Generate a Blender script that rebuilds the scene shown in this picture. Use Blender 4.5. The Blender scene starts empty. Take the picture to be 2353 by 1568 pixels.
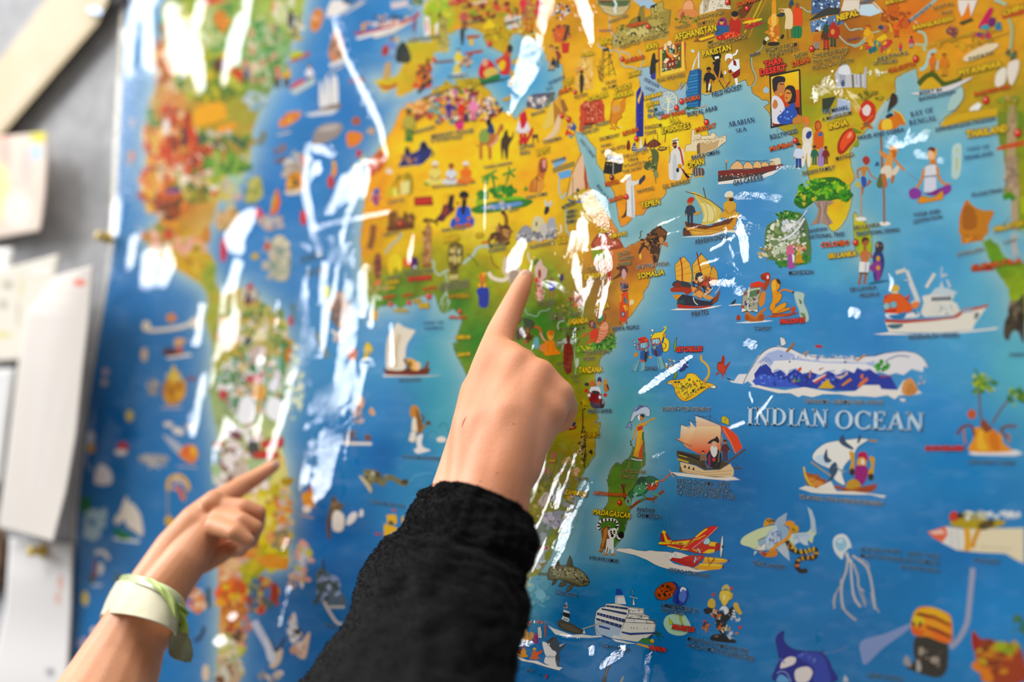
import bpy, math, random
import numpy as np
from mathutils import Vector, Matrix

S = bpy.context.scene
COL = S.collection
random.seed(7)
rng = np.random.default_rng(7)

# ------------------------------------------------------------------ camera
PW, PH, FPX = 2353.0, 1568.0, 2288.0
def unit(v):
    v = np.array(v, float)
    return v / np.linalg.norm(v)
WX = unit((3976, 106, -2288))            # wall's right direction in (right, up, forward)
WZ = np.array((800.0, 19400.0, 2288.0)); WZ = WZ - WX * WZ.dot(WX); WZ = unit(WZ)
WY = np.cross(WZ, WX); WY = WY if WY[2] > 0 else -WY
DIST = 0.59
CAM = np.array((0.0, 0.0, 1.25))
def ray(px, py):
    d = np.stack([np.asarray(px, float) - PW / 2, PH / 2 - np.asarray(py, float), np.full(np.shape(px), FPX)], -1)
    return np.stack([d @ WX, d @ WY, d @ WZ], -1) / FPX
_r = ray(1212.0, 625.0)
CAM[1] = -DIST * _r[1]                    # the wall is the plane y = 0
def W(px, py, h=0.0):                     # the place h metres in front of the wall seen at a photo pixel
    r = ray(px, py)
    t = (-CAM[1] - np.asarray(h, float)) / r[..., 1]
    return CAM + r * t[..., None]
def PX(p):                                # and back
    q = np.asarray(p, float) - CAM
    c = np.stack([q[..., 0] * WX[i] + q[..., 1] * WY[i] + q[..., 2] * WZ[i] for i in range(3)], -1)
    return PW / 2 + FPX * c[..., 0] / c[..., 2], PH / 2 - FPX * c[..., 1] / c[..., 2]
def depth(px, py, h=0.0):
    r = ray(px, py)
    return (-CAM[1] - h) / r[..., 1]

cam = bpy.data.cameras.new('camera'); camo = bpy.data.objects.new('camera', cam); COL.objects.link(camo)
cam.sensor_width = 36.0; cam.lens = 36.0 * FPX / PW; cam.clip_start = 0.02
right = Vector((WX[0], WY[0], WZ[0])); up = Vector((WX[1], WY[1], WZ[1])); fwd = Vector((WX[2], WY[2], WZ[2]))
m = Matrix((right, up, -fwd)).transposed().to_4x4(); m.translation = Vector(CAM)
camo.matrix_world = m
cam.dof.use_dof = True
cam.dof.focus_distance = float(depth(1575.0, 800.0))
cam.dof.aperture_fstop = 2.1
cam.dof.aperture_blades = 0
S.camera = camo

# ------------------------------------------------------------------ room light
world = bpy.data.worlds.new('room_light'); S.world = world; world.use_nodes = True
world.node_tree.nodes['Background'].inputs[0].default_value = (1.0, 0.985, 0.96, 1)
world.node_tree.nodes['Background'].inputs[1].default_value = WORLD_STRENGTH = 0.25
S.view_settings.view_transform = 'Standard'; S.view_settings.look = 'None'
S.view_settings.exposure = 0.12; S.view_settings.gamma = 1.0; S.view_settings.use_curve_mapping = False

WIN = []                                  # windows and the added fill: centre as seen from the map, size, brightness
def area_light(name, az, el, dist, w, h, radiance, color):
    # az degrees left of the wall's outward normal, el degrees up, seen from the middle of the picture
    c = W(1000.0, 700.0)
    a, e = math.radians(az), math.radians(el)
    d = np.array((-math.sin(a) * math.cos(e), -math.cos(a) * math.cos(e), math.sin(e)))
    L = bpy.data.lights.new(name, 'AREA'); L.shape = 'RECTANGLE'; L.size = w; L.size_y = h
    L.color = color
    L.energy = radiance * w * h * math.pi
    o = bpy.data.objects.new(name, L); COL.objects.link(o)
    o.location = Vector(c + d * dist)
    o.rotation_euler = Vector(-d).to_track_quat('-Z', 'Y').to_euler()
    WIN.append((c + d * dist, w, h))
area_light('window_daylight', 69, 20, 3.3, 1.2, 1.5, 16.0, (0.95, 0.98, 1.0))
area_light('high_window', 46, 42, 2.6, 0.8, 0.8, 16.0, (0.97, 0.98, 1.0))
area_light('overhead_fill', 8, 68, 1.9, 1.7, 1.0, 5.2, (1.0, 0.97, 0.92))  # added unseen fill that brightens the map, too high to mirror in the film

# ------------------------------------------------------------------ helpers
def srgb(c):
    c = np.asarray(c, float)
    return np.where(c <= 0.04045, c / 12.92, ((c + 0.055) / 1.055) ** 2.4)
def hexc(s):
    if len(s) == 3: s = ''.join(k * 2 for k in s)
    return srgb([int(s[i:i + 2], 16) / 255 for i in (0, 2, 4)])
def mat(name, col=(0.5, 0.5, 0.5), rough=0.6, **kw):
    mt = bpy.data.materials.new(name); mt.use_nodes = True
    b = mt.node_tree.nodes['Principled BSDF']
    b.inputs['Base Color'].default_value = (*col, 1); b.inputs['Roughness'].default_value = rough
    for k, v in kw.items(): b.inputs[k.replace('_', ' ')].default_value = v
    return mt
def nodes(mt): return mt.node_tree.nodes, mt.node_tree.links, mt.node_tree.nodes['Principled BSDF']
def noisy(mt, c1, c2, scale, detail=4.0, bump=0.0, bscale=None, bdist=0.001, stretch=None):
    N, L, B = nodes(mt)
    tc = N.new('ShaderNodeTexCoord'); src = tc.outputs['Object']
    if stretch:
        mp = N.new('ShaderNodeMapping'); mp.inputs['Scale'].default_value = stretch
        L.new(src, mp.inputs[0]); src = mp.outputs[0]
    n = N.new('ShaderNodeTexNoise'); n.inputs['Scale'].default_value = scale; n.inputs['Detail'].default_value = detail
    L.new(src, n.inputs['Vector'])
    r = N.new('ShaderNodeValToRGB'); r.color_ramp.elements[0].position = 0.35; r.color_ramp.elements[1].position = 0.68
    r.color_ramp.elements[0].color = (*c1, 1); r.color_ramp.elements[1].color = (*c2, 1)
    L.new(n.outputs['Fac'], r.inputs[0]); L.new(r.outputs[0], B.inputs['Base Color'])
    if bump:
        n2 = N.new('ShaderNodeTexNoise'); n2.inputs['Scale'].default_value = bscale or scale * 4; n2.inputs['Detail'].default_value = 3
        L.new(src, n2.inputs['Vector'])
        bp = N.new('ShaderNodeBump'); bp.inputs['Strength'].default_value = bump; bp.inputs['Distance'].default_value = bdist
        L.new(n2.outputs['Fac'], bp.inputs['Height']); L.new(bp.outputs[0], B.inputs['Normal'])
    return mt
def link(name, me, parent=None, mt=None, **props):
    o = bpy.data.objects.new(name, me); COL.objects.link(o)
    if parent: o.parent = parent
    if mt is not None: me.materials.append(mt)
    for k, v in props.items(): o[k] = v
    return o
def mesh(name, v, f, smooth=False):
    me = bpy.data.meshes.new(name); me.from_pydata([tuple(map(float, p)) for p in v], [], f); me.update()
    if smooth: me.polygons.foreach_set('use_smooth', [True] * len(me.polygons))
    return me
def empty(name, loc, **props):
    o = bpy.data.objects.new(name, None); COL.objects.link(o); o.location = loc
    o.empty_display_size = 0.02
    for k, v in props.items(): o[k] = v
    return o
def vnoise(x, y, scale, seed=0, octaves=4):
    """smooth value noise, about -1..1"""
    out = 0; amp = 1; tot = 0
    for k in range(octaves):
        g = np.random.default_rng(seed * 31 + k).uniform(-1, 1, (257, 257))
        u = (np.asarray(x) / scale * 2 ** k) % 256; v = (np.asarray(y) / scale * 2 ** k) % 256
        i = u.astype(int); j = v.astype(int); a = u - i; b = v - j
        a = a * a * (3 - 2 * a); b = b * b * (3 - 2 * b)
        out = out + amp * ((g[j, i] * (1 - a) + g[j, i + 1] * a) * (1 - b) + (g[j + 1, i] * (1 - a) + g[j + 1, i + 1] * a) * b)
        tot += amp; amp *= 0.5
    return out / tot

# ------------------------------------------------------------------ the printed world map: drawing tools
def vivid(c, k=1.10):
    l = (np.asarray(c) * (0.3, 0.59, 0.11)).sum(-1, keepdims=True)
    return np.clip(l + (c - l) * k, 0.002, 0.92)
class Print:
    """flat coloured shapes, each its own face with its own corner colours, a hair above the sheet"""
    def __init__(s): s.v = []; s.c = []; s.f = []; s.n = 0
    def add(s, px, cols, h, faces=None):
        px = np.asarray(px, float)
        s.v.append(W(px[:, 0], px[:, 1], h)); n = len(px)
        cols = np.asarray(cols, float)
        s.c.append(np.broadcast_to(cols, (n, 3)) if cols.ndim == 1 else cols)
        if faces is None: s.f.append([s.n + i for i in range(n)])
        else: s.f.extend([[s.n + i for i in f] for f in faces])
        s.n += n
    def build(s, name, parent, mt, **props):
        v = np.concatenate(s.v); c = vivid(np.concatenate(s.c))
        me = bpy.data.meshes.new(name)
        me.from_pydata(v.tolist(), [], s.f); me.update()
        a = me.color_attributes.new('print', 'FLOAT_COLOR', 'POINT')
        a.data.foreach_set('color', np.concatenate([c, np.ones((len(c), 1))], 1).astype(np.float32).ravel())
        return link(name, me, parent, mt, **props)

def smooth_pts(p, closed=True, k=4):
    p = np.asarray(p, float); n = len(p); out = []
    rng_i = range(n) if closed else range(n - 1)
    for i in rng_i:
        a, b, c, d = (p[(i - 1) % n], p[i], p[(i + 1) % n], p[(i + 2) % n]) if closed else \
            (p[max(i - 1, 0)], p[i], p[i + 1], p[min(i + 2, n - 1)])
        for j in range(k):
            t = j / k
            out.append(0.5 * ((2 * b) + (-a + c) * t + (2 * a - 5 * b + 4 * c - d) * t * t + (-a + 3 * b - 3 * c + d) * t ** 3))
    if not closed: out.append(p[-1])
    return np.array(out)
def ribbon(p, w, closed=False):
    p = np.asarray(p, float)
    keep = [0] + [i for i in range(1, len(p)) if np.hypot(*(p[i] - p[i - 1])) > 0.05]
    p = p[keep]
    n = len(p)
    if n < 2: return None
    nx = np.roll(p, -1, 0) - p if closed else np.diff(p, axis=0, append=p[-1:] + (p[-1:] - p[-2:-1]))
    pv = p - np.roll(p, 1, 0) if closed else np.diff(p, axis=0, prepend=p[:1] - (p[1:2] - p[:1]))
    def nrm(d): return d / np.maximum(np.hypot(d[:, 0], d[:, 1]), 1e-6)[:, None]
    a, b = nrm(pv), nrm(nx); t = nrm(a + b + 1e-9)
    N = np.stack([-t[:, 1], t[:, 0]], 1)
    cosh = np.clip((t * a).sum(1), 0.5, 1)[:, None]
    w = np.asarray(w, float); w = w[:, None] if w.ndim else w
    L, R = p + N * w / 2 / cosh, p - N * w / 2 / cosh
    q = np.concatenate([L, R])
    fs = [[i, (i + 1) % n, n + (i + 1) % n, n + i] for i in range(n if closed else n - 1)]
    return q, fs

_glyphs = {}
def glyph(ch, bold):
    """outline of a character of Blender's own font as triangles, unit cap height"""
    key = (ch, bold)
    if key not in _glyphs:
        cu = bpy.data.curves.new('g', 'FONT'); cu.body = ch; cu.offset = bold; cu.resolution_u = 2 if bold < 0.05 else 1
        o = bpy.data.objects.new('g', cu); COL.objects.link(o)
        me = bpy.data.meshes.new_from_object(o.evaluated_get(bpy.context.evaluated_depsgraph_get()))
        v = np.array([q.co[:2] for q in me.vertices]) if len(me.vertices) else np.zeros((0, 2))
        f = [list(q.vertices) for q in me.polygons]
        bpy.data.objects.remove(o); bpy.data.curves.remove(cu); bpy.data.meshes.remove(me)
        _glyphs[key] = (v / 0.70, f)
    return _glyphs[key]
def advance(ch):
    if ch == ' ': return 0.42
    v, _ = glyph(ch, 0.0)
    return (v[:, 0].max() + 0.10) if len(v) else 0.42
# a roman (serif) face for the names of the seas, strokes on a 0..1 grid: thick t, thin s
def serif(ch):
    T, s_, q = 0.17, 0.08, 0.055
    def bar(x0, y0, x1, y1, w):
        p, f = ribbon([(x0, y0), (x1, y1)], w); return p[[0, 1, 3, 2]]
    def sf(x, y, w=0.30): return np.array([(x - w / 2, y), (x + w / 2, y), (x + w / 2, y + q), (x - w / 2, y + q)])
    def arc(cx, cy, rx, ry, a0, a1, t, n=14):
        A = np.radians(np.linspace(a0, a1, n)); o = np.stack([cx + rx * np.cos(A), cy + ry * np.sin(A)], 1)
        th = t * (0.45 + 0.55 * np.abs(np.cos(A)))[:, None]
        i = np.stack([cx + (rx - th[:, 0]) * np.cos(A), cy + (ry - t * 0.4) * np.sin(A)], 1)
        return [np.array([o[k], o[k + 1], i[k + 1], i[k]]) for k in range(n - 1)]
    D = {
     'I': (0.38, [bar(.19, 0, .19, 1, T), sf(.19, 0), sf(.19, 1 - q)]),
     'N': (0.86, [bar(.17, 0, .17, 1, s_), bar(.14, 1, .70, 0, T), bar(.70, 0, .70, 1, s_), sf(.17, 0, .26), sf(.12, 1 - q, .24), sf(.70, 1 - q, .26)]),
     'D': (0.84, [bar(.19, 0, .19, 1, T), sf(.17, 0, .28), sf(.17, 1 - q, .28)] + arc(.30, .5, .48, .5, -90, 90, T)),
     'A': (0.84, [bar(.14, 0, .42, 1, s_), bar(.42, 1, .70, 0, T), bar(.24, .33, .60, .33, .06), sf(.13, 0, .26), sf(.72, 0, .28)]),
     'O': (0.88, arc(.43, .5, .41, .52, 0, 360, T, 26)),
     'C': (0.78, arc(.43, .5, .41, .52, 42, 318, T, 22) + [bar(.72, .72, .72, .95, .06), bar(.72, .05, .72, .24, .06)]),
     'E': (0.68, [bar(.19, 0, .19, 1, T), sf(.17, 0, .28), bar(.19, .03, .60, .03, .06), bar(.19, .97, .58, .97, .06), bar(.19, .52, .46, .52, .06), bar(.60, 0, .60, .22, .06), bar(.58, .78, .58, 1, .06), bar(.47, .42, .47, .62, .05)]),
     'R': (0.80, [bar(.19, 0, .19, 1, T), sf(.19, 0), sf(.17, 1 - q, .28), bar(.36, .5, .68, 0, T), sf(.70, 0, .2)] + arc(.30, .75, .30, .25, -90, 90, T)),
     'B': (0.74, [bar(.19, 0, .19, 1, T), sf(.17, 0, .28), sf(.17, 1 - q, .28)] + arc(.28, .76, .30, .24, -90, 90, T) + arc(.28, .26, .36, .27, -90, 90, T)),
     'P': (0.70, [bar(.19, 0, .19, 1, T), sf(.19, 0), sf(.17, 1 - q, .28)] + arc(.30, .74, .34, .26, -90, 90, T)),
     'S': (0.60, arc(.29, .74, .24, .27, 30, 250, T, 14) + arc(.29, .26, .25, .28, -150, 80, T, 14)),
     'G': (0.86, arc(.43, .5, .41, .52, 42, 318, T, 22) + [bar(.70, 0.06, .70, .42, T), sf(.70, .40, .28)]),
     'U': (0.82, [bar(.17, .3, .17, 1, T), bar(.66, .3, .66, 1, s_), sf(.17, 1 - q, .28), sf(.66, 1 - q, .22)] + arc(.41, .32, .30, .34, 180, 360, T)),
     'L': (0.62, [bar(.19, 0, .19, 1, T), sf(.17, 0, .28), sf(.19, 1 - q), bar(.19, .03, .56, .03, .06), bar(.56, 0, .56, .24, .06)]),
     'F': (0.62, [bar(.19, 0, .19, 1, T), sf(.19, 0), bar(.19, .97, .56, .97, .06), bar(.19, .5, .44, .5, .06), bar(.56, .78, .56, 1, .06)]),
     'Y': (0.76, [bar(.38, 0, .38, .45, T), bar(.38, .42, .12, 1, T), bar(.38, .42, .64, 1, s_), sf(.38, 0), sf(.10, 1 - q, .24), sf(.66, 1 - q, .22)]),
     'T': (0.72, [bar(.36, 0, .36, 1, T), sf(.36, 0), bar(.06, .97, .66, .97, .06), bar(.06, .78, .06, 1, .05), bar(.66, .78, .66, 1, .05)]),
     'H': (0.84, [bar(.17, 0, .17, 1, T), bar(.66, 0, .66, 1, T), bar(.17, .5, .66, .5, .06), sf(.17, 0), sf(.17, 1 - q), sf(.66, 0), sf(.66, 1 - q)]),
     'Z': (0.7, [bar(.08, .97, .62, .97, .06), bar(.6, .97, .1, .03, T), bar(.08, .03, .64, .03, .06)]),
    }
    return D.get(ch, (0.4, []))

STYLES = {  # layers of (extra weight, colour), shear
    'c': ([(0.055, '8cb8d6'), (0.020, '141418')], 0.12),
    'g': ([(0.055, 'c4be88'), (0.016, '24221a')], 0.12),
    'l': ([(0.05, 'ecd070'), (0.016, '1c1a10')], 0.12),
    'w': ([(0.055, 'dcd8cc'), (0.018, '201e1e')], 0.12),
    'k': ([(0.014, '2a2722')], 0.12),
    'y': ([(0.085, '5a4b0c'), (0.022, 'f7d23a')], 0.14),
    'v': ([(0.12, '6b5a08'), (0.05, 'e8c018')], 0.14),
    'r': ([(0.075, '5e2410'), (0.020, 'ee6a2a')], 0.10),
    'R': ([(0.12, '6b1a18'), (0.04, 'e8463a')], 0.14),
    'n': ([(0.016, '2b3a78')], 0.0),
}
ART, TXT = Print(), Print()
def text(style, x1, y1, x2, y2, h, s):
    if style != 'O': h = h * 0.80
    a = np.array((x1, y1), float); b = np.array((x2, y2), float)
    if style in 'OS':
        adv = [serif(c)[0] + 0.02 if c != ' ' else 0.42 for c in s]; tot = sum(adv)
        u = (b - a) / tot; ln = np.hypot(*(b - a)); n = np.array(((b - a)[1], -(b - a)[0])) / ln * h
        sh = 0.0
        for off, col, z in ([((0.03, -0.03), '3f7fae', 0), ((0, 0), 'cfe0ec', 1)] if style == 'O' else [((0, 0), '2a3466', 1)]):
            x = off[0]
            for c, ad in zip(s, adv):
                for p in serif(c)[1]:
                    q = a + (p[:, :1] + x) * u + (p[:, 1:] + off[1]) * (n if style == 'S' else n * (1 + 0))
                    TXT.add(q, hexc(col), 3.3e-4 + 6e-6 * z)
                x += ad
        return
    layers, sh = STYLES[style]
    adv = [advance(c) for c in s]; tot = sum(adv)
    ln = np.hypot(*(b - a)); u = (b - a) / tot
    n = np.array(((b - a)[1], -(b - a)[0])) / ln * h
    for z, (w, col) in enumerate(layers):
        x = 0
        for c, ad in zip(s, adv):
            if c != ' ':
                v, f = glyph(c, w)
                if len(v):
                    q = a + (v[:, :1] + x) * u + v[:, 1:] * (n + u * sh)
                    TXT.add(q, hexc(col), 3.3e-4 + 8e-6 * z, f)
            x += ad

def colspec(spec, p):
    """'f93' flat, 'f93-fc6' top to bottom, 'f93>fc6' left to right"""
    if '-' in spec or '>' in spec:
        k = '-' if '-' in spec else '>'
        a, b = spec.split(k); a, b = hexc(a), hexc(b)
        c = p[:, 1] if k == '-' else p[:, 0]
        t = ((c - c.min()) / max(np.ptp(c), 1e-6))[:, None]
        return a * (1 - t) + b * t
    return hexc(spec)
INK = '2a221c'
def draw(src):
    ox = oy = 0.0; sc = 1.0; k = 0; inkw = 0.9
    step = 3e-6; tile = 0
    R = random.Random(3)
    draw.top = getattr(draw, 'top', 0)
    def P(tok): 
        v = np.array([[float(q) for q in t.split(',')] for t in tok]); return v / sc + (ox, oy)
    for line in src.strip().splitlines():
        t = line.split()
        if not t or t[0][0] == '#': continue
        if k > 95: k -= 59.7
        o = t[0]; draw.top = max(draw.top, k); h = 2e-5 + step * k
        if o == 't': ox, oy, sc = float(t[1]), float(t[2]), float(t[3]); tile += 1; k = 0.13 * (tile % 7); continue
        if o == 'G': k = 0.13 * (tile % 7); continue
        if o == 'ink': inkw = float(t[1]); continue
        if o in 'POSZ':
            p = P(t[2:])
            if o in 'SZ': p = smooth_pts(p)
            ART.add(p, colspec(t[1], p), h)
            if o in 'OZ':
                r = ribbon(p, inkw, True)
                if r: ART.add(r[0], hexc(INK), h + step / 2, r[1])
            k += 1
        elif o in 'LC':
            p = P(t[3:])
            if o == 'C': p = smooth_pts(p, False)
            r = ribbon(p, float(t[2]) / sc)
            if r: ART.add(r[0], hexc(t[1]), h, r[1])
            k += 0.5
        elif o in 'EQ':
            cx, cy, rx, ry = [float(q) for q in t[2:6]]; a0 = math.radians(float(t[6])) if len(t) > 6 else 0
            A = np.linspace(0, 2 * np.pi, 18, endpoint=False)
            e = np.stack([rx * np.cos(A), ry * np.sin(A)], 1)
            e = np.stack([e[:, 0] * math.cos(a0) - e[:, 1] * math.sin(a0), e[:, 0] * math.sin(a0) + e[:, 1] * math.cos(a0)], 1)
            p = (e + (cx, cy)) / sc + (ox, oy)
            ART.add(p, colspec(t[1], p), h)
            if o == 'Q':
                r = ribbon(p, inkw, True); ART.add(r[0], hexc(INK), h + step / 2, r[1])
            k += 1
        elif o == 'W':
            st = t[1]; x1, y1, x2, y2, hh = [float(q) for q in t[2:7]]
            text(st, x1 / sc + ox, y1 / sc + oy, x2 / sc + ox, y2 / sc + oy, hh / sc, ' '.join(t[7:]))
        elif o == 'D':
            x, y = float(t[1]), float(t[2]); r0 = float(t[3]) if len(t) > 3 else 30
            A = np.linspace(0, 2 * np.pi, 14, endpoint=False)
            for dx, dy, rr, c in ((0, 0, 1.12, '5a1008'), (0, 0, 0.95, 'd8301c'), (-0.25, -0.3, 0.42, 'f5a090')):
                p = np.stack([x + dx * r0 + rr * r0 * 0.86 * np.cos(A), y + dy * r0 + rr * r0 * 1.1 * np.sin(A)], 1) / sc + (ox, oy)
                ART.add(p, hexc(c), 3.1e-4 - 4e-6 * rr + 1e-7 * (len(ART.v) % 17))
        elif o == 'F':   # flecks: cx cy rx ry count size colours...
            cx, cy, rx, ry, n, sz = [float(q) for q in t[1:7]]
            for i in range(int(n)):
                a = R.uniform(0, 6.283); d = math.sqrt(R.random())
                x, y = cx + rx * d * math.cos(a), cy + ry * d * math.sin(a)
                m_ = R.randint(5, 7); s1 = sz * R.uniform(0.5, 1.2); a1 = R.uniform(0, 6.28); el = R.uniform(0.35, 0.9)
                p = []
                for j in range(m_):
                    q = 6.283 * j / m_; rr = R.uniform(0.6, 1.15)
                    u, v = s1 * rr * math.cos(q), s1 * rr * el * math.sin(q)
                    p.append((x + u * math.cos(a1) - v * math.sin(a1), y + u * math.sin(a1) + v * math.cos(a1)))
                p = np.array(p) / sc + (ox, oy)
                ART.add(p, hexc(t[7 + R.randrange(len(t) - 7)]), h + step * 0.03 * (i % 200))
            k += 1 + min(n, 200) * 0.03
        elif o == 'M':   # a small standing cartoon figure: x (feet) y height skin hair shirt trousers
            x, y, H = [float(q) for q in t[1:4]]; sk, ha, sh_, tr = t[4:8]; w = H * 0.16
            def add(pts, c):
                nonlocal k
                p = np.array([(x + a * H, y - b * H) for a, b in pts]) / sc + (ox, oy)
                ART.add(p, hexc(c), 2e-5 + step * k); k += 0.6
            add([(-.10, .02), (-.02, .02), (-.01, .42), (-.11, .42)], tr); add([(.02, .02), (.11, .02), (.11, .42), (.01, .42)], tr)
            add([(-.13, 0), (-.01, 0), (-.02, .05), (-.11, .05)], '3a2a20'); add([(.02, 0), (.14, 0), (.11, .05), (.02, .05)], '3a2a20')
            add([(-.12, .38), (.12, .38), (.15, .72), (.07, .78), (-.07, .78), (-.15, .72)], sh_)
            add([(-.15, .72), (-.21, .5), (-.17, .40), (-.12, .5), (-.10, .68)], sh_); add([(.15, .72), (.22, .52), (.18, .42), (.13, .5), (.10, .68)], sh_)
            add([(-.20, .44), (-.15, .44), (-.15, .37), (-.20, .37)], sk); add([(.16, .46), (.21, .46), (.21, .38), (.16, .38)], sk)
            A = np.linspace(0, 6.283, 11)[:-1]
            add([(.085 * math.cos(q), .87 + .10 * math.sin(q)) for q in A], sk)
            add([(.10 * math.cos(q), .91 + .09 * math.sin(q)) for q in np.linspace(-.2, 3.34, 7)], ha)
        elif o == 'V':   # a small sitting figure: x y height skin hair clothes
            x, y, H = [float(q) for q in t[1:4]]; sk, ha, cl = t[4:7]
            def add(pts, c):
                nonlocal k
                p = np.array([(x + a * H, y - b * H) for a, b in pts]) / sc + (ox, oy)
                ART.add(p, hexc(c), 2e-5 + step * k); k += 0.6
            add([(-.42, .05), (-.2, 0), (.2, 0), (.42, .05), (.36, .2), (.2, .28), (-.2, .28), (-.36, .2)], cl)
            add([(-.2, .2), (.2, .2), (.26, .55), (.12, .68), (-.12, .68), (-.26, .55)], cl)
            A = np.linspace(0, 6.283, 11)[:-1]
            add([(.12 * math.cos(q), .80 + .15 * math.sin(q)) for q in A], sk)
            add([(.14 * math.cos(q), .86 + .14 * math.sin(q)) for q in np.linspace(-.2, 3.34, 7)], ha)
            add([(-.24, .3), (-.06, .16), (0, .2), (-.18, .4)], sk); add([(.24, .3), (.06, .14), (0, .18), (.18, .4)], sk)
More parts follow.
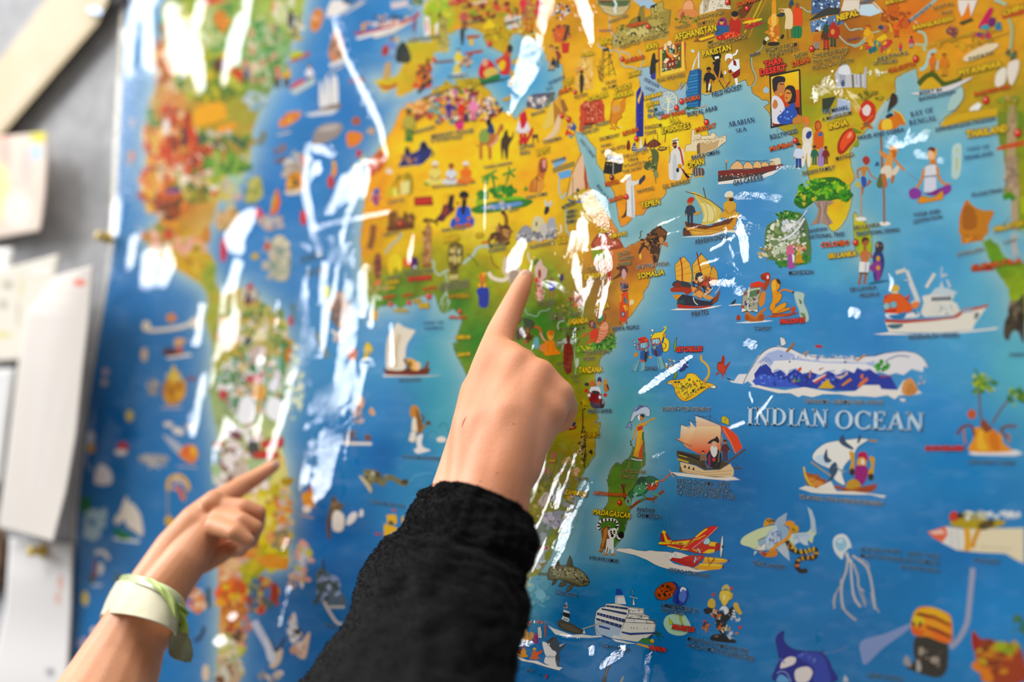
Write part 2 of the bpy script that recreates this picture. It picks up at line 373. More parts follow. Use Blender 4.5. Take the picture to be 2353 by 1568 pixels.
ART1 = '''
t 1300 0 5.6
P a6c4d8 860,0 1100,0 1150,40 1180,100 1120,95 1050,120 1010,70 960,90 930,50
L 7a6a40 5 930,50 960,90 1010,70 1050,120 1120,95 1190,110 1230,90
G
S c9b98a 420,0 810,0 800,110 740,185 620,210 500,160 430,70
P 55683f 415,0 830,0 800,75 620,90 430,60
P 6a3a28 440,0 600,0 590,25 450,30
L 3d4a30 8 410,0 420,60 500,165 620,210 740,190 820,90 830,0
L 8e7f58 4 440,60 640,105 800,70
L 8e7f58 4 460,100 640,150 770,110
C dfeaf0 26 620,0 650,60 630,110 645,170
W g 555 300 805 210 44 NOAH'S ARK
C a9c6c8 11 560,215 575,300 560,350 600,440 660,490 600,560
W n 430 405 600 395 34 Euphrates
W y 450 585 590 545 100 IRAQ
G
P b7a45a 600,640 600,470 650,400 780,350 850,250 930,210 960,90 1010,80 1020,230 1100,190 1090,80 1160,50 1250,10 1260,120 1350,130 1330,320 1300,500 1050,510 700,600
P 9c8a44 1190,160 1360,125 1340,320 1290,420 1230,420
P 8f7e3c 780,350 850,250 930,210 960,90 1010,80 1020,230 1100,190 1180,190 1200,230 1060,260 900,300
P d0c078 770,385 1060,330 1080,420 800,470
P 3d3018 1140,60 1175,55 1175,155 1140,165
P 3d3018 925,215 965,205 965,290 925,300
P d8cb86 1150,75 1168,72 1168,145 1150,150
F 980 400 330 70 46 26 5b5128 c8b870 7d6f36 443b20 d9cc88
F 1130 330 160 130 34 24 5b5128 c8b870 7d6f36 c0b066
F 760 500 140 80 24 24 5b5128 c8b870 3f3a1e a29448
F 760 360 100 40 14 26 5a6a28 7d7a30 8d8a3a
L 40381c 5 600,640 600,470 650,400 780,350 850,250 930,210 960,90 1010,80
L 40381c 5 1100,190 1090,80 1160,50 1250,10 1260,120 1350,130 1330,320
L 40381c 4 640,600 660,460 700,590 730,450 770,580 800,470 840,570 900,460 930,550 990,440 1020,520
L 40381c 4 1060,500 1080,380 1120,500 1160,370 1200,480 1240,330
W r 795 365 1050 300 56 TEHERAN
D 1058 340 30
W l 700 635 1335 440 62 PERSEPOLIS - ANCIENT CITY
W y 1025 650 1185 610 92 IRAN
W y 1410 525 1945 390 108 AFGHANISTAN
G
P d98a52 1450,280 1440,150 1465,110 1500,120 1520,30 1560,0 1620,0 1655,50 1650,110 1690,140 1695,240 1600,290
P e8a878 1500,120 1520,40 1570,5 1610,10 1640,60 1640,120
P 9c5a34 1475,200 1500,150 1530,160 1530,240 1480,260
L 8a4a30 4 1440,150 1500,120 1520,30 1560,0 1620,0 1655,50 1650,110 1690,140
F 1560 250 150 50 40 24 6f7a24 8a8a2e 55641c 97902f
W l 1405 385 1600 335 56 TAKESH
P e6dcc4 1720,190 1720,80 1760,0 2080,0 2130,120 1990,110 1860,150
P b7a98c 1770,0 1850,0 1830,130 1770,170
F 1900 70 130 70 26 18 c9bfa6 8d8068 f2ead6
L 6f634c 4 1720,190 1720,80 1760,0
L 6f634c 4 1990,0 1970,60 2060,60 2130,120
D 2085 25 32
W l 1690 255 2035 180 60 BUDDHAS OF
W l 1690 335 1910 280 60 BAMYAN
P 8d5a28 1640,540 1700,470 1920,430 1920,480 1760,540
P f0c83a 1700,500 1900,440 1915,465 1740,525
P b82a1c 1930,470 2240,370 2240,500 1960,520
F 2090 455 170 45 60 16 e85a34 d83a20 f07a50 c02a18
S 2a5a8a 1920,440 1940,340 2000,310 2070,330 2100,400 2050,420 1960,460
S 8a2a6a 1950,330 1970,250 2030,225 2070,270 2065,340 2000,330
E e0a050 2005 285 26 34
E 1c2030 2005 265 24 14
S b8321c 2110,400 2110,260 2160,220 2210,230 2240,260 2240,370 2150,400
E c98040 2175 210 38 50
E 1f1c22 2175 180 46 38
P 222222 1850,560 1820,540 1900,520 1880,550
W l 1830 615 2325 487 66 DRYING APRICOTS
W y 1760 735 2130 640 96 PAKISTAN
G
L 2c2a22 9 500,600 475,1060
L 2c2a22 9 530,600 645,980
L 2c2a22 9 480,620 450,1040
L 2c2a22 7 555,620 560,990
L 2c2a22 6 490,700 585,700 480,790 605,790 470,880 625,880 460,960 640,950
L 2c2a22 6 490,790 600,700
L 2c2a22 6 480,870 610,800
L 2c2a22 6 475,1000 620,890
P 3a3a34 480,630 550,610 560,650 490,670
P 3a3a34 505,600 520,570 530,600
L 2c2a22 7 440,760 430,1000 460,1060
L 2c2a22 7 400,840 440,1030
L 2c2a22 6 405,850 465,880 415,920 470,960 425,990 465,1030
L 2c2a22 5 450,800 475,820 440,860 475,900 440,930 475,980
W l 510 1090 650 1055 46 CRUDE
W l 465 1170 660 1115 50 OIL PUMP
G
C a8bcb4 16 700,600 720,660 790,690 820,710 830,760
C a8bcb4 16 410,560 440,610 500,620 570,650 640,650 690,690 710,780 740,850 850,860 920,890 970,910
C a8bcb4 14 945,640 965,700 1000,740 990,800 960,860 960,900
C 8a8a5a 4 580,660 650,660 680,700 690,790 730,870 840,880 900,900
D 725 760 28
W r 760 815 1020 750 64 BAGHDAD
W v 805 1000 975 950 62 KUWAIT
W y 640 1185 840 1125 74 SAUDI
W y 615 1275 865 1215 74 ARABIA
W y 290 1310 540 1240 74 JORDAN
W v 200 735 360 700 50 SYRIA
P 9fbccb 920,880 960,900 1000,890 1060,850 1075,870 1110,950 1150,1020 1180,1060 1250,1130 1330,1160 1400,1175 1450,1150 1500,1060 1470,1170 1530,1100 1560,1070 1570,1130 1545,1200 1500,1280 1440,1330 1420,1380 1370,1440 1200,1540 1180,1480 1130,1290 1050,1240 1010,1300 1000,1190 970,1160 960,1080 940,1000
L 6b5a28 5 1110,950 1150,1020 1180,1060 1250,1130 1330,1160 1400,1175 1450,1150 1500,1060 1470,1170 1530,1100 1560,1070
S 2b2b24 1100,980 1080,930 1095,790 1120,690 1150,690 1160,760 1200,790 1160,820 1160,920 1150,1010 1110,1020
P 3a3a9a 1085,990 1150,920 1160,1020 1090,1000
L 2b2b24 12 1150,780 1200,770 1215,775
W S 1000 1035 1190 1135 56 PERSIAN
W S 1015 1140 1140 1190 52 GULF
G
P b5503a 1195,620 1530,525 1545,560 1530,880 1210,990
P f0cc58 1210,640 1240,630 1235,930 1490,870 1490,540 1520,530 1530,910 1215,985
P 2f5a2a 1240,650 1480,560 1480,870 1240,930
P 8a2a1c 1290,640 1440,580 1430,850 1275,890
S e8902c 1310,700 1290,640 1340,600 1380,570 1420,610 1420,690 1360,745
S 2a4a2a 1330,680 1320,620 1370,580 1405,630 1400,690
F 1360 640 50 60 10 18 d8e8e8 a8d0c8 e8d8a0
S f0deb0 1270,590 1265,560 1290,570 1300,600 1290,640 1260,640
S f0deb0 1320,590 1300,560 1330,525 1360,535 1355,580
S f4e4bc 1265,790 1290,750 1330,760 1310,790 1290,815 1265,810
S f4e4bc 1370,590 1390,570 1395,620 1370,620
F 1255 780 12 140 12 14 f0c040 e03020 f0f0e0
F 1460 700 12 150 14 14 f0c040 e03020 f0f0e0
F 1370 900 110 22 14 14 f0c040 e03020 f0f0e0
O f2c8a0 1265,830 1300,822 1303,862 1270,870
O f2c8a0 1325,815 1350,810 1352,850 1328,856
O f2c8a0 1362,805 1385,800 1387,838 1365,844
O f2c8a0 1405,790 1440,782 1442,820 1410,828
P 2a1818 1273,838 1293,834 1295,856 1276,860
P 2a1818 1412,796 1434,791 1436,814 1416,820
F 1390 730 60 35 8 16 f0d060 e8a020 ffffff
L b5503a 7 1195,620 1190,700 1210,990
L c05a40 6 1525,530 1545,560 1540,640 1525,720 1540,800 1550,900
W l 1180 1060 1535 980 60 RUG WEAVERS
S d8ddd8 1610,650 1630,635 1660,660 1640,680
G
P 2f7ab0 1560,1400 1545,1200 1570,1020 1600,910 1715,880 1740,920 1735,1300 1730,1380
P 1d4f8a 1700,890 1750,910 1740,1290 1730,1390 1700,1395
P e8eaea 1620,905 1650,800 1690,720 1722,640 1725,880 1712,890 1700,860 1705,700 1665,800 1640,900
P c9a860 1630,905 1680,780 1700,770 1650,900
L 1c4270 7 1590,960 1715,935
L 1c4270 7 1585,1000 1715,975
L 1c4270 7 1580,1040 1712,1012
L 1c4270 7 1575,1080 1710,1050
L 1c4270 7 1570,1120 1708,1090
L 1c4270 7 1565,1160 1706,1130
L 1c4270 7 1562,1200 1704,1170
L 1c4270 7 1562,1240 1704,1210
L 1c4270 7 1565,1320 1704,1300
L 1c4270 7 1568,1360 1704,1340
L 6fb8dc 5 1600,980 1700,960
L 6fb8dc 5 1590,1060 1700,1035
L 6fb8dc 5 1580,1140 1695,1115
L 1c3050 6 1545,1200 1570,1020 1600,910
L 1c3050 5 1590,920 1720,882 1750,905 1690,915 1600,940
L 1c3050 4 1722,640 1728,1380
F 1600 1395 110 18 22 18 3a6a2a 4a7a30 2a5020
P c09878 1640,1390 1760,1370 1800,1350 1820,1370 1700,1395
W r 1535 1320 1730 1270 70 DUBAI
W c 1565 1500 1950 1410 66 BURJ AL ARAB
D 1488 1305 32
D 1423 1385 32
Q e9e2c0 1322 1300 122 128
E 9fbccb 1320 1300 104 112
C efe6bc 22 1325,1290 1318,1380 1312,1470
C efe6bc 9 1325,1290 1270,1240 1250,1260
C efe6bc 9 1325,1290 1260,1280 1240,1310
C efe6bc 9 1325,1300 1270,1320 1250,1360
C efe6bc 9 1325,1290 1290,1225 1270,1215
C efe6bc 9 1325,1290 1320,1215 1325,1200
C efe6bc 9 1325,1290 1360,1225 1380,1220
C efe6bc 9 1325,1290 1390,1250 1405,1270
C efe6bc 9 1325,1300 1385,1300 1410,1320
C efe6bc 9 1325,1300 1375,1330 1395,1360
W v 1012 1285 1235 1225 58 BAHRAIN
W v 1035 1375 1205 1335 56 QATAR
W c 1058 1455 1180 1425 58 PALM
W c 1055 1520 1265 1470 56 ISLANDS
G
P 262a86 905,1190 985,1070 1005,1090 1000,1568 900,1568
P e8c060 920,1290 985,1140 965,1250 940,1340
P 3b40a8 905,1190 925,1160 925,1568 905,1568
G
M 1840 1190 330 8a5428 1c1812 1c1c1c 2a2420
S 1f1a14 1880,720 1900,690 1960,680 2000,710 1980,770 1910,780
P f0ece0 1915,730 1970,720 1975,750 1920,765
P 1a1a1a 1890,800 1990,770 2010,960 1900,980
W k 1925 920 1970 900 50 7
P 1a1a1a 1880,960 2020,950 2030,1010 1960,1000 1900,1040 1850,1020
L c8863c 22 1900,830 1890,900 1960,1040
L c8863c 20 1995,800 1990,900 1965,1030
L c8863c 26 1870,1020 1850,1090 1840,1170
L c8863c 26 2000,1000 2060,1070 2100,1100
P f2f0ea 1840,1080 1870,1075 1850,1160 1830,1160
L 5a3018 12 1970,1030 2010,1100 2050,1150
E e8e8e0 2050 935 16 26
S f4f2ea 2050,770 2060,700 2120,690 2150,720 2130,770 2070,790
C f4f2ea 24 2150,710 2190,690 2210,640
E c08040 2100 790 38 42
P eef4f8 2090,850 2150,770 2230,760 2240,880 2170,930 2100,900
P 8a1c1c 2150,760 2190,790 2200,850 2160,840
P 8a1c1c 2090,910 2130,890 2140,930 2100,950
P 8a1c1c 2130,960 2240,880 2240,960 2170,1020
L c08040 22 2110,940 2110,1050 2100,1070
L 5a3018 14 2110,1050 2060,1120 2080,1110
P f2f0ea 2170,1010 2210,1000 2220,1100 2190,1110
W c 1885 1250 2272 1140 74 FIELD HOCKEY
G
P e8b85a 230,620 350,700 355,1140 130,1180 120,1100 150,800 220,700
P d89a50 140,860 240,850 240,920 140,930
F 240 950 110 220 34 44 e8c070 d8a058 f0d088 c89048
L 40361c 34 205,950 195,1060 200,1170
S 3a3020 175,1010 185,960 210,950 235,1000 230,1090 215,1190 185,1190 180,1100
E 2c281c 205 925 22 22
L 2c281c 8 170,935 235,930
W l 110 1280 280 1225 56 WESTERN
D 118 1185 26
S c8543a 190,1568 200,1440 230,1310 300,1290 440,1280 480,1320 495,1500 490,1568
F 340 1430 130 120 50 24 d87a5a a83a2a e89878 8a3024
L 8a2c20 7 260,1340 250,1560
L 8a2c20 7 310,1330 310,1560
L 8a2c20 7 370,1320 370,1560
L 8a2c20 7 420,1310 430,1560
E d8a060 650 1400 60 50
t 1300 250 5.6
S c8543a 175,290 190,100 200,-60 470,-80 495,60 480,150 330,210 250,270
P 8a2a1c 230,130 420,90 420,190 240,240
P 2a1814 310,160 340,155 340,215 312,220
L f0a080 6 215,100 440,60
L f0a080 6 230,0 240,120
L f0a080 6 300,-10 300,90
L f0a080 6 370,-20 370,80
L f0a080 6 420,-30 425,70
S c0362a 430,-80 480,-60 490,-20 450,-20
S c0362a 440,30 490,40 480,90 440,80
W g 215 275 565 190 54 PETRA - ANCIENT
W g 205 335 430 285 52 STONE CITY
G
S d98a2c 560,160 570,60 590,-90 640,-140 690,-90 740,-120 770,-80 760,20 700,100 650,200 600,190
S e8a83c 600,-40 640,-130 690,-80 700,0 640,60 600,30
C d98a2c 42 740,-20 750,-120 790,-180 840,-190
E d08428 820 -195 34 22 -20
E 3a2410 835 -210 8 8
L c0741c 18 590,60 570,180 620,250
L c0741c 18 700,70 720,110 660,150 640,240
F 640 250 70 18 12 18 c8741c e0a040 b86418
L f2dcb0 10 680,240 700,230 715,250
W l 435 415 695 350 54 DROMEDARY
W r 735 350 940 285 62 RIYADH
P 262a86 900,-10 1000,-10 1000,355 905,365
P 3b40a8 905,-10 925,-10 925,360 905,360
L 4a50b8 4 930,60 995,40
L 4a50b8 4 930,130 995,110
D 908 385 30
W l 1018 270 1235 230 60 KINGDOM
W l 1018 345 1170 310 56 TOWER
W y 1345 205 1480 170 84 U.A.
W y 1230 320 1600 245 88 EMIRATES
W r 1225 135 1540 55 62 ABU DHABI
C 8a7a40 6 1766,70 1780,110 1795,190 1800,230
D 1808 172 34
W r 1675 305 1935 235 66 MUSCAT
G
P ead8b4 1530,550 1545,470 1610,450 1620,270 1655,265 1660,330 1740,320 1740,350 1860,340 1880,300 1930,330 1950,370 2030,350 2060,330 2065,420 2000,460 1950,510 1850,560 1700,590 1690,545 1590,545
P c9a878 1720,440 1980,400 1950,500 1850,545 1730,580
P 7a6040 1685,480 1700,445 1725,440 1730,580 1690,585
F 1850 400 190 50 44 16 d8c49c f6ead0 b89c70
F 1680 390 60 60 20 16 d8c49c f6ead0 b89c70
L 5a4a30 4 1530,550 1545,470 1610,450 1620,270 1655,265 1660,330 1740,320 1740,350 1860,340 1880,300 1930,330 1950,370 2030,350 2060,330 2065,420 1950,510 1850,560 1700,590
L 8a7450 4 1640,400 1900,390 2040,370
W c 1620 655 1975 575 62 BAHLA OMAN
W y 1560 765 1785 710 96 OMAN
W l 455 500 610 465 48 KAABA -
W l 455 575 770 500 52 SACRED SITES
W l 735 640 1070 560 54 THE LOST CITY
W l 800 680 935 655 46 UBAR
W l 735 760 1035 700 48 "ATLANTIS IN
W l 735 835 990 765 50 THE SAND"
G
P 2c2c28 520,600 555,580 740,640 725,810 610,850 480,830
P 1e1e1c 520,600 605,650 610,850 480,830
P c8a03c 510,660 600,665 740,690 735,700 600,685 508,680
P d8b850 530,710 545,712 544,722 529,720
P d8b850 570,715 588,717 587,727 570,725
L e8e0d0 7 612,670 608,850
D 592 885 30
W r 505 1000 690 955 62 MECCA
S 7a2a18 780,500 790,430 810,400 825,440 830,510 800,540
S 2f4a7a 850,540 860,480 885,430 905,480 920,540
L f0ece4 8 860,520 915,510
L f0ece4 8 868,490 905,484
P e8e4da 945,510 955,440 965,360 980,440 990,510
S 5a2c1c 1000,490 1010,440 1025,370 1035,440 1060,490
P 8a8a90 880,540 1040,480 1045,530 900,570
S 6a3020 1040,470 1080,420 1140,390 1190,420 1225,460 1170,490 1090,500
L b07a50 4 1070,490 1110,410
L b07a50 4 1120,490 1130,400
L b07a50 4 1170,480 1160,410
P 2c2c28 1175,530 1210,485 1310,495 1290,530 1230,545
P c8a050 1190,525 1215,495 1290,502 1280,522
L 3a2c20 5 1125,360 1125,400
L 3a2c20 6 1180,320 1183,420
L 5a2c1c 9 1285,330 1275,430
L 2c2418 6 965,360 965,300
S 5a6438 1110,640 1100,560 1080,510 1120,520 1150,520 1190,560 1195,640 1180,720 1170,800 1130,820 1100,740
C 5a6438 14 1100,540 1080,500
C 5a6438 14 1130,530 1140,490
S 4a5a30 1005,760 1030,690 1080,680 1120,740 1060,790
S 8a9058 1130,830 1160,790 1190,830 1180,890 1140,880
L 4a5a30 7 1150,880 1160,960
F 1110 700 60 90 24 20 3a4826 7a8448 505e30 98a060
G
S e4e0d8 1330,640 1370,540 1440,490 1480,500 1520,560 1520,700 1480,900 1400,920 1335,905 1325,800
S c8ccd0 1380,640 1420,600 1430,880 1380,905
S b8442c 1440,500 1480,510 1520,700 1500,720 1470,560
S a83020 1480,760 1530,800 1560,900 1600,880 1560,880 1500,800
P f4f2ec 1370,400 1440,370 1450,420 1370,430
S f0ece4 1370,420 1440,400 1450,480 1430,490 1400,500 1370,510
E b87838 1400 460 34 46
P 1c1814 1375,440 1430,430 1430,450 1378,460
L 1c1814 12 1370,415 1450,400
P 3a2818 1390,480 1430,470 1420,510 1400,515
S d8981c 1440,750 1450,710 1490,720 1500,750 1450,770
L 3a3024 6 1325,470 1345,620 1330,700
L 3a3024 7 1470,750 1530,830 1640,850
S 5a4a48 1640,830 1650,770 1700,760 1770,770 1780,850 1720,870 1660,870
L d8d0c8 5 1670,770 1670,865
L d8d0c8 5 1700,762 1705,868
L d8d0c8 5 1740,764 1745,866
L e0b048 12 1640,890 1700,870 1780,870
E 1e1c1c 1440 790 18 30
W l 1245 1030 1595 950 62 OIL BUSINESS
S e8e4dc 780,1360 790,1200 775,1000 780,940 830,900 860,960 880,1050 890,1370 850,1395
S b8c4d0 840,1000 860,1000 875,1370 850,1380
S d8d4cc 780,920 800,870 830,850 850,900 820,920
S e4e0d8 830,930 900,930 950,910 960,940 900,980 850,990
S 3a3c4a 940,930 980,880 1015,850 1020,900 980,950 950,980
S 5a3a24 710,1400 740,1370 770,1300 775,1200 785,1230 780,1370 740,1400
F 800 890 30 30 8 14 c8c0b8 9a9898
D 778 1132 30
W r 565 1210 750 1150 62 SANA'A
W l 918 1090 1135 1040 58 HAWKING
W y 970 1280 1215 1225 92 YEMEN
W S 170 400 355 640 46 SUEZ CANAL
W S 390 990 520 1170 46 RED SEA
G
P e8c09c 20,1140 120,760 215,560 235,700 250,1020 90,1090
L 3a2c1c 7 205,570 60,860 15,1130
L 3a2c1c 7 90,880 90,1150
P b84828 240,700 265,820 285,1020 255,1050 235,900
S 4a3018 20,1150 90,1180 180,1160 300,1060 280,1120 200,1170 90,1190
S 3a5aa0 20,1160 100,1195 220,1180 200,1210 60,1200
E 5a5838 155 1050 22 26
F 140 1110 40 30 10 18 d8a850 8a8a50 5a4830
W g 0 1255 140 1220 44 EASTERN
W g 20 1350 150 1320 50 LALIBELA
W g 5 1420 150 1390 46 ANCIENT
W g 5 1480 140 1455 46 CHURCH
G
S d8c068 1740,1500 1770,1400 1750,1300 1700,1200 1640,1100 1560,1070 1680,1080 1800,1140 1960,1250 2000,1330 1990,1430 1960,1460 1840,1490 1690,1560
S e8d890 1760,1450 1790,1380 1770,1290 1740,1210 1830,1230 1930,1290 1900,1430
L 8a7838 5 1690,1110 1800,1240 1830,1350 1820,1480
L 8a7838 5 1750,1150 1880,1260 1920,1350 1900,1460
L 5a4424 10 1540,1065 1700,1110 1860,1180 2040,1320
L 5a4424 12 1770,1015 1800,1150
P 6a3c24 1530,1450 1800,1500 2000,1460 2200,1310 2215,1400 2150,1568 1560,1568
P d8963c 1540,1520 1800,1550 2100,1480 2210,1370 2190,1480 2150,1568 1560,1568
M 1600 1500 330 b87838 b8402c 2f3a4a 2f3a4a
S c03a20 1560,1210 1580,1150 1640,1140 1650,1180 1600,1200
P c89848 1640,1350 1730,1310 1740,1340 1660,1380
V 2110 1410 330 c88c3c e4ddc4 d8a848
S e8e0c8 2040,1120 2070,1070 2130,1060 2160,1100 2120,1120 2070,1140
E 2a2018 2130 1170 30 22
t 1650 0 5.6
D 118 28 32
P 6a3c18 250,140 420,0 480,0 380,180 300,260
C a8741c 20 480,0 430,140 330,300
C d0a828 22 560,0 480,180 340,420
C b8842c 18 620,0 540,160 470,300 400,480
W r 245 85 560 -10 62 ISLAMABAD
D 370 108 30
S f0c83a 310,300 400,260 560,235 540,265 420,295
S a8382c 340,350 440,300 540,285 600,300 480,340 380,380
F 390 240 90 20 12 20 e85a34 d84a28
F 430 320 90 24 22 14 b83828 8a2418 d85040
L 7a6a44 7 280,400 440,370 620,285 500,275
S d8323a 150,400 160,280 210,240 260,240 300,300 270,400
S 8a2a6a 0,310 30,240 70,230 100,290 90,350
S 2a5a8a 0,400 0,330 60,340 130,320 140,390 60,430
P d8442c 0,460 270,390 280,430 0,500
F 140 440 150 30 40 16 e85a34 d83a20 f07a50
G
S e09a38 690,30 720,0 745,20 750,180 780,240 770,330 730,360 690,340 640,300 650,240 690,180
S d8842c 600,420 640,390 660,420 720,540 640,440
S c8741c 650,330 700,340 790,320 790,450 760,540 680,540 660,440
S f0c060 690,200 740,180 750,300 710,350 690,320
F 720 440 60 90 14 36 e8a848 c8701c f0b860
S 2a2218 575,560 590,510 620,530 610,580
S 2a2218 640,580 660,545 780,545 780,580 700,590
S 2a2218 800,490 830,440 850,460 830,500
S e8d8b8 600,500 630,470 660,500 620,530
S e8d0a0 780,110 860,110 920,110 960,180 960,330 940,370 860,370 870,200 810,150
L 8a6a30 22 890,370 900,500
L 8a6a30 22 940,370 945,490
L b87838 26 790,120 850,140
E 6a4424 930 70 24 34
S 2a4a5a 915,50 925,10 960,0 975,60 940,70
S e0522c 965,110 1030,70 1070,110 1080,300 1040,360 980,350
E 8a5a30 1020 70 26 38
S 2a7a4a 960,350 1070,340 1070,470 1010,490 950,470
L 1d5a38 6 990,350 985,480
L 1d5a38 6 1030,350 1035,480
S 2a3a3a 750,200 830,160 860,175 820,215
W l 610 680 1020 590 70 PEOPLE FROM
W l 660 740 1030 645 66 RAJASTHAN
W R 600 870 835 805 92 THAR
W R 540 970 880 900 92 DESERT
W n 415 735 545 690 52 Indus
C 9fb8a8 12 580,580 550,640 500,670
C 9fb8a8 18 430,740 440,870 480,960 490,1020 450,1100 400,1120
C 3d4a28 4 415,740 425,870 462,960 470,1030 420,1110
P a8c4d0 575,1160 610,1110 660,1150 650,1200 600,1200
G
P 2c2420 660,975 1050,895 1075,1568 685,1650 
P f2ca3c-e89838 680,990 1038,912 1050,1420 690,1500
P e05a28-8a2418 890,1180 1045,1150 1060,1540 700,1620 690,1300
S 26242c 700,1090 700,1020 760,980 850,990 865,1040 830,1090 800,1100 760,1160 730,1210 705,1150
S c8824a 760,1160 770,1080 800,1060 850,1060 860,1130 850,1200 820,1210 780,1190
P 26242c 790,1075 850,1080 850,1092 790,1088
S c8824a 730,1180 780,1180 800,1260 740,1270
S e4e0e4 690,1568 690,1280 740,1230 820,1290 860,1400 860,1568
S 2a2026 860,1240 860,1150 900,1100 970,1110 1000,1180 1000,1300 960,1340 900,1330
S d89048 855,1250 870,1160 920,1160 950,1220 920,1300 870,1310
P 3a1c14 880,1190 940,1195 940,1205 880,1205
S a83024 865,1255 895,1252 885,1272
S 2f52a8 760,1520 830,1440 880,1390 950,1330 990,1340 990,1400 1020,1450 980,1568 820,1600
F 880 1470 90 80 26 14 6a9ae8 3a6ac8 b8ccf0 1f3a80
S c8824a 700,1350 720,1290 750,1290 770,1350 740,1400 710,1390
L 2c2420 12 655,972 1052,892
L 2c2420 12 664,980 688,1568
L 2c2420 12 1050,895 1074,1568
S c8843c 960,1540 1010,1500 1070,1490 1100,1568 980,1600
W l 985 760 1155 710 72 NEW
W r 955 860 1180 790 72 DELHI
W l 1210 750 1680 660 70 CHERRAPUNJI
W l 1220 830 1650 740 66 THE WETTEST
W l 1215 900 1740 800 66 PLACE ON EARTH
W v 1530 270 1810 190 90 NEPAL
W c 1820 55 2010 15 46 SHERPA
G
P 5a7aa0 1180,280 1260,260 1400,220 1600,170 1620,300 1200,420
P 48628a 1200,0 1580,0 1560,110 1400,120 1200,200
F 1400 60 180 70 50 20 c8d8e4 2f4a70 8aa8c4 f0f4f6 23395a
F 1380 300 190 90 50 24 e8f0f4 2f4a78 7a9cc4 a8c4dc
P 3a3c34 1160,270 1280,170 1420,90 1580,110 1560,180 1400,200
P e8dcc8 1580,140 1620,0 1800,0 1820,150 1700,140
P c9e0ea 1820,190 1830,60 1990,50 2100,160 1960,210
C e8d8c0 18 1990,20 2060,90 2120,160
M 1270 640 260 c8824a 5a3018 c8762c 8a8a98
M 1390 640 330 8a4a28 2a5a48 5a3018 b0302c
M 1480 600 320 a86038 b0341c b0341c 2a4a30
S b0341c 1430,380 1440,330 1500,310 1560,360 1560,440 1520,500 1440,450
E d89050 1475 410 26 36
S 2a4a38 1350,360 1390,320 1420,350 1420,420 1360,420
D 1205 628 34
C a8c8b0 14 1055,90 1100,110 1150,150 1200,150
C a8c8b0 14 1630,300 1700,390 1800,370 1860,370
C a8c8b0 16 1560,460 1600,510 1680,570 1800,570 1900,480
W n 1660 530 1830 490 36 Ganges
M 1920 560 240 e0a030 b8442c e8b030 e0a030
S e0a83c 1930,530 1980,520 2000,570 1950,590
S 2a6a6a 1930,640 2030,600 2020,660 1960,690
S d84a3a 1890,600 1940,590 1930,650
G
P c8c8cc 1500,960 1550,870 1640,800 1690,860 1720,950 1870,960 1900,870 1910,1120 1530,1130
P a8acb8 1560,960 1640,950 1640,1080 1570,1090
S e8eaec 1560,950 1560,880 1640,830 1690,880 1690,960
P 4a5a7a 1580,1060 1610,1020 1630,1060 1630,1110 1585,1115
L 8a8ea0 8 1740,960 1745,1100
L 8a8ea0 8 1780,960 1785,1090
L d8d8dc 12 1900,860 1905,1140
P b4c0d8 1530,1380 1540,1260 1700,1300 1700,1440 1400,1568
P 343c2c 1340,1270 1520,1240 1420,1430 1340,1420
W c 1340 1472 1680 1400 64 TAJ MAHAL
W g 1340 1560 1720 1470 60 A MAUSOLEUM
t 1650 250 5.6
W S 135 235 475 170 80 ARABIAN
W S 230 310 370 280 62 SEA
G
P 2c2420 672,-20 1068,-20 1070,165 675,255
P e8e4e8 690,-20 770,-20 770,200 695,225
P 2f52a8 770,-20 960,-20 950,150 770,195
F 850 60 90 110 26 14 6a9ae8 3a6ac8 b8ccf0 1f3a80
P 2a1820 950,-20 1050,-20 1050,130 960,150
S e07038 960,150 960,110 1020,70 1055,100 1050,130
L 8a9aa8 16 760,250 762,300
L 8a9aa8 16 985,215 985,250
W c 668 395 1025 310 72 BOLLYWOOD
W r 668 550 960 475 70 MUMBAI
D 994 410 34
W v 1425 265 1670 205 90 INDIA
G
S e0803c 1080,160 1090,110 1150,100 1180,150 1170,200 1110,200
E c8874c 1130 210 34 36
S e8e0cc 1085,300 1120,240 1200,260 1215,380 1200,470 1100,480
S 2f3f8a 1130,360 1150,300 1200,290 1200,350 1160,390
S f0e8d8 1090,470 1200,460 1190,720 1150,730 1145,560 1110,720 1075,730
S b8482c 1250,280 1250,170 1300,150 1330,200 1320,260
E c8763c 1290 220 28 44
S d8622c 1230,480 1245,300 1340,290 1360,360 1350,500 1290,520
S 3a6a9a 1290,350 1300,310 1340,300 1340,350
S a88cc0 1280,720 1300,540 1350,510 1365,720
L 8068a0 5 1300,560 1290,720
L 8068a0 5 1330,550 1325,720
M 1035 760 320 c8824a 2a241c d8e0f0 2a3a8a
M 1240 720 250 a86038 2a241c 2a6a4a 2a6a4a
M 1385 710 230 8a4424 3a2018 7a2c24 7a2c24
W g 1085 860 1505 775 66 INDIAN FAMILY
S b0301c 1540,560 1540,440 1600,320 1680,255 1740,260 1770,330 1760,400 1690,490 1600,580
S e85a34 1570,500 1580,420 1640,320 1700,280 1740,300 1740,370 1660,470 1600,540
S f8a080 1660,370 1690,310 1720,310 1710,350 1680,380
S 8a9a28 1740,480 1790,410 1810,440 1790,490
S 6a8a24 1720,240 1830,290 1840,310 1770,310
W l 1515 670 1750 610 68 MANGO
G
P 7a2c24 0,800 110,790 400,780 640,740 840,710 820,760 600,830 400,860 100,880 0,900
P 4a3a34 0,850 200,880 500,830 640,800 560,860 300,900 0,940
F 300 860 280 30 60 12 a89888 2a2220 d8c8b8 6a5a50
P efe6da 0,945 260,905 520,870 640,820 800,780 700,850 560,900 200,960 0,975
O e8b880 150,780 165,740 200,700 240,670 290,690 320,740 325,780
O e8b880 320,770 330,720 370,680 420,700 450,740 450,775
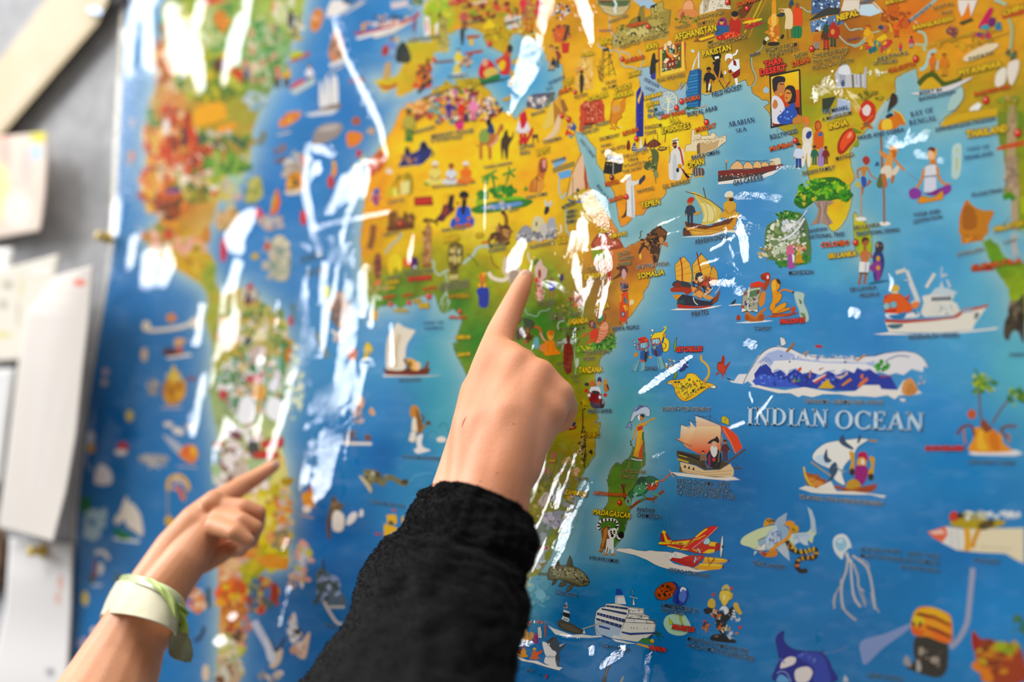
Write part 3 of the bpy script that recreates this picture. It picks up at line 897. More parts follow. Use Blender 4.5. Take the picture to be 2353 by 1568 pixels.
O e8b880 445,760 460,700 500,670 540,690 560,720 555,765
O e8b880 555,750 560,700 600,680 640,700 660,740
O e8b880 655,730 670,690 700,675 730,690 735,730
P e4d8b8 650,660 770,630 800,640 810,710 740,730 720,680
L 4a4a30 5 230,660 380,675 520,672 650,660
L 7a6a3c 14 105,680 105,780
E c8a870 108 675 14 20
W c 195 985 585 905 70 GAS CARRIER
G
F 900 760 160 30 40 14 e8f0f4 c8dcea
S 2f6a24 1000,1130 1050,1040 1180,980 1250,910 1420,880 1540,890 1620,950 1700,1060 1740,1120 1640,1200 1560,1160 1420,1190 1260,1190 1100,1290 980,1220
F 1360 1040 340 130 120 42 4a9a2c 2f7a24 7ab838 1f5a1c a8c83c
F 1120 1150 120 80 34 34 4a9a2c 2f7a24 1f5a1c c8b848
F 1640 1120 90 60 24 34 4a9a2c 2f7a24 1f5a1c
P a88c7c 1240,1190 1400,1180 1500,1200 1410,1250 1400,1350 1480,1470 1400,1500 1330,1470 1180,1500 1260,1400 1290,1300
L 6a5044 8 1290,1200 1320,1300 1280,1480
L 6a5044 8 1400,1200 1370,1320 1440,1490
L c8b0a0 8 1330,1200 1340,1340 1330,1470
L 6a5044 6 1240,1210 1310,1280
C d8e8f0 5 1100,1370 1150,1280 1250,1200
G
E a83c34 1905 660 48 52
E b87040 1905 700 26 30
S c8843c 1840,760 1900,740 1940,760 1900,820 1890,890 1860,880
L b87040 24 1840,760 1790,800 1800,900
L b87040 18 1930,770 1960,850 2040,910
S 2f52a8 1840,890 1880,870 1910,920 1900,1000 1860,1010
S c8b858 1770,1000 1780,940 1830,960 1830,1010
L a86038 30 1860,1000 1850,1100
L a86038 26 1910,990 1960,940 1930,920
L b89878 22 1840,1020 1840,1400
E f0ece4 1840 1420 70 28
E f0ece4 2140 1480 80 28
L 9a6a50 26 2100,400 2110,640 2130,1000 2140,1470
S d89050 2070,560 2100,540 2200,600 2240,620 2240,680 2140,640
S e0a058 2160,640 2240,560 2240,800 2180,780
S e4d8c0 2090,820 2120,750 2200,730 2240,800 2160,850
S b87040 2100,860 2150,840 2180,980 2150,1010 2120,960
S 5a6a3a 2040,960 2070,880 2110,920 2100,1020 2060,1010
'''
ART2 = '''
t 1300 500 5.6
S 4a3424 940,440 960,380 1040,260 1110,160 1170,130 1215,95 1240,130 1300,180 1300,230 1280,300 1210,360 1215,440 1180,570 1130,580 1110,460 1060,420 1010,380 950,470
S 7a4a28 1150,200 1190,140 1250,160 1300,200 1260,230 1200,240
F 1090 300 130 110 60 26 2f2118 8a5a30 5a3a22 c88848 1f1812
F 1150 470 60 90 20 22 5a3a22 8a5c34 3a2618
S c8884c 1200,270 1240,250 1260,300 1220,340
S b87850 1240,340 1290,310 1315,340 1310,380 1260,360
L 2a1c14 8 1215,95 1225,150
L 4a3424 22 960,400 940,470
C 241a14 10 940,270 965,240 960,190 985,175
E e8c850 960 500 14 40
W w 915 665 1330 610 60 SPOTTED HYENA
W y 930 790 1270 730 86 SOMALIA
W v 400 210 560 180 80 ITREA
W v 568 265 780 230 60 DJIBOUTI
W g 665 500 820 465 54 CROSS
W g 670 560 870 530 54 COUNTRY
W g 670 630 845 600 52 RUNNER
W l 280 690 440 660 50 PEOPLE
W v 245 800 500 760 80 ETHIOPIA
W v 410 1180 560 1160 80 KENYA
W c 600 1460 940 1430 60 KENYA PEOPLE
G
S 9a4a30 330,330 400,230 520,190 620,250 700,300 740,370 700,400 560,420 420,410 330,380
S b8604a 360,330 430,250 540,220 640,290 690,350 560,380 420,380
P 8a9a34 330,410 560,430 500,520 420,560 340,540
P b8342c 540,700 580,690 575,850 545,850
C c8b838 12 560,850 590,820 560,880
S 5a3424 600,800 700,700 640,650 760,620 800,700 700,760
S c8a0a0 720,700 750,660 780,720 760,790 730,780
S 3a3a4a 700,850 740,820 800,850 800,940 740,960 710,930
F 750 870 60 70 30 18 6a6a7a 2a2a34 d87858 8a7a78
P d84c28 700,1010 740,960 800,960 810,1130 800,1290 770,1340 700,1340 690,1180
P e8b43a 735,1130 790,1130 800,1190 770,1210
P d8a838 700,1010 720,1000 715,1090 700,1090
P 3a6a7a 745,1030 775,1020 780,1100 750,1100
P 3a8a6a 780,1060 800,1060 800,1110 780,1110
Q 6a6878 738 1245 26 38
E a8a8b4 738 1245 14 20
L c8643c 10 775,960 785,1370
L 8a4424 18 700,1340 700,1380
L 8a4424 18 780,1340 785,1380
E e8d8a8 850 1090 30 34
E e8d8a8 835 1110 16 18
G
O e8b04c 1415,800 1405,610 1450,560 1520,500 1600,600 1625,720 1620,840 1500,830
O e8b04c 1640,800 1630,610 1680,540 1745,470 1830,560 1870,640 1900,830 1700,830
O d8a048 1850,830 1860,700 1900,620 1950,700 1960,850
L 8a5c24 4 1410,640 1580,540
L 8a5c24 4 1410,700 1610,620
L 8a5c24 4 1415,760 1620,710
L 8a5c24 4 1635,640 1800,540
L 8a5c24 4 1640,720 1850,630
L 8a5c24 4 1650,780 1880,720
C a83824 16 1470,510 1495,640 1500,820
C a83824 16 1690,460 1710,580 1740,700
L 5a3020 8 1680,440 1700,500
L 5a3020 7 1750,450 1700,520
P a83824 1340,920 1380,900 1480,890 1620,900 1620,960 1560,1000 1520,960 1360,960
P 5a3424 1370,880 1380,840 1430,810 1560,830 1620,870 1600,910
P 2f3a44 1365,860 1400,820 1520,820 1620,870 1590,880 1400,880
P 7a3020 1380,900 1420,830 1480,840 1490,900
P d8922c 1370,1000 1500,990 1510,1060 1420,1060
P 2a2c3a 1500,990 1620,1010 1700,1060 1860,1080 1980,960 1960,1070 1880,1130 1700,1140 1520,1130 1430,1110 1440,1050
P 2f4a4a 1430,1060 1520,1060 1530,1110 1440,1110
P b83420 1430,1110 1520,1130 1700,1145 1880,1130 1820,1160 1560,1170 1440,1165
P 8a4424 1900,1050 1990,930 1960,1070 1880,1120
F 1740 900 130 130 90 34 b87838 7a3420 e0a050 3a2c3c c84c2c d8a860 2a2430 8a4c2c
F 1830 820 110 60 30 34 b87838 7a3420 c84c2c 8a4c2c
E e8d4b8 1735 790 32 40
S 2c3440 1670,770 1680,720 1740,705 1760,740 1720,760
F 1735 770 30 30 6 16 f0ece4 3a3028
S e0a058 1680,960 1720,940 1770,980 1720,1030 1680,1000
S d8985a 1790,1020 1850,1000 1900,1040 1830,1060
C e0dcd0 12 1640,1030 1660,1090 1700,1125
C e0dcd0 12 1780,990 1840,960 1890,910
C d8d4c8 9 1920,980 1960,930 1985,890
P efe8dc 1340,1190 1440,1170 1700,1180 1900,1140 2025,1130 1880,1170 1700,1190 1440,1195
W c 1615 1270 1835 1240 70 PIRATES
G
P d8963c 1560,90 1740,150 1960,150 2180,0 2150,110 2060,160 1860,220 1640,235 1560,160
P e8b858 1600,150 1800,180 2060,130 2150,60 2100,150 1860,200 1650,215
P 8a4a30 1530,50 1600,90 1760,120 1900,110 2100,30 2200,-60 2215,10 2160,50 1960,150 1740,150 1560,95
P 4a3830 1510,140 1560,120 1620,230 1510,240
P 6a3c28 1505,180 1600,190 1610,225 1510,235
P 6aa8cc 1780,100 1900,80 1990,30 1860,110
P f0e8dc 1465,255 1640,240 1860,225 2060,165 2200,160 2240,150 2240,200 2060,190 1900,240 1600,255
L 6a4420 5 1560,160 1800,190 2060,150
L 4a3020 4 1560,95 1740,150 1960,150 2150,55
W c 1665 340 2085 265 70 ARABIAN DHOW
G
P 2a2c34 2120,1110 2185,1050 2150,1110
P efe8dc 2095,1130 2240,1110 2240,1125 2110,1140
E c83c30 2225 1290 24 36
t 1300 730 5.6
F 470 380 180 70 120 30 4a9a34 2f7a28 7ab848 c8b838 2a6424
F 250 420 110 60 60 26 4a9a34 8ab848 c8b838 2f7a28
F 560 300 90 90 60 28 4a8a34 2f6a28 6aa040
S d8482c 310,240 330,170 380,140 410,150 415,280 380,320 320,280
E 7a4430 335 85 44 56
F 335 85 40 50 14 18 8a5a48 c88c78 5a3428
P 3a4a7a 360,90 385,60 385,140 360,150
L c8603c 24 320,200 240,220 210,260
L c8603c 24 390,270 320,310 270,330
Z e8a078 380,330 410,260 430,150 470,60 530,60 555,130 530,230 480,290 420,330
C c84c34 8 420,160 500,180 550,150
C c84c34 8 415,200 490,225 545,190
C c84c34 8 410,240 480,260 530,230
C c84c34 8 400,280 460,290 500,270
C f0c0a0 8 420,120 500,130 545,100
Q b85c38 455 10 52 76 30
E 3a8a54 450 10 34 56 30
W v 40 95 290 60 84 UGANDA
W k 0 160 180 150 50 Kilimanjar
W k 0 225 130 215 46 895 m)
S 7a241c 0,400 20,340 70,340 90,420 85,560 50,710 0,700
E 5a2a20 35 290 24 36
L 4a1814 5 20,360 20,700
L 4a1814 5 60,360 50,700
L a8442c 5 0,430 85,430
L a8442c 5 0,500 85,500
L a8442c 5 0,570 80,570
L a8442c 5 0,640 60,640
C b0c4a8 10 150,260 110,420 130,640 120,730
S b8c8b4 120,600 130,540 160,520 170,580 145,650
W g 215 480 560 455 60 TEEHARVESTING
W g 215 555 375 545 60 INKENYA
W y 170 715 470 700 92 TANZANIA
W g 60 770 170 765 46 AISH
W g 90 830 160 825 40 TRIBE
C 3a4418 6 180,290 120,360 100,440 90,560
G
Z 8a1c24 290,1000 300,960 440,980 460,1020 430,1120 320,1090
L 3a1014 5 330,990 330,1080
L 3a1014 5 355,990 355,1090
L 3a1014 5 380,990 380,1100
L 3a1014 5 405,990 405,1110
S d8e0e8 310,960 320,900 370,890 430,900 450,960 440,985 380,975
S 3a3430 330,960 360,940 420,950 440,980 380,990
S 3a3c58 320,1090 430,1120 480,1140 460,1170 340,1160
E e8e8f0 300 1000 18 24
E e8e8f0 440 1025 18 24
E 2a2420 470 1110 30 60
E 8a8a90 480 1090 14 30
E c83020 262 942 22 26
E c83020 508 998 24 26
E 2a2430 270 860 30 24
E c8643c 340 850 30 40
E b8904c 510 840 28 50
S 2a2a5a 410,830 410,780 440,765 460,790 455,840
E d89868 432 850 24 30
S b87838 490,870 530,860 560,900 540,950 500,950
L 2a2420 18 530,860 550,930
S c8a830 215,1080 240,1050 280,1100 260,1160 230,1170
F 230 1120 50 60 14 18 c8b030 4a4818
W c 285 1230 590 1220 60 PHOTO SAFARI
W v 200 1530 430 1520 50 Y MALAWI
C 2a2a14 12 215,1180 220,1340 200,1560
G
S 2c5a9a 1120,340 1180,370 1240,330 1250,440 1200,500 1120,480 1100,420
S 2c5a9a 960,470 970,430 1060,420 1070,500 1020,560 960,540
S 2a3030 1010,560 1020,420 1050,420 1040,560
S 5a2030 1140,430 1170,430 1180,500 1150,490
Z f0d448 1090,290 1130,210 1190,190 1240,180 1290,120 1280,180 1250,220 1290,260 1330,310 1320,420 1260,440 1240,360 1200,280 1120,300
C f0d448 14 1250,200 1280,160 1285,120 1260,130
S c83820 940,310 950,270 1010,250 1060,280 1060,320 980,320
F 1000 280 70 30 16 20 d84828 a82c18 e86838
O 7ab0c0 960,390 955,330 1050,315 1060,370 1020,400
L b83c30 13 945,330 1055,310 1070,370 1020,405 950,415 940,330
L e8f4f8 6 980,340 970,390
L e8f4f8 6 1010,330 1000,390
O 88bcc8 1110,340 1105,280 1200,270 1220,320 1190,345 1150,350
L b83c30 13 1100,280 1205,265 1225,330 1180,350 1150,330 1110,350 1100,280
L e8f4f8 6 1140,285 1130,340
L e8f4f8 6 1170,280 1165,335
Q 8a9a98 1140 385 28 28
Q 8a9a98 1035 420 22 26
C a84438 9 940,350 900,340 910,400 960,420
C a84438 9 1200,390 1270,400 1290,350 1260,330
S d89038 885,470 900,440 930,470 910,510 880,500
S d89038 1245,230 1265,200 1290,230 1270,260
L 2c4a8a 22 1240,330 1260,250
P d89848 1065,495 1110,510 1110,530 1070,520
S c85c50 960,540 1020,560 980,580
P 7ab0b8 850,700 870,620 920,540 950,560 940,620 910,700 880,680
P 7ab0b8 960,690 975,580 1020,570 1020,660 990,690
P 7ab0b8 1180,620 1180,510 1230,500 1270,600 1280,650 1230,670 1200,660
L 2a4450 5 850,700 920,550
L 2a4450 5 910,700 945,570
L 2a4450 5 1190,520 1210,660
L 2a4450 5 1240,520 1280,650
Q ffffff 1115 165 18 18
Q ffffff 1100 230 12 14
Q ffffff 885 310 12 12
Q ffffff 890 355 12 12
Q ffffff 860 288 9 9
W c 1015 680 1170 675 60 DIVING
G
O 8aa83a 1395,440 1390,370 1410,300 1425,255 1430,260 1420,360 1410,430
O 7a9a34 1380,790 1400,720 1425,680 1435,740 1410,790
W R 1420 440 1755 430 74 SEYCHELLES
L 7a6a48 8 1460,530 1500,560
F 1350 620 70 90 30 20 e8e0c0 c8b070 8a6a40
F 1510 600 60 70 40 22 3a4a8a 8a9ac8 c8d4e8 2a3470
P 2a3a7a 1460,700 1480,620 1540,590 1560,640 1520,690 1480,700
G
C c8985a 30 1745,480 1740,540 1800,590 1840,660 1840,740 1800,810 1740,850
C e0b848 16 1745,500 1755,560 1820,620 1840,720 1790,800
Z f0ba30 1300,850 1340,810 1450,800 1530,780 1560,730 1610,715 1670,730 1720,780 1780,830 1860,845 1920,870 1940,905 1900,915 1830,910 1760,960 1660,1030 1580,1070 1510,1075 1450,1030 1410,960 1390,890 1340,860
S f6cc48 1530,800 1580,740 1640,740 1700,800 1740,860 1620,1020 1520,1040 1460,960 1430,860
S e89c34 1460,960 1520,1050 1580,1040 1640,990 1520,1060
S c88420 1640,860 1630,810 1670,840 1700,900 1660,880
O f0ece0 1300,850 1350,840 1390,860 1340,862
O f0ece0 1850,890 1920,870 1940,905 1900,915
F 1500 870 90 60 20 14 6a6a28 8a7a28 4a4a20
F 1700 870 110 60 24 14 6a6a28 8a7a28 4a4a20
F 1600 920 120 80 26 14 6a6a28 8a7a28 4a4a20
F 1460 930 50 70 14 12 6a6a28 b87820
F 1790 880 60 30 12 12 6a6a28 b87820
F 1560 990 80 50 14 10 6a6a28 b87820
Q 4a5a28 1410 832 16 9
Q 4a5a28 1455 832 16 9
Q 4a5a28 1510 890 16 10 -40
Q 4a5a28 1590 800 14 10 -60
Q 4a5a28 1740 905 16 9 -30
Q 4a5a28 1640 935 14 9
W w 1240 1195 1865 1200 56 BLUE SPOTTED STINGRAY
G
Z c8442c 1950,620 1960,580 2000,570 2040,600 2060,640 2050,700 2010,730 1980,700 1950,660
P a83420 1995,580 2010,500 2030,480 2050,530 2040,600
P a83420 2050,650 2080,590 2125,560 2090,630 2060,690
P a83420 1950,700 1920,750 1960,730 1985,710
P a83420 2000,710 2030,800 2030,730
P a83420 2045,690 2060,780 2060,700
L 241c18 10 1960,590 2010,588
G
O c8d4e4 860,1230 900,1160 960,1130 1020,1130 1080,1180 1090,1240 1070,1280 1030,1270 1010,1240 960,1240 900,1270 870,1320 840,1350 830,1320
S 5a6aa0 880,1210 930,1150 990,1135 1040,1150 980,1160 920,1200
O 8a9ac8 770,1420 800,1370 830,1340 850,1400 845,1450 820,1410
L 3a4a70 8 940,1130 1000,1150
S c88440 955,1270 990,1260 1010,1290 990,1330 960,1320
P f4f0f0 930,1310 925,1270 960,1240 950,1330
S 2a1c1c 950,1270 980,1245 1010,1260 1000,1290 970,1270
S e0a040 930,1380 970,1350 1010,1360 1090,1310 1150,1290 1150,1310 1090,1330 1020,1390 990,1400 940,1410
S e0a040 920,1390 935,1400 910,1460 870,1560 855,1560 890,1450
P c83c24 920,1410 990,1390 990,1440 930,1460
P e8b030 930,1460 990,1440 1000,1568 920,1568
S 3a6a34 985,1480 1005,1480 1000,1568 980,1568
G
P f0e4c8-e8782c 1485,1568 1500,1420 1480,1380 1600,1420 1590,1568
P f2e2c4-e87830 1600,1330 1640,1380 1680,1420 1670,1568 1590,1568 1610,1440
P f4e4c4-e85c28 1670,1270 1760,1300 1860,1340 1980,1390 1990,1500 1960,1568 1650,1568 1680,1420
P e85c38 1980,1390 2060,1400 2140,1470 2200,1568 2080,1568
L 5a4428 6 1650,1250 1760,1280 1860,1320 1990,1380
L 5a4428 9 1860,1240 1855,1340
L 5a4428 6 1460,1370 1600,1420
L 5a4428 6 1565,1320 1690,1350
L 3a3024 3 1690,1240 1720,1280 1860,1270 2000,1370
O d8c038 2010,1270 2060,1275 2100,1310 2100,1390 2060,1370 2000,1350
L 8a6a18 5 2055,1290 2052,1350
L 8a6a18 5 2035,1310 2075,1315
t 1340 980 5.6
G
P e8a02c 700,60 770,40 765,200 760,420 640,380 690,200
P f0b438 700,60 740,50 720,300 660,360
P d84c24 720,330 770,200 760,420 710,415
P a83020 690,-10 765,-10 765,30 700,60
O e8e0e8 610,405 700,425 765,425 762,450 690,445 612,425
L c88440 10 600,450 575,540
L c88440 10 752,450 755,540
L e0a040 12 690,10 650,120 640,160
F 625 200 20 50 8 14 2a2c20 4a5030
W l 485 590 805 610 54 ANTAKARANA
W l 478 660 650 670 52 PEOPLE
G
C 6a3020 30 500,740 520,820 540,940 580,970
L 6a3020 16 520,800 545,740
L 8a4a28 36 600,1060 700,980 800,930 900,940 1000,860 1040,830
L 8a4a28 18 900,940 910,985
L 8a4a28 16 1000,870 1020,820
Z 2f6a3c 580,860 640,800 690,700 740,650 800,655 850,640 900,660 960,680 970,720 900,740 860,800 780,880 700,900 640,910 600,920
S 4a9a5c 640,830 700,740 760,740 800,770 780,850 700,880
S 1f4a2c 700,700 750,655 800,660 820,700 760,720 700,760
S 2f6a3c 810,700 830,640 880,640 930,660 930,720 860,760 810,740
Q 3a7a6a 903 680 26 26
E 1c2a24 912 678 9 9
S c84428 820,800 850,740 900,750 960,720 970,760 930,810 880,830
S d8c048 930,700 975,700 960,720 925,730
F 900 750 45 25 16 12 f0f0e0 1f2a1c
C c86848 20 970,710 1020,700 1060,670 1100,630 1150,600
L d8b0a0 10 1110,560 1140,620 1170,660
L 8a4a34 12 1150,600 1170,650
L 7ac0a8 30 660,870 690,960
L 3a8a5c 22 760,860 800,920 740,970
L 5aa884 24 860,830 930,880 980,900
C 6ab0a0 22 560,900 600,940 600,1000 570,1010 550,960 570,930
F 760 760 80 50 22 14 e8e8e0 1c3a24 6ab878 8a2a24
F 640 880 60 40 16 14 a8d8c8 3a8a5c
W r 130 880 565 910 56 ANTANANARIVO
D 467 982 30
W y 120 1130 610 1185 84 MADAGASCAR
W c 690 1100 920 1115 68 PANTHER
W c 690 1165 1000 1195 66 CHAMELEON
G
C efe8dc 36 430,1340 440,1260 400,1210 320,1200 240,1215 200,1260 200,1310 240,1340
L 1c1814 24 240,1190 245,1235
L 1c1814 20 290,1185 293,1225
L 1c1814 20 335,1185 337,1222
L 1c1814 20 380,1190 380,1228
L 1c1814 20 420,1210 405,1245
L 1c1814 20 455,1250 418,1258
L 1c1814 20 455,1295 420,1290
L 1c1814 20 190,1240 225,1262
L 1c1814 20 183,1290 220,1290
L 1c1814 20 200,1335 235,1318
S 8a5428 245,1400 250,1320 300,1290 340,1300 330,1400 310,1470 300,1568 220,1568 240,1480
S c88444 260,1400 270,1330 310,1310 300,1420 250,1560 235,1540
S f0ece4 320,1350 335,1290 350,1330 400,1310 430,1330 430,1390 400,1440 350,1450 325,1400
S 1c1814 345,1350 370,1345 372,1385 352,1390
S 1c1814 388,1345 412,1345 412,1380 392,1385
E d89828 360 1368 7 9
E d89828 400 1365 7 9
S 1c1814 355,1410 375,1385 395,1410 375,1430
P 1c1814 330,1290 345,1300 340,1340 325,1330
P 1c1814 405,1300 430,1290 440,1330
S f0ece4 330,1450 390,1440 380,1568 320,1568
E 1c1814 490 1400 36 46
C efe8dc 22 430,1400 450,1440 480,1450
C 1c1814 12 425,1420 440,1460 480,1470
G
P f0e4c8-f08c34 1245,160 1260,0 1370,40 1340,240 1200,160
P f6e2bc-f08c34 1290,0 1370,0 1450,20 1400,140 1350,290 1290,230
P f4d8a8-e8501c 1370,200 1450,20 1470,0 1770,0 1790,180 1760,340 1500,360 1360,290
P e8502c 1770,0 1880,30 1980,120 2050,270 1960,360 1900,220 1830,100
L f0c090 5 1800,20 1900,200 1960,350
L 6a4424 8 1190,165 1300,220 1400,260
L 6a4424 9 1780,0 1770,260
L 3a3428 4 1850,240 1960,370
P 4a4028 1205,310 1500,370 1560,440 1600,540 1720,540 1760,430 1870,470 1880,480 1760,560 1560,560 1450,500 1230,450 1200,350
P c8a838 1220,410 1360,455 1355,475 1215,435
L 1c1a18 26 1230,340 1400,390 1520,440
L d8b038 10 1230,370 1340,400
P e8c898 1250,460 1450,510 1560,570 1760,560 1890,480 1940,560 1935,630 1900,660 1700,655 1500,640 1300,600 1250,560
L a8784c 5 1290,530 1540,600 1920,570
L a8784c 5 1300,570 1560,630 1900,615
L 5a3c24 6 1240,460 1260,560 1320,600 1550,640 1900,660
E 3a2818 1310 520 12 20
E 3a2818 1363 533 12 20
E 3a2818 1420 548 12 20
P 6a5a24 1235,520 1265,530 1270,590 1235,585
P efe6d8 1130,590 1260,600 1500,630 1700,660 1940,650 2020,690 1850,700 1500,670 1220,640
L 6a4424 20 1860,460 2000,360 2090,290
L 5a4a34 18 1930,540 2040,540
L 3a3428 4 1940,460 1990,530
S 1c1c20 1600,500 1580,400 1620,320 1660,290 1740,300 1780,380 1760,520 1700,545
S 8a2c5a 1605,400 1640,360 1635,520 1615,530
S e8e4dc 1640,330 1645,260 1690,250 1725,280 1720,360 1680,400
E e0b090 1690 220 32 50
S 1c1a1a 1600,220 1640,180 1700,150 1720,125 1750,180 1740,215 1680,190 1640,220
E d83830 1682 430 22 24
L 5a4420 8 1700,520 1760,430
M 1545 520 210 c89060 2a2420 8a6a4c 4a3828
M 1825 440 270 b87848 4a2c1c 5a2c28 5a2c28
C c8b080 6 1760,260 1740,460
W c 1195 730 1875 785 78 VASCO DA GAMA - FIRST
W c 1195 805 1900 865 76 PORTUGUESE NAVIGATOR
W c 1195 880 1955 940 76 TO TRAVEL TO INDIA BY SEA
W v -10 130 205 138 58 MALAWI
W v 0 910 30 910 60 E
S 1a1c10 70,340 100,300 118,330 108,370 95,345
C 2a2a14 12 20,160 30,300 10,420 15,540
t 1400 1188 7.466
G
P f0e4d4 110,570 160,535 270,545 350,540 480,575 620,590 700,575 800,590 1000,600 1080,620 1130,595 1240,620 1350,660 1400,700 1300,720 1240,710 1150,740 1020,735 1100,800 1200,830 1360,860 1500,910 1700,920 1500,950 1050,910 870,860 780,820 640,740 540,700 440,660 280,625 120,590
F 1100 680 150 40 20 26 d8dce0 c8d0d8 f4f0ea
L 3a4a60 5 110,570 160,535 270,545 350,540 480,575 620,590 700,575 800,590 1000,600 1080,620 1130,595 1240,620 1350,660
L 3a4a60 5 120,590 280,625 440,660 540,700 640,740 780,820 870,860 1050,910
P b8281c 1040,740 1080,700 1250,720 1260,700 1380,670 1600,660 1640,680 1500,830 1440,870 1300,840 1220,810
P c83424 1250,700 1400,660 1640,690 1560,760 1300,760
P e8a828 1640,690 1830,705 1980,725 2040,750 1980,790 1840,800 1600,790
P f4cc38 1650,695 1830,712 1980,730 1960,745 1800,745 1640,730
P e8a828 1500,850 1560,800 1700,800 1940,815 1955,860 1900,900 1700,920 1560,910 1440,880
P f4cc38 1560,805 1750,805 1930,820 1900,850 1700,845 1540,830
E 2a1c14 2045 750 12 20
E 2a1c14 1950 860 14 22
L 3a1c14 5 1440,870 1640,690
L 3a1c14 4 1690,860 1830,710
O c83420 1100,410 1350,385 1480,370 1600,380 1740,420 1850,440 1900,470 1900,560 1820,590 1700,620 1600,640 1460,620 1360,590 1180,560 990,500 850,480 870,430
P f0c838 1080,435 1440,400 1500,480 1320,485 1060,470
P f0c838 1010,490 1200,540 1240,560 1180,555 990,505
P f0c838 1740,430 1850,440 1840,510 1720,500 1700,480
P f0c838 1600,620 1700,560 1810,560 1800,610 1700,630
P e89c28 1400,560 1600,560 1500,600
P a8281c 1820,450 1900,470 1905,570 1820,590
O b8281c 880,400 890,280 930,240 970,270 1040,370 1070,420 960,430
P f0c838 895,260 930,230 975,260 960,300 1000,400 1080,410 1060,430 960,430 930,300
P f0c838 840,460 870,430 1050,440 1050,470 860,475
O d8301c 1200,570 1240,520 1330,470 1450,360 1560,260 1660,190 1760,160 1840,160 1860,185 1820,240 1700,340 1420,550 1380,570
P f0c838 1470,350 1560,270 1660,200 1690,215 1600,280 1500,360
P f0c838 1350,500 1450,400 1650,310 1640,330 1500,390 1340,500
P f0c838 1250,530 1380,440 1460,380 1590,370 1400,420 1300,520
P e8b030 1200,570 1260,545 1380,560 1400,555 1330,575
L f4e8e0 6 1420,550 1700,335 1860,180
O a8d0d8 1610,430 1660,370 1700,360 1740,420 1700,480 1620,470
L ffffff 7 1640,470 1660,390
L ffffff 7 1690,470 1700,380
O e8e8e4 1905,700 1900,560 1925,360 1945,310 1955,400 1945,560 1920,690
E 1c1a18 1945 515 20 22
O d8dce0 1500,530 1530,540 1580,620 1550,630
O d8dce0 1445,780 1480,670 1500,700 1470,800
L a8302c 12 1680,660 1720,820 1800,720 1740,640
L c8ccd0 8 1490,750 1560,690
W k 1115 475 1160 475 36 0-
W k 1175 475 1255 475 40 308
W c 1010 930 1700 1040 74 HYDRO AEROPLANE
G
S b8481c 800,1330 830,1230 920,1160 1050,1125 1120,1160 1140,1240 1080,1340 980,1420 860,1420
Z a8481c 780,1340 810,1240 900,1160 1030,1120 1120,1150 1150,1230 1090,1340 990,1420 870,1430
F 960 1280 150 110 50 34 7a3414 e0641c 3a2414 c85418 2a2018
S 1f2f7a 1060,1120 1110,1115 1170,1160 1185,1210 1150,1250 1130,1170
S 1f2f7a 780,1330 800,1400 860,1430 810,1420
Z 2a429a 1095,1400 1120,1280 1200,1210 1280,1200 1350,1260 1360,1360 1320,1460 1260,1520 1180,1510 1100,1470
S 5a78c8 1180,1400 1200,1290 1250,1250 1310,1280 1320,1380 1270,1470
S e8ecf4 1210,1260 1250,1205 1310,1230 1320,1270 1260,1250 1230,1290
S 1c2f78 1160,1500 1150,1360 1220,1250 1190,1360 1200,1480
W c 895 1545 1290 1600 80 LARGEST SEED IN
t 1180 1180 5.6
G
S 8a5428 1115,480 1150,380 1140,260 1145,210 1200,170 1240,180 1230,300 1215,420 1160,470 1130,500
S c88444 1150,400 1160,240 1200,200 1210,300 1170,450 1110,490
S f0ece4 1225,240 1225,160 1250,200 1290,190 1320,210 1330,270 1290,310 1250,320 1230,290
S 1c1814 1245,235 1265,230 1270,265 1250,270
S 1c1814 1285,230 1305,228 1308,260 1290,265
S 1c1814 1255,290 1272,265 1290,290 1272,308
P f0ece4 1200,330 1290,330 1290,520 1260,530 1250,400 1215,520 1180,520
L 8a5428 14 1220,420 1195,520
E c88444 1190 530 26 14
E c88444 1280 530 28 16
E a86434 1125 490 26 18
L 1c1814 10 1150,210 1120,230
E 1c1814 1380 275 34 40
C efe8dc 20 1330,290 1345,325 1375,330
C 1c1814 10 1320,270 1325,320 1350,345
W c 965 590 1345 640 56 AYE-AYE LEMUR
G
Z 6a6448 440,840 450,730 490,680 600,670 700,675 790,690 880,740 940,800 970,850 980,880 960,920 900,940 800,940 720,880 620,860 540,850 480,860
S 8a8460 500,760 640,700 800,720 900,790 800,840 600,820
S 4a4434 560,850 700,870 860,930 780,940 660,880
F 640 760 180 60 70 18 3a362a a8a078 55503a c8c098
F 860 830 70 70 30 16 3a362a a8a078 8a8460
O 5a5440 680,670 700,600 725,540 750,590 768,690
L 2a281c 4 700,660 725,550
L 2a281c 4 740,670 735,570
O 5a5440 545,670 560,620 580,610 600,670
O 5a5440 580,940 600,890 680,870 680,920 620,950
O 5a5440 680,1010 700,930 770,920 740,980 700,1010
O 5a5440 490,930 510,860 570,850 530,910
O c8c090 915,845 925,810 945,820 950,850 930,860
E 1c1c14 935 832 9 14
L 1c1a14 9 880,905 920,880 980,890
L 1c1a14 6 890,930 960,925
C 3a3626 7 800,700 780,780 830,870
W c 528 1035 810 1085 60 COELACANTH
G
P 4a4638 570,1400 580,1380 620,1370 740,1420 800,1480 880,1500 890,1530 860,1560 740,1540 640,1490 580,1450
P 5a5444 575,1400 720,1440 860,1510 850,1550 640,1480
P c8ccc8 615,1360 640,1320 700,1330 720,1380 700,1400
P 24281f 635,1260 720,1290 725,1340 640,1320
P d8d8d0 650,1240 720,1270 722,1290 640,1270
P 24281f 650,1300 720,1320 718,1350 650,1330
E 2a2420 655 1360 8 10
E 2a2420 685 1368 8 10
L 5a3430 14 680,1240 675,1190 700,1200
L d8d4c8 6 680,1180 680,1140
L d8d4c8 5 660,1165 700,1170
L 2a2a24 8 605,1300 650,1310
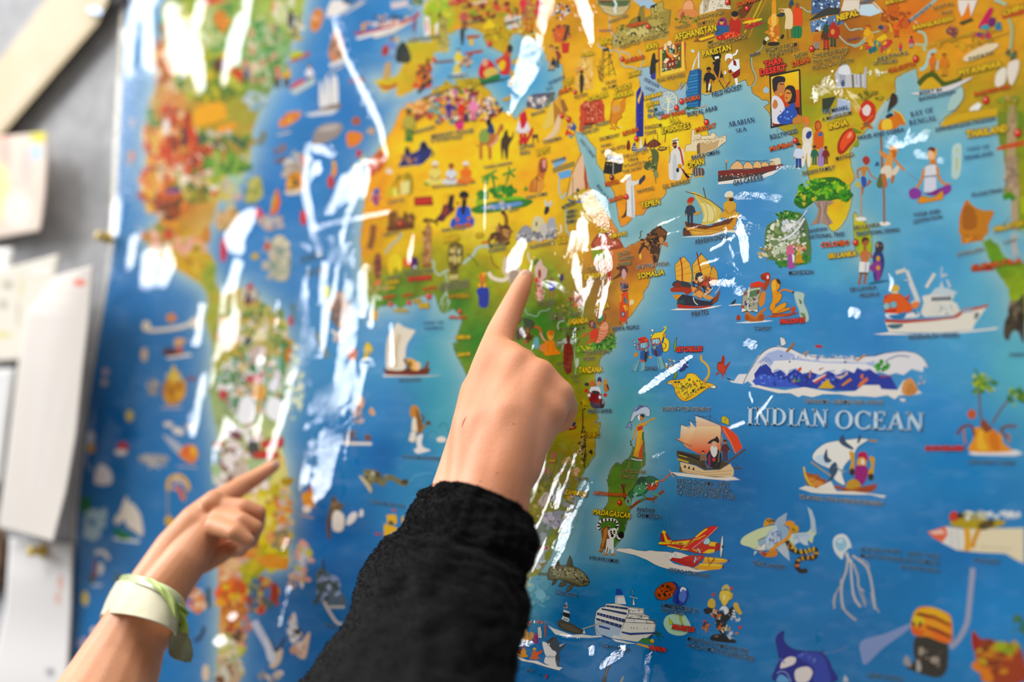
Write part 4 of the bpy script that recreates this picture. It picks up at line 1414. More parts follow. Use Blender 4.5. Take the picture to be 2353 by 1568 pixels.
F 675 1220 30 30 10 14 8a3a34 3a2c28 d8c8a8
L b8b098 8 880,1490 1180,1395
G
P 2a4a9a 1310,1050 1320,980 1350,970 1380,975 1410,1050
P eeeae4 1305,1170 1310,1060 1420,1060 1450,1170
P c8d4e0 1310,1170 1312,1060 1340,1060 1335,1170
L a83c2c 5 1310,1070 1420,1080
O eeeae0 1525,990 1535,990 1545,1080 1565,1185 1530,1185 1540,1080
L c8c8c0 8 1495,1070 1600,1098
P ece6d8 1185,1165 1300,1160 1470,1200 1680,1225 1680,1300 1740,1320 1750,1370 1810,1380 1830,1440 1810,1568 1060,1568 1035,1430 1050,1350 1065,1260 1120,1210 1190,1200
P b8c8d8 1035,1380 1300,1440 1400,1480 1360,1568 1060,1568
L ffffff 10 1120,1215 1480,1285
L ffffff 10 1070,1265 1450,1360
L ffffff 10 1050,1335 1420,1430
P 3a4468 1190,1180 1470,1215 1470,1245 1200,1205
P 3a4468 1130,1220 1460,1280 1450,1310 1130,1240
P 3a4468 1075,1275 1440,1365 1430,1410 1075,1310
P 3a4468 1060,1345 1400,1440 1380,1480 1065,1375
L e8e8e8 3 1110,1280 1108,1320
L e8e8e8 3 1150,1290 1148,1330
L e8e8e8 3 1190,1300 1188,1340
L e8e8e8 3 1230,1308 1228,1350
L e8e8e8 3 1270,1318 1268,1360
L e8e8e8 3 1310,1328 1308,1370
L e8e8e8 3 1350,1338 1348,1380
L e8e8e8 3 1390,1348 1388,1390
L e8e8e8 3 1120,1360 1118,1390
L e8e8e8 3 1180,1375 1178,1405
L e8e8e8 3 1240,1390 1238,1425
L e8e8e8 3 1300,1408 1298,1445
L e8e8e8 3 1350,1425 1348,1460
L e8e8e8 3 1240,1190 1238,1210
L e8e8e8 3 1300,1200 1298,1218
L e8e8e8 3 1360,1208 1358,1226
O f2eee6 1480,1210 1670,1240 1665,1300 1480,1280
O f2eee6 1470,1295 1730,1330 1740,1370 1460,1345
O f2eee6 1440,1350 1760,1380 1810,1385 1815,1420 1440,1400
F 1570 1250 90 16 16 10 5a5a50 8a8a7c
F 1600 1335 120 16 24 10 5a5a50 8a8a7c
L 8a8878 4 1450,1400 1560,1410 1560,1380 1460,1370
O ece6d8 1710,1375 1805,1390 1803,1420 1710,1410
P 3a4a8a 1100,1440 1240,1480 1235,1500 1100,1465
P 3a4a8a 1390,1520 1500,1540 1820,1530 1815,1550 1500,1568 1390,1540
L 2a2c34 5 1515,1465 1516,1485
L 2a2c34 5 1548,1468 1549,1488
L 2a2c34 5 1590,1472 1591,1490
L 2a2c34 5 1685,1478 1686,1494
L 2a2c34 5 1722,1476 1723,1492
L 5a5448 4 1185,1165 1300,1160 1470,1200 1680,1225 1680,1300 1740,1320 1750,1370 1810,1380 1830,1440 1810,1568
L 5a5448 4 1060,1568 1035,1430 1050,1350 1065,1260 1120,1210 1190,1200
C 5a5448 4 1480,1210 1480,1300 1430,1380 1400,1480
t 1150 1358 5.88
G
P ece6d8 1265,400 1700,480 2090,450 2060,580 1960,650 1840,690 1700,670 1500,640 1330,580 1290,520
P a8c8dc 1265,400 1640,460 1560,560 1500,640 1330,580
P c8dce8 1560,500 1700,480 1640,620 1560,620
P 3a4a8a 1330,465 1475,510 1475,530 1335,490
P 3a4a8a 1635,545 1760,570 2065,555 2060,580 1760,600 1640,575
P 2a4a8a 1310,580 1480,640 1660,690 1600,690 1400,630
L c8b898 6 1110,520 1420,425
P f0ece4 1500,650 1660,680 1840,720 1700,715 1560,690
P 2f7a34 1870,680 1920,640 2000,640 2060,680 2080,720 1960,720
P e8a828 1840,710 1990,740 2010,780 1840,730
S e8b040 2020,680 2050,650 2075,680 2060,705
L 3a3424 14 2010,650 2060,590 2110,570
L 2a5a34 10 2110,570 2060,560
L 2a5a34 10 2110,570 2130,530
L 2a5a34 12 2110,570 2180,580
L 2a5a34 12 2110,570 2160,690
L 2a5a34 12 2110,570 2210,640
L 2a5a34 10 2120,580 2110,620
W R 2005 790 2225 830 66 REUNION
W c 1360 760 1740 830 56 FLOAT THE SHIP
L 5a5448 4 1265,400 1290,520 1330,580
L 5a5448 4 2090,450 2060,580 1960,650
G
P 4a4638 770,430 800,400 960,440 1040,490 1110,530 1110,580 990,580 860,540 780,490
P e8e4dc 640,470 720,510 860,560 960,600 1100,590 1240,610 1390,600 1380,625 1200,640 1000,630 840,610 740,590
P d8d4cc 1110,580 1130,520 1150,580
G
S 4a5054 600,710 650,660 720,630 760,650 800,740 790,860 760,830 700,830 650,740
S e8e4de 570,690 640,720 700,800 750,830 750,920 690,920 620,890 580,780
S e8e4de 590,960 620,890 740,930 780,1020 700,1020 600,980
P 3a4044 640,690 720,610 760,640
P 4a5054 790,740 900,710 850,760 800,830
P c8c8c4 795,735 890,705 870,715 800,760
S 4a5054 760,850 800,880 790,1020 770,1040 740,920
O f4f2ee 640,740 650,710 670,715 665,745
L 1c1c20 6 620,880 650,905 670,880 700,910 720,885 745,900
P efe8dc 150,860 260,900 360,940 500,950 600,1000 720,1020 840,1040 790,1080 640,1040 450,980 280,950 200,900
L 3a3a3c 5 200,900 280,950 450,980 640,1040 790,1080
P 8a2c1c 160,820 200,780 280,790 260,880 200,860
P e8c038 155,790 200,830 260,870 250,880 180,840
V 310 900 150 d89838 c83c24 d89838
V 460 930 160 c8782c d8c048 c86428
P d85c34 430,880 560,800 570,830 440,920
P 8a3a6a 440,640 480,560 510,600 500,720 430,700
O e8e4dc 500,500 545,480 560,560 560,640 510,640 505,560
L 2a2420 5 520,500 530,630
L 2a2420 5 545,490 550,620
P a85c44 590,480 620,450 620,600 600,640
V 330 680 200 e0a868 8a5a34 e0a868
S c89858 380,640 400,560 450,580 440,640 400,680
F 370 440 60 30 16 20 b85c4c 8a4434 d89868
F 540 430 60 20 12 16 b85c4c d88878
W c 345 1085 450 1100 50 SURF
W R 600 1180 625 1185 60 U
W k 520 1150 560 1150 30 V
G
S 6a645c 1370,1235 1400,1130 1440,1030 1480,1000 1485,1020 1440,1130 1430,1235
L a8a094 8 1410,1160 1460,1020
P b8b4ac 1610,1235 1640,1170 1675,1150 1650,1235
t 1480 1288 5.6
G
W c 222 600 680 680 68 LARGEST SEED IN
W c 218 665 510 710 66 THE WORLD
S b8d8b8 250,800 290,720 380,690 500,690 560,760 600,860 540,950 440,970 330,940 270,870
O c8d038 320,740 365,800 370,825 340,830 325,800
O c8d038 455,700 475,700 480,770 510,840 490,830 460,770
W R 355 880 640 925 72 MAURITIUS
W c 550 1030 1330 1205 72 MAURITIUS STAMPS ARE THE
W c 540 1110 1410 1300 72 WORLD'S MOST VALUABLE ONES
S 1c1c1c 850,1020 870,970 940,950 1030,970 1120,990 1190,1060 1060,1060 900,1040
P 1c1c1c 940,720 980,660 1080,680 1110,740 1060,800 1050,970 1000,970 930,860 920,760
E 8a6a50 930 980 30 12
S 1c1c1c 770,660 800,620 850,600 880,620 950,640 960,720 900,740 850,680 800,690
S 1c1c1c 1080,660 1130,600 1160,640 1130,740 1090,740
S e8e4e0 970,640 1010,590 1060,600 1090,660 1040,700 1020,640
Z e8c858 1000,560 980,500 970,430 1000,390 1090,390 1120,430 1110,490 1080,540 1040,590
S e0b040 1100,430 1130,420 1140,460 1110,510
S e0b040 970,440 970,500 990,510
S c8b870 1000,390 1010,340 1060,310 1090,330 1110,390 1050,370
E f4e0a0 1030 480 18 40
S d8b048 820,590 830,520 870,490 910,520 915,590 880,620
S d8b048 1150,590 1160,550 1200,550 1230,620 1260,680 1230,700 1180,650
P 1c1c1c 790,690 760,640 780,620 850,640 830,700
P c83c30 870,430 905,420 910,460 875,470
P c83c30 1100,350 1140,340 1140,380 1105,385
P c83c30 1210,860 1250,840 1260,880 1220,890
P c83c30 755,780 790,765 800,800 765,815
P c8782c 1170,930 1210,925 1215,950 1175,955
P b83428 940,760 970,740 965,800 940,800
P c8642c 780,830 830,820 830,890 790,890
F 970 800 60 100 20 30 e8e0c8 c8642c 2a3a5a b8a060 1c1c1c
F 1170 720 90 70 24 18 d8dce4 8aa0c0 e8e4d8
F 900 690 60 50 12 26 e8e0d0 c86c34 d8c8b0
F 1060 900 60 60 14 22 d8c890 c8a050 e8e0d0
F 1120 950 40 60 12 26 8aa8d0 c8d8e8 3a5a8a
F 800 860 50 60 12 22 c8642c 3a3a50 d89858
'''
ART3 = '''
t 1650 480 5.6
G
S 5a7a44 620,240 720,160 860,60 1000,40 1100,80 1160,220 1190,400 1200,560 1160,680 1000,740 820,740 760,680 640,640 600,500
F 880 400 250 280 150 42 f0eed8 8a9a5c e4e4d8 6a8048 c8d0b0 4a6a34 b8b898
F 950 250 140 160 60 44 f4f2f0 d8d8e4 8a9a6a c8d0c0
F 900 80 140 50 40 34 2f7a28 4a8a34 1f5a1c a8c070
F 1080 220 50 120 14 34 5a6a50 3a5a3c
F 620 560 100 100 36 36 b8a87c e0d8b8 8a7a54 d8d0a0
F 760 500 130 120 36 40 e8ecd8 c8d0b0 7a8a60
F 1100 650 100 60 36 34 2f7a30 4a9a3c 1f5a24
F 830 710 80 40 20 34 2f7a30 4a8a30
C e8e8ec 26 1110,120 1040,240 940,340 820,400
C d8dcec 12 1150,20 1060,130 960,260
S d86a8a 880,580 890,490 940,460 970,490 980,580 920,600
S a8549a 900,600 960,600 980,700 980,760 900,760
P f0ece8 950,580 985,600 985,700 960,690
F 1040 500 90 60 20 26 e8a8a0 e8b838 d87838 f0c8b8
V 1040 700 170 e0a040 e8b838 c8982c
W c 905 850 1220 840 68 MONSOON
G
P d8e4ea 215,1470 500,1430 720,1440 600,1460 380,1475
P 8a3a2c 600,1390 800,1350 1050,1335 1000,1360 900,1390 700,1400
P c85a2c 600,1390 800,1360 1000,1345 800,1390
S b8642c 345,1410 370,1350 480,1400 580,1350 600,1400 580,1440 500,1450 400,1450
E a85424 375 1400 34 44
E a85424 560 1400 34 44
C c87434 34 350,1310 420,1380 500,1410
C c87434 34 610,1280 560,1330 500,1380
S d8883c 530,1240 520,1150 560,1080 610,1070 600,1200 560,1260
L d8883c 26 600,1080 590,1180
S a8481c 550,860 580,830 650,830 670,900 660,960 600,1060 560,1000 600,940
Q d83c30 635 870 34 52
E f0e0d8 640 880 14 24
S 8a3820 545,870 565,850 600,880 600,920 560,910
O a8a890 320,1080 400,1020 540,1010 560,1040 520,1180 510,1340 400,1300 300,1330 310,1180
P d8442c 410,1010 420,960 520,930 580,950 590,1000 520,1010
L f0ece4 12 400,1010 380,1300
L f0ece4 8 330,1080 540,1020
P 5a7a54 410,1060 520,1030 500,1120 400,1140
P 8a5a54 330,1070 375,1060 370,1110 325,1120
P 4a3a8a 340,1190 375,1180 375,1240 345,1250
P a8483a 300,1250 340,1240 330,1290 298,1300
P 7a3a30 500,1060 540,1040 530,1090 495,1110
F 440 1200 70 70 24 20 7a8a6a c8c8a8 5a5a7a b8a878 3a4a3a
L e8e8e4 7 400,1210 520,1180
P f4f0ea 310,1280 400,1320 500,1300 510,1330 400,1300 300,1330
Z e89c34 680,980 700,920 760,900 800,940 790,1020 760,1060 820,1100 800,1180 740,1240 740,1300 700,1330 660,1270 700,1160
S f0b84c 690,980 710,930 740,930 740,1040 700,1060
S 4a2818 745,905 790,920 800,970 770,960
C d88430 22 760,1090 850,1040 960,1070
E 2a2420 962 1077 14 12
Z e8a038 690,1330 740,1270 820,1220 880,1210 870,1260 820,1320 720,1360
Z e09030 740,1350 830,1290 920,1270 920,1300 800,1340
E a84c24 720 1355 30 16
S c84c28 940,1330 950,1270 990,1260 985,1330
S b8ccbc 980,1080 1040,1070 1110,1100 1100,1200 1150,1320 1170,1420 1130,1460 1060,1400 1040,1300 1000,1200
O 5a7a3c 1040,1160 1070,1190 1075,1225 1055,1215
O 7a9a3c 1060,1340 1110,1350 1125,1400 1090,1390
W R 795 1480 1115 1460 72 MALDIVES
W c 460 1565 680 1560 60 TOURIST
S a84020 235,1430 250,1360 280,1400 275,1430
P 2a2c34 165,1230 230,1160 210,1230
P efe8dc 135,1245 210,1225 300,1225 300,1240 150,1250
G
F 360 230 200 60 40 20 a8c8e4 c8dcf0 8ab8e0
W r 1320 500 1690 465 82 COLOMBO
D 1768 432 38
W v 1415 640 1780 600 76 SRI LANKA
E a86038 1890 420 46 60
S 4a2c20 1850,430 1860,380 1930,375 1945,440 1920,400
P b86c40 1870,470 1910,470 1915,540 1865,540
S c87848 1830,600 1840,550 1930,545 1970,590 1940,600 1930,680 1850,680
L a85c34 26 1970,590 1985,640
P f0ece4 1820,680 1950,690 1930,820 1810,820
P c8c4d0 1890,690 1920,690 1910,820 1880,820
P 5a4430 1815,815 1935,820 1930,845 1820,840
L a86038 30 1840,840 1810,980
L a86038 30 1900,840 1880,970
S 2a3a7a 2010,560 2100,540 2140,700 2080,920 2010,920 1990,700
S 8a3a8a 1950,740 2060,660 2100,720 2080,930 2040,930 2030,820 1970,800
S 3a3440 2020,500 2040,430 2110,430 2130,520 2080,560 2030,560
E d8a038 2060 640 26 34
E d8a038 2060 760 26 30
F 2070 470 40 34 10 16 e8b83c 2a4a8a 3a2a4a
S 2a6a8a 1930,960 2080,920 2200,930 2000,970
W c 1690 1065 2040 1030 60 SRI LANKA
W c 1820 1140 2070 1120 60 PEOPLE
t 1650 480 5.6
W c 1155 310 1400 275 56 BANYAN
W c 1155 385 1620 345 60 NATIONAL TREE
W g 1740 270 2090 220 58 SRI LANKA
W c 1770 350 2330 290 62 TRADITIONAL FISHING
t 1640 760 4.308
G
P e8e4e4 115,460 150,490 200,500 240,440 260,430 330,430 380,350 440,250 540,180 640,150 760,180 900,240 1000,240 1140,270 1300,260 1460,260 1600,255 1720,220 1880,205 2000,220 2090,290 2130,370 2080,350 2070,410 1960,380 1880,440 1800,420 1740,440 1640,410 1560,450 400,560 340,500 290,530 180,515
P aab8dc 420,330 540,220 640,190 760,220 880,280 1100,310 1300,310 1500,320 1600,300 1560,400 1300,420 1200,400 1100,430 900,400 820,400 740,450 600,420 560,360 500,300
P 2a3c9a 400,430 460,350 520,330 570,380 590,420 660,390 720,440 800,380 890,430 980,400 1060,440 1130,400 1220,440 1320,400 1420,370 1490,400 1560,380 1640,450 1750,450 1790,520 1820,580 1560,600 1200,590 900,560 620,560 420,550
P 3f5ac0 380,500 460,430 560,440 640,480 760,500 860,560 620,560 420,545
F 1000 470 360 50 60 26 1f2c7a 3a52b8 6a80d8 28389a
F 640 480 220 60 36 22 4a68d0 6a90e0 2a3c9a
P efe6dc 350,550 440,540 560,570 700,590 900,560 1050,590 1200,610 1400,600 1480,540 1640,540 1660,580 1820,590 1880,490 1920,500 2060,620 1960,640 1840,640 1790,680 1720,640 1600,660 1480,650 1360,650 1240,630 1080,630 980,660 880,640 840,660 760,620 640,620 560,600 440,570
P efece8 560,360 580,420 600,390 640,380 700,400 725,450 745,390 820,370 880,430 940,400 1050,440 1120,400 1200,390 1220,430 1290,380 1390,420 1420,365 1480,390 1540,375 1600,420 1640,380 1500,330 1100,320 800,290 600,300
F 1100 270 380 26 50 18 8a9ac8 c8d0e4 f4f2f0
C 8a94c0 6 460,330 520,270 570,300
C 8a94c0 6 470,360 530,290 580,330
C 3a3c4a 5 290,530 330,440 400,330 480,220 600,160 760,180 900,240 1140,270 1460,260 1720,220 1900,205 2050,250 2130,370
C 8890b0 12 1700,300 1820,250 1940,260
O e8e4e0 655,60 700,80 718,130 690,150 665,150
C a86a30 22 720,210 770,160 795,120
C c88c50 16 885,240 935,205
C c88c50 18 1410,300 1460,270 1500,235
S b83440 1000,155 1020,140 1060,145 1080,165 1040,172
S d8502c 830,390 860,360 870,380 850,405
P c8484c 980,510 1110,430 1120,450 1010,525
P e8d8cc 975,495 1100,430 1110,440 990,510
P d8b040 1030,570 1100,500 1140,480 1150,520 1200,560 1160,575
P d8883c 1260,540 1350,470 1370,490 1280,550
P d8b8a8 1200,460 1290,440 1320,400 1330,430 1260,480
P e07840 1420,560 1450,510 1520,460 1530,490 1450,560
P e07840 1450,470 1460,430 1480,430 1480,480
P c8442c 1035,400 1050,375 1100,365 1060,385
C c88434 14 950,470 955,420 960,390
C 2f7a34 22 1610,400 1640,350 1670,300
F 1665 350 70 50 30 24 3a9a3c 2f7a2c 5ab048
F 820 495 50 20 8 20 3a8a4c e07838
F 1690 450 60 14 8 14 b8344c c8504c
S d8985c 1860,600 1880,510 1940,470 1980,500 2020,590 1960,640 1900,640
S c88448 1900,620 1940,520 1990,560 2000,620
F 2050 500 40 40 6 18 e0c0b0
E 2a3050 667 250 6 8
E 2a3050 752 308 8 8
E 2a3050 1300 312 10 10
F 1880 680 30 14 4 22 e8e4dc
W w 890 715 1670 728 42 TSUNAMI - SEISMIC SEA WAVE
W O 322 928 1135 950 168 INDIAN
W O 1195 968 2085 990 176 OCEAN
G
P 8a5424 885,1340 910,1400 1120,1480 1100,1568 960,1568 890,1440
Q b86428 985 1460 30 60 60
Z f0ece2 980,1270 1000,1200 1100,1120 1240,1090 1340,1080 1430,1070 1530,1080 1430,1150 1380,1240 1300,1330 1270,1420 1300,1530 1200,1480 1160,1380 1060,1330
S c8dce8 1000,1260 1100,1230 1160,1320 1080,1330
S 3a5068 1090,1240 1120,1170 1130,1250 1170,1290 1120,1310 1095,1290
S 3a5068 1240,1090 1280,1030 1310,1100 1380,1160 1370,1180 1280,1140
S 3a5068 1420,1110 1440,1030 1460,1060 1440,1110
S 3a5068 1140,1370 1200,1300 1230,1380 1170,1480 1120,1520 1160,1430
S 8a9ab0 1200,1340 1290,1390 1330,1370 1280,1410
L b8984c 14 960,1300 1160,1440
C e8c850 14 890,1350 910,1450 960,1530
L b8843c 20 1540,1090 1620,1092
S d8a038 1340,1200 1390,1220 1390,1380 1370,1420 1340,1400 1360,1300
S d8a038 1540,1250 1590,1260 1590,1320 1570,1460 1540,1470 1530,1400 1560,1340
S b8204c 1420,1250 1450,1205 1510,1210 1525,1290 1480,1270
E e8a840 1465 1310 46 56
E f0e8d8 1475 1300 16 30
S 9a2474 1410,1340 1500,1340 1530,1400 1480,1520 1400,1500 1400,1400
E 3a2818 1370 1400 28 36
E 3a2818 1555 1450 28 36
S c89838 1320,1510 1380,1470 1440,1500 1450,1568 1320,1568
P a84c2c 1180,1540 1340,1568 1620,1520 1600,1568 1180,1568
P efe8dc 860,1568 960,1540 1000,1568 1160,1490 1200,1568
t 1780 780 3.919
G
P a8582c 260,1200 300,1200 460,1270 480,1330 440,1345 360,1340 290,1310
P d89048 290,1230 440,1290 420,1330 330,1320
C e0b040 14 265,1150 275,1210 310,1290 360,1330
P a84c24 530,1310 680,1350 920,1300 910,1350 860,1380 620,1370
P d8784c 780,1340 920,1305 890,1330
P efe8d8 215,1345 280,1320 420,1350 500,1290 530,1320 560,1370 700,1370 860,1390 1005,1410 980,1430 860,1400 700,1400 420,1390 330,1380
S c8942c 650,1330 680,1270 740,1290 770,1330 700,1340
W w 218 1435 970 1500 44 TROPICAL TWO WING FLYINGFISH
G
W R 1350 1000 1700 1000 50 COCOS ISLANDS
P efe8e4 1740,1030 1800,1000 2180,1000 2240,1030 2160,1050 1800,1045
S e8982c 1760,1010 1790,900 1800,800 1880,800 1960,820 2040,860 2060,940 2130,1010
S f0b848 1830,990 1830,860 1880,800 1880,900 1920,990
S d87c24 1960,990 1930,880 1980,810 2020,900 2030,1000
L 7a5040 16 1840,460 1850,640 1870,780
L 7a5040 16 2110,540 2030,640 1960,760
F 1870 400 110 90 30 36 7a9a28 a8b838 4a7a2c c8c83c
F 2190 520 100 80 30 36 5a8a2c a8b838 3a6a2c
L 3a7a3c 16 1860,400 1780,480
L 3a7a3c 16 1860,390 2020,400
L 4a8a3c 16 1860,380 1800,260
L 4a8a3c 16 1870,400 1960,470
E c85c34 1775 675 40 44
C 7a3c28 22 1640,860 1690,790 1770,780 1800,870
C 7a3c28 22 2180,790 2100,780 2040,820 2110,900
C c87434 16 1700,800 1710,900 1720,940
C c87434 16 2110,850 2110,940
S 8a4a2c 1850,770 1890,720 1920,760 1960,800 1900,840
W c 1740 1120 2160 1130 44 COCONUT CRAB
W c 2110 150 2280 150 36 ASIAN
t 1680 1120 5.6
G
S d8e0b0 120,710 160,640 300,560 440,510 560,490 640,480 720,520 760,600 860,590 980,580 1030,530 1080,540 1095,590 1060,640 1040,720 990,680 980,750 900,700 800,750 700,740 560,800 440,810 300,800 240,770 150,745
S 9ab8cc 340,720 440,640 560,500 700,500 740,620 700,720 560,790 440,800
S c8d8e4 560,490 600,560 620,720 480,790 440,700
P a8b8c8 545,480 600,400 720,325 700,470 660,500
P b8c8d4 980,250 1040,300 1080,420 1095,580 1030,600 1020,420
P c0ccd4 590,800 640,740 720,740 740,830 755,950 680,890
P c8d8dc 300,820 340,830 290,880
P c8d8e4 780,600 1000,590 1060,640 800,740
P d0dce4 880,700 960,680 1000,750 940,745
F 560 640 70 90 24 20 7a90c0 5a70b0 a8bcd8
F 880 650 110 40 16 16 7a90c0 b8c8e0
L 4a5a80 6 490,760 510,660
L 4a5a80 6 540,740 555,620
L 4a5a80 6 590,720 590,580
L 4a5a80 6 640,690 640,560
O efeadc 270,790 360,780 440,710 450,760 420,820 330,810
F 380 790 60 16 20 8 ffffff c8c0a8
L 2a3038 9 340,690 400,660 440,640
C e89c34 40 740,440 770,540 720,660 600,740 500,820
S e89c34 690,470 740,430 820,460 780,500 720,500
S d8a030 780,500 850,490 870,560 820,600 770,570
F 820 550 50 50 12 16 2a241c e8b838 c87c24
S d8882c 360,820 450,840 560,800 600,860 540,900 420,890
S a84424 380,840 460,850 430,890
S e0a030 415,500 440,420 500,400 560,450 480,490
F 490 430 60 24 10 22 2a241c d89c2c
C 2a241c 60 720,690 760,780 820,820 900,840 1000,820 1080,800 1090,860 1060,910 960,910 880,930 840,1000 860,1050
C 2a241c 56 860,1050 900,1080 980,1070
F 770 770 40 50 10 22 e8b830 d89028
E e8bc3c 830 810 14 34
E e8bc3c 900 830 14 36 -20
E e8bc3c 965 830 14 36 -30
E e8bc3c 1010 810 14 34 -20
E e8bc3c 1060 800 14 34 10
E e0a034 1095 850 34 14
E e0a034 1050 895 14 30 -20
E e0a034 990 905 14 30
E e0a034 920 915 14 30 -20
E e0a034 870 940 26 14
E d8702c 850 1010 30 20
W c 262 995 690 1055 62 TIGER SHARK
L a8c8d8 8 830,620 1000,610
G
S e8e8e4 1310,740 1320,660 1380,610 1460,610 1520,680 1550,780 1520,780 1480,820 1450,860 1430,930 1370,880 1330,820
S 9cc8dc 1335,740 1350,680 1400,650 1460,660 1490,740 1450,810 1390,820
S d0e4ec 1360,700 1400,660 1440,680 1420,720
C d8d0c8 40 1480,840 1520,940 1560,960
C c8c0bc 30 1500,930 1480,1080 1430,1230 1420,1400 1440,1568
C b8b0b0 18 1430,1240 1350,1370 1320,1568
C d0c8c4 28 1540,960 1550,1180 1580,1400 1660,1540
C c0b8b4 26 1570,980 1630,1150 1640,1280 1710,1340
C b0a8ac 18 1640,1300 1690,1440 1730,1540
C c8c0bc 30 1560,880 1660,950 1750,1040 1800,1200 1830,1400 1850,1568
C b8b4b4 16 1640,920 1740,960 1780,1040
t 1780 1168 3.919
G
C b8b0b0 22 600,640 600,780 620,900 680,970 735,1010
C b8b0b0 16 545,770 530,850 545,900
C b8b0b0 18 700,760 730,840 780,890
C b0a8ac 12 790,760 820,860
C b8b0b0 14 870,760 890,860 940,940
W c 770 385 1130 405 40 BOX JELLYFISH
W c 1190 420 1480 450 40 ARE THE
W c 765 440 1480 510 40 MOST DANGEROUS ANIMALS
W c 1125 540 1480 580 40 IN THE WORLD
G
P efe0bc 1375,215 1540,165 1700,190 2246,180 2246,500 2180,470 2080,410 1850,400 1640,380 1500,310
P e8e4dc 1540,170 1700,190 1700,370 1640,380 1520,320
P e87050 1375,215 1540,165 1560,240 1510,310 1430,270
P f4c8b0 1390,215 1500,190 1540,230 1440,240
L b8a888 5 1640,200 1660,380
L b8a888 5 1590,190 1600,350
L c8b898 8 1850,350 2150,370
C e8a830 50 1720,150 1740,280 1730,390
C d8982c 40 1850,170 1800,280 1780,360
S b8a030 1580,120 1680,60 1880,100 2060,110 2060,150 1900,190 1700,180 1600,160
S 5a4a24 1830,150 1950,100 1980,150 1880,200
S c84434 1570,80 1600,30 1660,50 1660,100 1600,120
S 2a2420 1640,60 1700,40 1720,80 1660,90
F 1800 60 100 36 24 36 e8e8dc c8c8a8 a8a06a
F 2050 60 180 26 24 34 f0f0ea d8dce0
W c 1790 480 2030 505 44 ROCKET
G
C a8a8bc 48 1785,540 1770,700 1750,900 1730,1040 1660,1180 1580,1260
S 8a9cc8 780,1200 1000,1130 1220,1040 1200,1100 980,1260 820,1410 780,1340
S 3a342c 1280,1160 1500,1180 1560,1230 1560,1400 1540,1480 1460,1530 1280,1480 1180,1430 1260,1380 1250,1290
F 1400 1330 120 110 24 34 2a2620 8a7a68 5a4a38 3a3a3c
S a8a0a0 1160,1400 1180,1330 1210,1350 1230,1430
S b8b0a8 1280,1370 1310,1390 1320,1460 1280,1470
S a89888 1400,1350 1470,1340 1480,1390 1420,1400
S a89888 1300,1260 1340,1260 1340,1320 1300,1320
S f0902c 1230,1080 1240,980 1290,900 1400,890 1520,930 1590,990 1600,1180 1560,1220 1480,1200 1380,1160 1280,1150
S f4b828 1270,930 1400,895 1530,940 1590,1030 1500,1010 1400,960 1260,980
P 8a2c18 1260,960 1300,940 1440,970 1580,1040 1590,1070 1440,1000 1300,970
P f4a428 1350,1000 1460,1020 1590,1100 1590,1130 1450,1080 1350,1040
P 8a2c18 1370,1060 1470,1090 1590,1150 1590,1180 1460,1120 1360,1080
P f0782c 1380,1100 1470,1130 1590,1190 1560,1220 1460,1190
S e8c838 1240,1000 1280,970 1350,1000 1340,1040 1260,1050
E 2a1c2c 1310 1050 14 26
E 2a1c2c 1250 1045 12 22
S e86c34 1230,1080 1300,1090 1350,1120 1310,1150 1250,1140
W c 835 1520 1150 1560 46 DEEP DIVING
P c8c8cc 615,1568 630,1500 660,1540 665,1568
G
S a84424 1775,1130 1800,1110 1840,1170 1900,1180 2000,1200 2180,1230 2246,1350 2246,1568 1880,1568 1860,1400 1820,1300 1780,1250
F 1980 1350 160 150 60 50 b86428 d89028 8a3c1c c8a838 e07c24
F 2100 1260 110 50 24 40 8a9a30 c8a030 a8b838
S e8882c 1770,1420 1800,1390 1880,1430 1960,1500 1960,1568 1880,1568 1860,1500 1800,1460
S a82c24 1780,1130 1830,1150 1850,1220 1800,1290 1780,1230
F 2200 1060 60 80 12 40 4a7a4a 3a6a3c
G
Z 2a2f8a 10,1180 40,1130 85,1110 80,1180 120,1240 200,1280 330,1290 420,1300 480,1360 520,1450 540,1568 20,1568 5,1450 40,1380 20,1260
S 3a4aa8 200,1330 350,1300 440,1340 480,1440 500,1568 350,1568 350,1440
F 330 1330 120 50 20 24 7a8ac8 3a4aa8 4a5ab8
S efe4dc 50,1430 70,1380 130,1340 190,1350 180,1400 120,1430 60,1445
S efe4dc 180,1480 220,1440 300,1430 340,1470 330,1520 290,1568 200,1568
C 8a9ccc 10 20,1490 60,1470 110,1490 150,1568
S 6aa8d8 20,1568 30,1520 60,1500 110,1530 130,1568
C 5a6ac0 10 90,1400 60,1360 30,1380
L 3a4080 12 400,1320 440,1280
C 6a86b8 9 440,1310 560,1290 660,1240
t 1953 0 5.6
G
P e4dcc8 0,100 0,0 130,0 120,120
C c8d8e0 40 120,140 330,130 380,150
C d8b070 16 380,150 420,180 490,220
W v 460 60 720 0 60 BHUTAN
C 9fb8a8 44 740,290 960,120 1110,-10
C a8c8b0 26 840,270 860,300
W n 760 290 1050 60 40 Brahmaputra
W l 1070 130 1350 60 56 SENTAL
W l 1180 190 1320 165 50 RICE
W v 810 385 1330 260 66 BANGLADESH
F 600 190 200 160 30 70 8a4418 a8541c c8641c
C a8c8b0 14 0,395 80,370 170,380
C a8c8b0 14 260,430 380,400
C a8c8b0 16 0,570 80,600 180,540 200,500
C a8c8a8 34 870,400 960,440 980,560 950,620 980,650
C a8c8a8 24 840,570 960,580
C b0ccc4 50 1110,650 1030,680 1000,800 960,870 900,900
C b0ccc4 26 1130,780 1120,900
M 240 640 320 d89030 b8442c e8a830 d8662c
S 2a6a6a 230,620 330,590 320,650 250,670
S c83c3c 400,600 440,530 530,510 540,560 450,640 400,680
S e8c03c 340,510 440,440 480,490 400,530
M 600 480 250 d89030 3a2c24 e0702c c8442c
